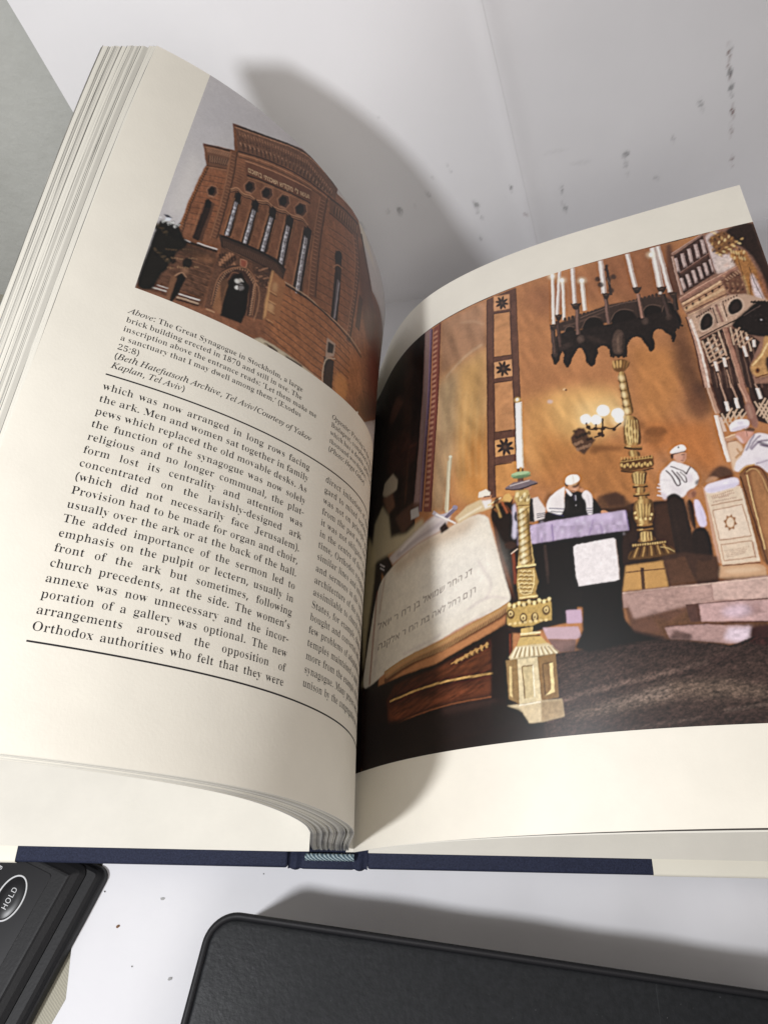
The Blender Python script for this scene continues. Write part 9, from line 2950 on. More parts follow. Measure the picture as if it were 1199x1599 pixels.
n,0,0,0,5,0,11.1,11.1,0|239 1270 84 19 265 39 142 -3 248 32 16 -137 16 -157 16 -117 -2 -38 -88 -27 -141 -20 -157 -41 -215 -18 -173 -37 -139 -29 -76 12 42 176 92 278
p,92,68,62,80,1|200 1042 -8 0 -3 -12 33 -2 -21 -24 9 -1 21 25 0 4 -33 1
p,92,68,62,80,1|275 1001 -27 30 -9 0 27 -29
p,92,68,62,80,1|241 1002 4 13 8 4 -2 4 -10 -4 -4 -5 -3 -12
p,92,68,62,80,1|265 1011 9 5 3 5 2 9 -7 0 -2 -7 -3 -7 -6 -2 2 -3
p,92,68,62,80,1|292 1001 6 29 -7 0 -6 -29
p,92,68,62,80,1|310 1012 4 4 3 14 -7 0 -4 -18
p,92,68,62,80,1|370 1003 4 22 -2 4 -6 2 -22 -1 -1 -4 20 1 3 -1 2 -3 -4 -20
p,92,68,62,80,1|406 1033 -6 -28 6 0 5 24 18 1 2 -2 0 -3 -3 -19 5 1 4 19 0 5 -7 3
p,92,68,62,80,1|467 1010 4 21 -1 4 -5 1 -20 -1 -1 -4 18 1 3 0 1 -3 -4 -20
p,92,68,62,80,1|500 1002 7 34 -1 3 -5 1 -4 -1 -1 -3 4 0 1 -2 -7 -33
p,92,68,62,80,1|532 1016 5 22 -2 3 -4 2 -16 -2 -1 -4 14 2 2 -1 1 -4 -4 -18
p,92,68,62,80,1|537 1017 1 4 -29 -3 0 -4
p,92,68,62,80,1|569 1055 -6 -1 -2 -11 20 2 -16 -24 6 0 16 26 0 3 -20 -3
p,92,68,62,80,1|613 1027 -15 24 -6 -1 15 -23
p,92,68,62,80,1|591 1024 3 12 6 5 -1 3 -6 -4 -4 -5 -3 -12
p,92,68,62,80,1|608 1035 6 5 3 5 2 9 -5 -1 -2 -6 -3 -7 -4 -3 1 -3
p,92,68,62,80,1|625 1029 7 27 -5 -1 -7 -26
p,92,68,62,80,1|653 1060 -5 -2 -4 -4 0 4 -5 -1 0 -8 -7 -19 5 1 6 17 6 7 7 2 2 -1 1 -3 -3 -15 -9 -2 -1 -3 13 2 5 21 -4 4
p,92,68,62,80,1|679 1038 9 4 8 7 4 7 4 12 -4 -1 -5 -13 -3 -5 -6 -5 -6 -2 -7 -1 4 22 -5 -1 -4 -26
p,92,68,62,80,1|678 1048 6 3 3 3 4 12 -4 -1 -5 -11 -8 -5 -1 -3
p,92,68,62,80,1|736 1049 5 20 -1 4 -4 1 -15 -3 -1 -4 14 3 2 -1 1 -2 -5 -19
p,92,68,62,80,1|751 1077 -6 -27 4 1 6 23 13 2 1 -1 0 -3 -4 -18 4 1 5 18 0 5 -5 2
p,92,68,62,80,0|800 1062 5 18 -1 6 -4 0 -16 -3 -1 -3 13 2 4 0 0 -4 -4 -17
p,92,68,62,80,1|781 1058 4 16 -4 -1 -4 -16
p,92,68,62,80,0|832 1069 6 22 -1 2 -4 1 -6 -2 -1 -3 5 1 2 -1 -4 -17 -9 -2 -1 -4
p,92,68,62,80,0|855 1074 6 24 -4 -1 -7 -24
p,92,68,62,80,0|864 1097 1 4 -22 -5 -1 -4
p,92,68,62,80,1|229 899 4 19 -3 7 -6 2 -28 1 0 -4 22 -1 6 -1 2 -5 -3 -18
p,92,68,62,80,1|199 899 3 17 -8 0 -3 -17
p,92,68,62,80,1|259 899 4 24 -2 3 -6 1 -10 0 0 -4 7 0 4 -2 -3 -18 -15 0 0 -4
p,92,68,62,80,1|293 900 17 25 1 3 -36 -1 0 -4 29 1 -18 -24
p,92,68,62,80,1|274 888 6 28 -7 0 -5 -28
p,92,68,62,80,1|322 936 -6 0 -3 -12 24 1 -16 -24 6 0 17 25 0 4 -24 -1
p,92,68,62,80,1|376 904 -20 26 -6 0 19 -26
p,92,68,62,80,1|350 902 3 12 7 5 -1 4 -8 -4 -4 -5 -2 -12
p,92,68,62,80,1|369 913 6 4 3 6 2 9 -5 -1 -2 -7 -3 -6 -4 -3 1 -3
p,92,68,62,80,1|423 908 4 22 -2 3 -4 2 -19 -2 0 -3 16 1 3 -1 1 -3 -4 -19
p,92,68,62,80,1|454 938 -5 -27 5 0 5 24 15 1 2 -2 0 -3 -4 -17 5 0 4 19 -1 4 -5 3
p,92,68,62,80,1|511 919 5 18 -2 6 -4 1 -19 -2 0 -4 15 2 4 0 1 -5 -4 -17
p,92,68,62,80,1|490 916 4 16 -5 -1 -3 -16
p,92,68,62,80,1|561 926 4 18 -1 6 -4 1 -21 -3 -1 -3 17 2 4 0 1 -5 -4 -17
p,92,68,62,80,1|535 922 4 1 4 6 5 19 -5 -1 -4 -17 -2 -4 -4 -1 -1 -3
p,92,68,62,80,1|587 930 4 21 -1 3 -4 1 -14 -2 -1 -4 12 2 3 0 0 -5 -4 -17
p,92,68,62,80,1|590 930 1 4 -24 -4 -1 -3
p,92,68,62,80,1|633 938 4 18 0 6 -4 1 -17 -3 -1 -4 14 3 4 -1 0 -4 -4 -17
p,92,68,62,80,1|614 935 4 15 -5 0 -3 -16
p,92,68,62,80,1|663 943 -12 23 -5 -1 12 -22
p,92,68,62,80,1|644 940 3 11 5 5 0 3 -6 -4 -3 -5 -3 -11
p,92,68,62,80,1|659 951 5 5 3 5 2 9 -4 -1 -2 -7 -3 -6 -4 -3 1 -3
p,92,68,62,80,1|679 978 -5 0 -2 -11 17 3 -14 -24 4 0 14 25 1 3 -17 -3
p,92,68,62,80,1|715 986 -4 -1 -3 -11 17 3 -14 -24 4 1 14 25 1 3 -17 -4
p,92,68,62,80,0|736 983 -7 -26 4 1 6 22 12 2 1 -1 0 -4 -4 -16 4 1 4 17 0 5 -4 2
p,92,68,62,80,0|775 967 5 20 -1 3 -3 1 -14 -3 -1 -3 12 2 2 0 1 -3 -5 -18
p,92,68,62,80,0|816 976 5 20 -3 4 -17 -3 -7 -26 22 5 -12 18 10 2 2 0 0 -4 -3 -13 -14 -3 5 18
p,92,68,62,80,0|838 972 8 32 -1 2 -3 0 -3 0 -1 -4 3 1 1 -2 -8 -30
p,92,68,62,80,0|863 988 5 20 -1 3 -3 1 -13 -3 -1 -4 11 3 2 -1 1 -2 -5 -18
l,176,130,80,100,0,19.8|250 765 172 28 236 13 277 66 83 29
l,92,54,30,90,3,25.5|249 727 184 36 233 19 264 62 89 36
h,214,170,112,70,1,3.3,90|250 769 173 31 236 13 277 66 83 28 -759 -173 176 26 229 14 270 71 85 33
p,214,200,194,100,6|305 1350 248 54 142 25 92 -45 -55 -50 -144 -6 -245 -26
l,150,134,140,70,8,14.4|382 1328 209 29 146 15
l,240,230,222,70,6,14.5|419 1344 177 53 96 12
p,36,24,24,100,5|190 1423 95 -32 57 -100 -92 -25 -34 57
l,206,196,196,100,0,8|211 1358 51 -38
l,206,196,196,100,0,7.9|211 1336 46 -33
p,48,34,32,100,4|710 1352 39 16 18 -41 -50 -9
l,190,180,186,100,0,17.9|678 1446 50 -50 86 17
l,120,108,124,100,0,19.5|751 1387 75 27
l,236,228,220,100,0,8.8|695 1429 114 -91
e,150,140,160,100,0|815 1418 15 -6 -17 -5
p,216,190,146,100,3|807 1366 73 34 86 9 35 -31 15 -29 -102 0 -89 -18
l,240,226,196,80,3,10.2|827 1349 133 23
p,206,148,110,100,2|961 1411 8 16 48 -16 -10 -30 -35 2
p,236,228,220,100,3|964 1400 49 -11 -10 -31 -30 0
p,242,232,214,100,2|949 1420 7 26 37 3 21 -22 -5 -15 -42 4
l,80,50,40,100,0,4.9|977 1415 34 -8
l,232,210,160,100,0,7.8|989 1367 72 16
e,60,34,20,90,2|1035 1372 10 -7 -20 -9
e,206,156,78,90,2|1042 1343 9 -6 -19 -10
e,60,34,20,90,2|1048 1315 10 -7 -20 -9
e,206,156,78,90,2|1068 1362 9 -7 -19 -10
e,60,34,20,90,2|1074 1334 10 -7 -20 -10
e,206,156,78,90,2|1081 1305 9 -6 -19 -10
e,60,34,20,90,2|1100 1352 10 -6 -20 -10
p,214,170,90,100,2|1071 1385 30 8 14 -26 -16 -14 -27 12
p,26,18,18,95,5|1006 1348 102 -21 3 -84 -49 -69 -29 45
p,206,188,160,100,6|240 1757 28 56 103 2 51 -63 -14 -50 -115 2
p,130,90,66,100,8|240 1733 125 -32 16 -88 -67 -12
p,202,186,150,100,10|139 1632 101 53 74 -96 17 -131 145 -43 126 31 10 -35 -228 -52 -194 30 -99 -1
p,90,60,46,90,7|377 1547 162 12 59 -27 -23 -64 -132 -38
p,196,190,184,100,3|520 1525 61 -7 2 -53 -66 7
p,214,196,150,80,11|59 1589 103 -142 -22 -169 -69 -250 -37 -270 16 0 -37 398
l,196,182,150,100,0,21.2|827 1683 -65 -257
l,226,214,182,100,0,8.5|827 1683 -65 -257
e,226,224,196,100,0|827 1687 10 -4 -11 -3
l,196,182,150,100,0,22.4|817 1669 -52 -257
l,226,214,182,100,0,8.9|820 1668 -53 -257
l,244,238,228,100,0,31.3|1224 1826 -50 -329
l,255,252,246,100,0,14.7|1220 1825 -49 -327
l,206,186,160,100,0,5.5|1236 1820 -47 -327
e,255,210,120,90,5|1221 1841 14 -5 -16 -7
e,255,250,230,100,0|1220 1843 7 -2 -9 -6
l,200,150,80,100,0,10.7|1177 1501 -4 -22
e,138,168,120,100,0|1171 1466 46 -5 -47 -10
e,176,200,150,100,0|1170 1473 42 -5 -42 -3
e,92,118,80,80,0|1174 1454 44 -6 -45 -2
p,120,104,108,100,2|1083 1421 48 17 76 -9 36 -22 -41 -8 -61 -2
l,60,46,48,100,0,6.2|1088 1417 53 -22 99 9
l,206,190,184,100,0,4.4|1111 1426 95 0
q,30,19,16,95,4|990 1313 31 46 47 8 45 -25 4 -98 -21 -89 -54 3 -28 93
l,214,170,96,85,3,8.9|1033 1361 11 -69
l,196,100,54,85,3,8.8|1062 1363 17 -60
l,226,180,110,85,3,8.8|1074 1370 25 -13
l,150,96,48,85,3,9|1018 1343 19 -22
l,110,60,36,85,2,8.7|1075 1342 29 -52
q,222,176,100,100,2|1071 1388 24 6 18 -24 -15 -21 -19 20
q,216,206,222,90,4|1106 1333 23 5 -25 -164 -28 7 21 69
q,24,18,18,90,2|1100 1270 24 42 -7 -68
l,150,70,40,80,3,13.5|1073 1119 -14 -139
l,232,206,180,100,0,4.7|1062 1114 34 15
q,60,38,30,90,3|1034 1171 53 -4 15 -35 -53 3
p,196,164,98,100,2|1134 1394 58 -7 2 -38 -11 -38 -49 8 -13 41
e,244,224,170,90,2|1139 1374 7 -5 -13 -6
e,120,86,40,80,1|1144 1349 4 -3 -9 -6
e,244,224,170,90,2|1152 1351 6 -4 -12 -6
e,120,86,40,80,1|1161 1359 3 -2 -9 -7
e,244,224,170,90,2|1171 1365 6 -4 -12 -7
e,120,86,40,80,1|1172 1341 4 -2 -9 -7
e,244,224,170,90,2|1183 1343 6 -4 -12 -7
e,120,86,40,80,1|1188 1352 4 -3 -9 -6
l,120,84,40,100,0,7.3|1126 1322 63 -10
p,206,172,104,100,1|1133 1320 52 -9 -18 -83 -6 -131 -2 -56 -79 5 28 90
q,186,152,86,100,1|1125 1312 -9 -89 -17 -100 -5 -71 59 -8 2 65 13 101 12 92
c,0,0,0,100,0|1125 1312 -9 -89 -17 -100 -5 -71 59 -8 2 65 13 101 12 92
l,92,64,30,85,4,18.2|1179 1302 -13 -92 -13 -100 -2 -66
l,92,64,30,70,3,8.7|1126 1311 -9 -88 -16 -100 -6 -71
l,250,232,180,75,3,9.9|1144 1308 -10 -90 -15 -100 -5 -68
l,206,160,90,50,2,6.1|1162 1305 -12 -91 -14 -100 -3 -67
u,0,0,0,100,0|1379 1235
l,92,64,30,85,2,4.3|1119 1279 33 9 30 16
l,255,244,206,80,4,8.5|1133 1294 27 9
l,92,64,30,85,2,4.2|1115 1249 33 9 30 16
l,255,244,206,80,4,8.5|1128 1264 28 9
l,92,64,30,85,2,4.2|1111 1219 33 9 31 16
l,255,244,206,80,4,8.4|1124 1235 28 8
l,92,64,30,85,2,4.2|1106 1190 34 9 31 15
l,255,244,206,80,4,8.4|1120 1205 28 9
l,92,64,30,85,2,4.2|1102 1161 34 9 32 15
l,255,244,206,80,4,8.4|1115 1176 29 8
l,92,64,30,85,2,4.1|1098 1131 34 10 33 14
l,255,244,206,80,4,8.3|1111 1147 29 8
l,92,64,30,85,2,4.1|1094 1103 35 9 32 14
l,255,244,206,80,4,8.3|1107 1118 30 8
l,92,64,30,85,2,4.1|1089 1074 36 9 33 15
l,255,244,206,80,4,8.2|1103 1089 30 8
l,92,64,30,85,2,4.1|1085 1045 36 9 34 15
l,255,244,206,80,4,8.2|1099 1061 30 8
l,240,216,150,100,0,8.7|1077 1050 86 -7
l,110,76,34,100,0,5.2|1077 1040 84 -8
p,186,150,82,100,1|1080 1037 77 -7 5 -62 -20 -38 3 -30 -85 9 4 71
c,0,0,0,100,0|1080 1037 77 -7 5 -62 -20 -38 3 -30 -85 9 4 71
l,250,226,164,90,1,4.6|1079 1028 10 5 10 -6
l,92,62,28,85,1,4.1|1078 1022 10 4 9 -5
l,250,226,164,90,1,4.6|1083 1009 10 5 9 -6
l,92,62,28,85,1,4.1|1082 1003 10 4 9 -5
l,250,226,164,90,1,4.6|1073 993 10 5 9 -6
l,92,62,28,85,1,4.1|1072 988 10 3 9 -5
l,250,226,164,90,1,4.6|1076 974 11 5 9 -6
l,92,62,28,85,1,4.1|1075 969 10 4 10 -5
l,250,226,164,90,1,4.6|1066 959 11 5 9 -6
l,92,62,28,85,1,4.1|1065 953 10 4 10 -5
l,250,226,164,90,1,4.5|1070 940 10 5 9 -6
l,92,62,28,85,1,4|1069 934 10 4 9 -5
l,250,226,164,90,1,4.6|1100 1023 10 5 9 -6
l,92,62,28,85,1,4.1|1099 1018 10 3 9 -5
l,250,226,164,90,1,4.6|1104 1004 10 5 9 -6
l,92,62,28,85,1,4|1103 999 10 3 9 -5
l,250,226,164,90,1,4.6|1094 989 10 4 9 -6
l,92,62,28,85,1,4|1092 983 10 4 10 -5
l,250,226,164,90,1,4.5|1097 970 10 5 9 -6
l,92,62,28,85,1,4|1096 964 10 4 9 -5
l,250,226,164,90,1,4.5|1087 954 10 5 9 -6
l,92,62,28,85,1,4|1086 949 10 3 9 -5
l,250,226,164,90,1,4.5|1091 936 10 5 9 -6
l,92,62,28,85,1,4|1090 930 10 4 9 -5
l,250,226,164,90,1,4.5|1121 1019 10 4 9 -5
l,92,62,28,85,1,4|1120 1013 10 4 9 -5
l,250,226,164,90,1,4.5|1124 1000 10 5 9 -6
l,92,62,28,85,1,4|1123 994 10 4 9 -5
l,250,226,164,90,1,4.5|1114 984 10 5 9 -6
l,92,62,28,85,1,4|1113 978 10 4 9 -5
l,250,226,164,90,1,4.5|1118 966 10 4 9 -5
l,92,62,28,85,1,4|1117 960 10 4 9 -5
l,250,226,164,90,1,4.5|1108 950 10 5 9 -6
l,92,62,28,85,1,4|1107 944 10 4 9 -5
l,250,226,164,90,1,4.5|1111 931 10 5 9 -5
l,92,62,28,85,1,4|1110 926 10 4 9 -5
l,72,46,22,70,4,12.8|1165 1017 -3 -69 -18 -30
l,240,214,150,100,0,4|1150 1030 -6 -59 -24 -49
l,240,214,150,100,0,4|1073 987 -1 -50 23 -14 26 4
u,0,0,0,100,0|1379 1235
l,240,216,150,100,0,7.7|1066 916 80 -8
l,100,68,30,100,0,5.9|1064 907 80 -8
p,196,160,86,100,2|1003 892 55 9 93 -14 50 3 -14 -91 -36 2 -53 -11 -85 12 -23 17
e,84,56,24,90,1|1014 856 18 -4 -21 -17
e,236,206,136,95,1|1015 858 10 -2 -12 -10
e,96,64,28,100,1|1014 856 5 -1 -6 -5
e,84,56,24,90,1|1067 829 16 -3 -20 -18
e,236,206,136,95,1|1067 831 10 -2 -12 -10
e,96,64,28,100,1|1067 829 4 -1 -5 -5
e,84,56,24,90,1|1117 823 17 -3 -21 -17
e,236,206,136,95,1|1118 826 9 -2 -12 -10
e,96,64,28,100,1|1117 823 4 0 -5 -5
e,84,56,24,90,1|1171 842 16 -3 -20 -17
e,236,206,136,95,1|1172 845 9 -2 -12 -10
e,96,64,28,100,1|1171 842 4 -1 -5 -4
e,244,222,160,90,1|1014 896 8 -2 -9 -7
e,70,44,20,80,1|1024 885 5 -1 -6 -5
e,244,222,160,90,1|1036 886 8 -1 -10 -8
e,70,44,20,80,1|1047 884 5 -1 -6 -5
e,244,222,160,90,1|1060 893 8 -1 -9 -8
e,70,44,20,80,1|1070 883 5 -1 -6 -6
e,244,222,160,90,1|1081 884 8 -2 -9 -7
e,70,44,20,80,1|1092 882 5 -1 -6 -6
e,244,222,160,90,1|1105 891 8 -2 -9 -7
e,70,44,20,80,1|1115 881 4 -1 -6 -6
e,244,222,160,90,1|1126 882 7 -2 -9 -7
e,70,44,20,80,1|1137 880 4 -1 -6 -6
e,244,222,160,90,1|1149 889 8 -2 -9 -7
e,70,44,20,80,1|1158 879 5 -1 -6 -5
e,244,222,160,90,1|1169 880 8 -1 -9 -8
e,70,44,20,80,1|1180 878 5 -1 -6 -5
e,244,222,160,90,1|1192 887 8 -1 -9 -7
e,70,44,20,80,1|1201 878 5 -1 -6 -6
e,236,206,140,90,1|1003 816 8 -1 -9 -4
e,236,206,140,90,1|1026 814 9 -1 -10 -4
e,236,206,140,90,1|1050 812 8 -1 -9 -4
e,236,206,140,90,1|1073 810 8 -1 -9 -4
e,236,206,140,90,1|1096 809 8 -2 -9 -4
e,236,206,140,90,1|1118 807 8 -2 -9 -4
e,236,206,140,90,1|1141 805 8 -1 -9 -4
e,236,206,140,90,1|1163 804 8 -1 -9 -5
p,206,172,100,100,1|1050 787 52 -1 -6 -28 31 -13 25 -40 -137 11 25 40
l,244,224,172,100,0,7.5|1042 764 88 -7
l,106,74,36,100,0,5.8|1038 754 89 -9
p,214,194,150,100,2|973 679 38 38 142 -8 36 -40 -17 -6 -192 3
l,240,226,190,100,0,8.4|1015 714 -29 -40
l,132,100,60,80,0,5|1023 711 -26 -40
l,240,226,190,100,0,8.3|1032 712 -24 -39
l,132,100,60,80,0,5|1039 709 -20 -39
l,240,226,190,100,0,8.3|1049 710 -18 -38
l,132,100,60,80,0,4.9|1055 707 -14 -39
l,240,226,190,100,0,8.2|1066 708 -14 -37
l,132,100,60,80,0,4.9|1071 706 -8 -39
l,240,226,190,100,0,8.2|1082 706 -8 -37
l,132,100,60,80,0,4.9|1087 704 -3 -38
l,240,226,190,100,0,8.1|1099 704 -3 -36
l,132,100,60,80,0,4.9|1102 702 4 -37
l,240,226,190,100,0,8.1|1115 702 2 -34
l,132,100,60,80,0,4.8|1118 700 9 -36
l,240,226,190,100,0,8|1131 701 7 -34
l,132,100,60,80,0,4.8|1133 699 15 -35
l,240,226,190,100,0,8|1147 699 12 -33
l,132,100,60,80,0,4.8|1148 697 21 -34
l,240,226,190,100,0,7.9|1163 697 17 -32
l,132,100,60,80,0,4.7|1163 696 27 -34
p,222,202,158,100,1|1010 665 88 -4 -17 -173 -95 -3
p,150,118,72,100,1|958 669 52 -4 -24 -180 -42 29
p,140,106,62,100,1|1098 661 76 2 -20 -169 -73 -6
p,206,184,136,100,1|1026 633 46 -1 -16 -126 -44 -1
l,122,92,52,100,0,4.9|1026 633 -14 -128
l,122,92,52,100,0,4.9|1026 633 46 -1
l,248,236,206,100,0,4|1072 632 -16 -126
p,240,214,150,100,1|1142 633 14 -1 -15 -117 -41 -10 29 22
l,96,68,36,100,0,5.5|1113 629 -12 -121
l,96,68,36,100,0,4.8|1113 629 43 3
p,226,198,136,100,1|969 644 10 -6 -18 -123 -10 10
p,212,190,150,100,2|931 489 54 -5 92 5 87 -3 -2 -66 -97 -13 -52 2 -21 45
l,248,234,206,100,0,4.7|985 481 91 3
p,150,122,86,80,3|1079 485 85 -1 -2 -64 -97 -13
n,0,0,0,22,0,13.2,13.2,0|963 669 211 -6 -12 -243 -149 -11 -82 80
n,0,0,0,25,0,11.3,11.3,0|1143 1392 56 -16 -38 -348 -17 -132 56 -10 -21 -110 -102 -94 -63 124
p,24,16,14,100,5|863 510 67 -25 56 -23 27 -53 -159 -6"""
pl = print_photo('printed_photograph', LP, (46.7, 217.5, 161.8, PH), LEFT_SRC, (176, 166, 162), (212, 201, 186), (.795, .765, .69), page_left)
put(pl, 'printed photograph of a brown brick building with tall windows')
pr = print_photo('printed_photograph', RP, (-3.0, PW, 34.6, 248.4), RIGHT_SRC, (24, 13, 11), (236, 229, 213), (.79, .755, .67), page_right)
put(pr, 'printed photograph of an interior with gilded candlesticks and men in white shawls')
def hebrew(word_line, size, gap=170):
    out = []; x = 0
    for c in word_line[::-1]:
        if c == ' ': x += gap*size/1000.; continue
        out.append(('h'+c, x, size/1000., 1.0)); x += GLYPH['h'+c][0]*size/1000.
    return out, x


# ------------------------------------------------------------------ black weighing scale at the lower left
m_blk = Mat('black_plastic', (.012, .012, .0135), .5, .22)
m_blk.bump(m_blk.noise(900, 3), .25, .0003)
m_blk2 = Mat('black_gloss_plastic', (.010, .010, .012), .32, .3)
m_grey_ring = Mat('pale_grey_print', (.62, .63, .65), .5, .3)
U = np.array([.363, .932]); Vv = np.array([.932, -.363]); O = np.array([-124.4, -6.8])
def dv(u, v, z): 
    p = O+U*u+Vv*v
    return (p[0], p[1], z)
dev = empty('weighing_scale', (-190, -30, TZ))
DB = (-190, -30, TZ)
put(dev, 'black plastic weighing scale with an oval hold button at the lower left', 'scale')
def rrect(u0, u1, v0, v1, r, k=8):
    pts = []
    for cu_, cv_, a0 in ((u1-r, v1-r, 0), (u0+r, v1-r, 90), (u0+r, v0+r, 180), (u1-r, v0+r, 270)):
        for i in range(k+1):
            a = math.radians(a0+90*i/k); pts.append((cu_+r*math.cos(a), cv_+r*math.sin(a)))
    return pts
def loft(name, rings, mat, parent, base, cap_top=True, cap_bot=True, smooth=False):
    n = len(rings[0]); V = [p for r in rings for p in r]; F = []
    for k in range(len(rings)-1):
        for i in range(n):
            j = (i+1) % n
            F.append((k*n+i, k*n+j, (k+1)*n+j, (k+1)*n+i))
    if cap_bot: F.append(tuple(range(n))[::-1])
    if cap_top: F.append(tuple((len(rings)-1)*n+i for i in range(n)))
    o = mesh(name, V, F, mat, parent, smooth, base)
    bm = bmesh.new(); bm.from_mesh(o.data); bmesh.ops.recalc_face_normals(bm, faces=bm.faces[:]); bm.to_mesh(o.data); bm.free()
    return o
def ring(u0, u1, v0, v1, r, z, ins=0): return [dv(u, v, z) for u, v in rrect(u0+ins, u1-ins, v0+ins, v1-ins, max(r-ins, .3))]
u0, u1, v0, v1 = -150, 3.0, -110, 13.2
loft('lower_housing', [ring(u0, u1, v0, v1, 5, TZ+.3, 1.2), ring(u0, u1, v0, v1, 5, TZ+1.2, .2), ring(u0, u1, v0, v1, 5, -11, 0), ring(u0, u1, v0, v1, 5, -7.8, .4), ring(u0, u1, v0, v1, 5, -7.4, 1.2), ring(u0, u1, v0, v1, 5, -7.0, 1.2), ring(u0, u1, v0, v1, 5, -5.2, 2.2), ring(u0, u1, v0, v1, 5, -4.4, 3.6)], m_blk.m, dev, DB)
tu0, tu1, tv0, tv1 = -148, .2, -108, 5.4
loft('top_housing', [ring(tu0, tu1, tv0, tv1, 4, -4.5, 0), ring(tu0, tu1, tv0, tv1, 4, -3.6, .1), ring(tu0, tu1, tv0, tv1, 4, -2.0, 2.4), ring(tu0, tu1, tv0, tv1, 4, -.9, 5.0), ring(tu0, tu1, tv0, tv1, 4, -.35, 5.8), ring(tu0, tu1, tv0, tv1, 4, -.25, 6.6)], m_blk.m, dev, DB)
def panel_ring(z, ins): return [dv(u, v, z) for u, v in rrect(-128+ins, -8.2-ins, -101+ins, -7.2-ins, 1.6)]
loft('control_panel', [panel_ring(-.7, 0), panel_ring(-.12, 0.1), panel_ring(-.05, .3)], m_blk2.m, dev, DB)
bu, bv = -23.5, -19.2
def ell_ring(a, b, z, n=48): return [dv(bu+a*math.cos(2*math.pi*i/n), bv+b*math.sin(2*math.pi*i/n), z) for i in range(n)]
btn = loft('hold_button', [ell_ring(9.2, 5.6, -.1), ell_ring(9.2, 5.6, .25), ell_ring(8.6, 5.1, .5), ell_ring(4, 2.4, .6)], m_blk2.m, dev, DB, True, True, True)
loft('button_ring', [ell_ring(9.9, 6.2, -.1), ell_ring(9.9, 6.2, .42), ell_ring(9.3, 5.65, .45), ell_ring(9.2, 5.55, .2)], m_grey_ring.m, btn, DB, False, False, True)
def flat_text(name, keys, size, u, v, z, parent, sp=1.0):
    V = []; F = []; off = 0; x = 0
    for k in keys:
        adv_, (gv, f) = glyph(k)
        for p in gv: V.append(dv(u+(x+p[0])*size/1000., v-p[1]*size/1000., z))
        F += [tuple(off+i for i in q) for q in f]; off += len(gv); x += adv_*sp
    return mesh(name, V, F, m_grey_ring.m, parent, False, DB)
flat_text('hold_lettering', ['sH', 'sO', 'sL', 'sD'], 4.6, bu-4.9, bv+1.2, .68, btn, 1.08)
flat_text('unit_lettering', ['sk', 'sg'], 4.6, -17.5, -30.6, .0, dev)

# ------------------------------------------------------------------ black case along the bottom
BB = (60, -130, TZ)
case = empty('black_case', BB)
put(case, 'black textured case with rounded corner and raised rim in front of the book', 'case')
m_case = Mat('black_leatherette', (.02, .021, .024), .55, .2)
lt = m_case.noise(420, 4, .6)
sc1 = m_case.noise(1100, 2, .5, None, (1.0, .018, 1.0)); sc2 = m_case.noise(900, 2, .5, None, (.5, .016, 1.0)); ln = m_case.noise(700, 2)
tone = m_case.ramp(lt, .3, .7, (.0095, .0105, .012), (.0155, .0165, .019))
tone = m_case.mix(m_case.ramp(sc1, .74, .80), tone, (.026, .028, .031))
tone = m_case.mix(m_case.ramp(sc2, .75, .80), tone, (.022, .024, .027))
tone = m_case.mix(m_case.ramp(ln, .74, .78), tone, (.07, .072, .076))
m_case.base(tone)
m_case.link(m_case.ramp(m_case.noise(18, 4), .3, .7, (.42, .42, .42), (.62, .62, .62)), m_case.b.inputs['Roughness'])
m_case.bump(m_case.noise(420, 4, .6), .35, .0005)
wsc = m_case.N.new('ShaderNodeTexWave'); wsc.inputs['Scale'].default_value = 14; wsc.inputs['Distortion'].default_value = 9; wsc.inputs['Detail'].default_value = 2
m_case.link(m_case.co, wsc.inputs['Vector'])
m_rim = Mat('black_rim', (.010, .010, .012), .5, .25)
m_rim.bump(m_rim.noise(600, 3), .2, .0003)
ct = 38.0
e1 = np.array([1, -.112]); e1 /= np.hypot(*e1); e2 = np.array([.17, 1.0]); e2 /= np.hypot(*e2)
co = np.array([-53.1, -26.0])           # where the two straight edges would meet
def cpt(a, b, z):
    p = co+e1*a-e2*b
    return (p[0], p[1], z)
def cring(z, ins, r=12.5): return [cpt(a, b, z) for a, b in rrect(0+ins, 250-ins, 0+ins, 200-ins, max(r-ins, 1.), 12)]
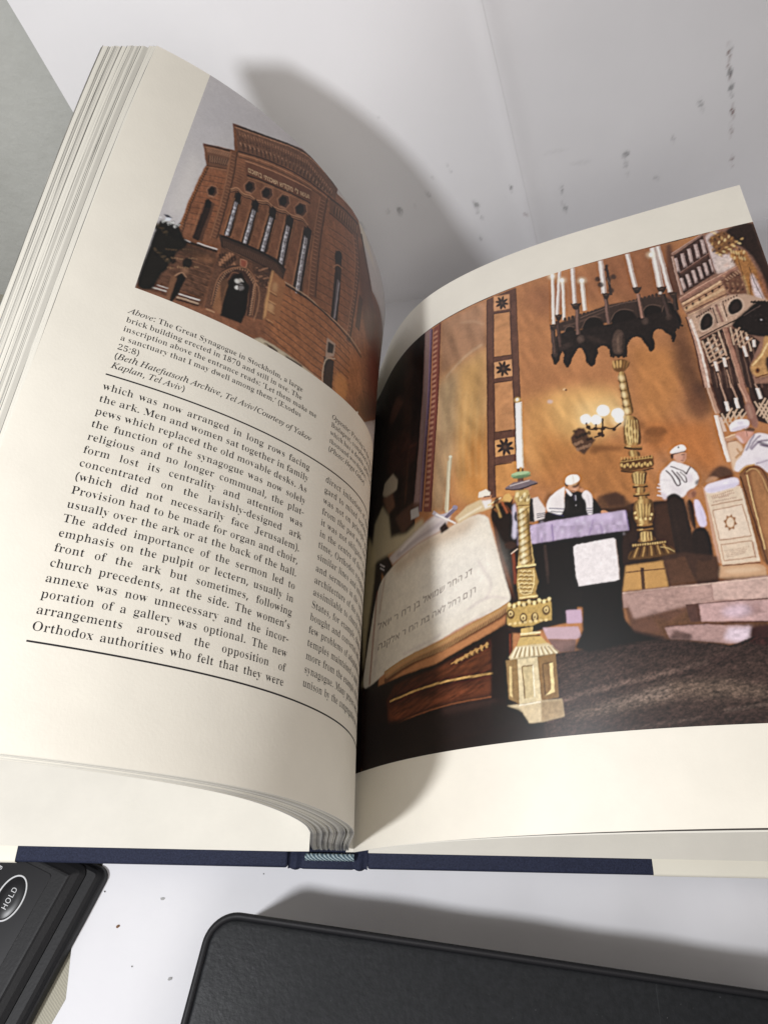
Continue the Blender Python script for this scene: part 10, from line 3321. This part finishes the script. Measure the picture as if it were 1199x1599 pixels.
loft('case_body', [cring(TZ+.3, 1), cring(TZ+1.5, 0), cring(30, 0), cring(ct-4.2, .0), cring(ct-3.9, .45), cring(ct-3.4, .45)], m_rim.m, case, BB, False, True, True)
loft('rim', [cring(ct-3.3, .1), cring(ct-1.2, 0), cring(ct-.35, .35), cring(ct, 1.0), cring(ct-.05, 1.8), cring(ct-.5, 2.5), cring(ct-1.0, 2.8)], m_rim.m, case, BB, False, False, True)
loft('lid_panel', [cring(ct-1.2, 2.7), cring(ct-.75, 3.0), cring(ct-.55, 3.6), cring(ct-.5, 5)], m_case.m, case, BB, True, False, True)

# ------------------------------------------------------------------ crumbs on the sheet
m_crumb = Mat('brown_crumb', (.20, .11, .06), .8, .2)
m_speck = Mat('dark_speck', (.09, .085, .08), .8, .2)
m_smudge = Mat('grey_speck', (.38, .38, .38), .8, .2)
def crumb(x, y, r, mat, label, flat_=.6, el=1.0, rot=0):
    rng = random.Random(int(x*7+y))
    bm = bmesh.new(); bmesh.ops.create_icosphere(bm, subdivisions=2, radius=r*MM)
    for v in bm.verts:
        v.co *= 1+rng.uniform(-.3, .25); v.co.x *= el; v.co.z *= flat_
    me = bpy.data.meshes.new('crumb'); bm.to_mesh(me); bm.free(); me.materials.append(mat)
    o = bpy.data.objects.new('crumb', me); COL.objects.link(o)
    o.location = Vector((x, y, TZ+2.0+1.25*math.sin((.82*x-.57*y)/50.*2*math.pi+.9)*min(1, max(0, (10-y)/14.))+r*flat_*.5))*MM; o.rotation_euler = (0, 0, rot)
    put(o, label, 'crumb', 'crumbs on the white paper')
crumb(-104.6, -31.4, .65, m_crumb.m, 'brown crumb on the white paper to the right of the scale', .6, 1.4, .7)
crumb(-113.0, -17.4, .35, m_speck.m, 'tiny dark speck close beside the right edge of the scale')
crumb(-86.0, -19.8, .6, m_smudge.m, 'grey flattened speck on the white paper below the navy cover', .25, 1.7, 0)
crumb(-77.7, -51.3, .6, m_smudge.m, 'grey speck near the left side of the black case', .3, 1.5, .3)
crumb(-40.8, -8.5, .3, m_speck.m, 'minute dark speck just under the spine joint of the cover')
crumb(-95.0, -47.0, .28, m_speck.m, 'minute dark speck below the brown crumb')
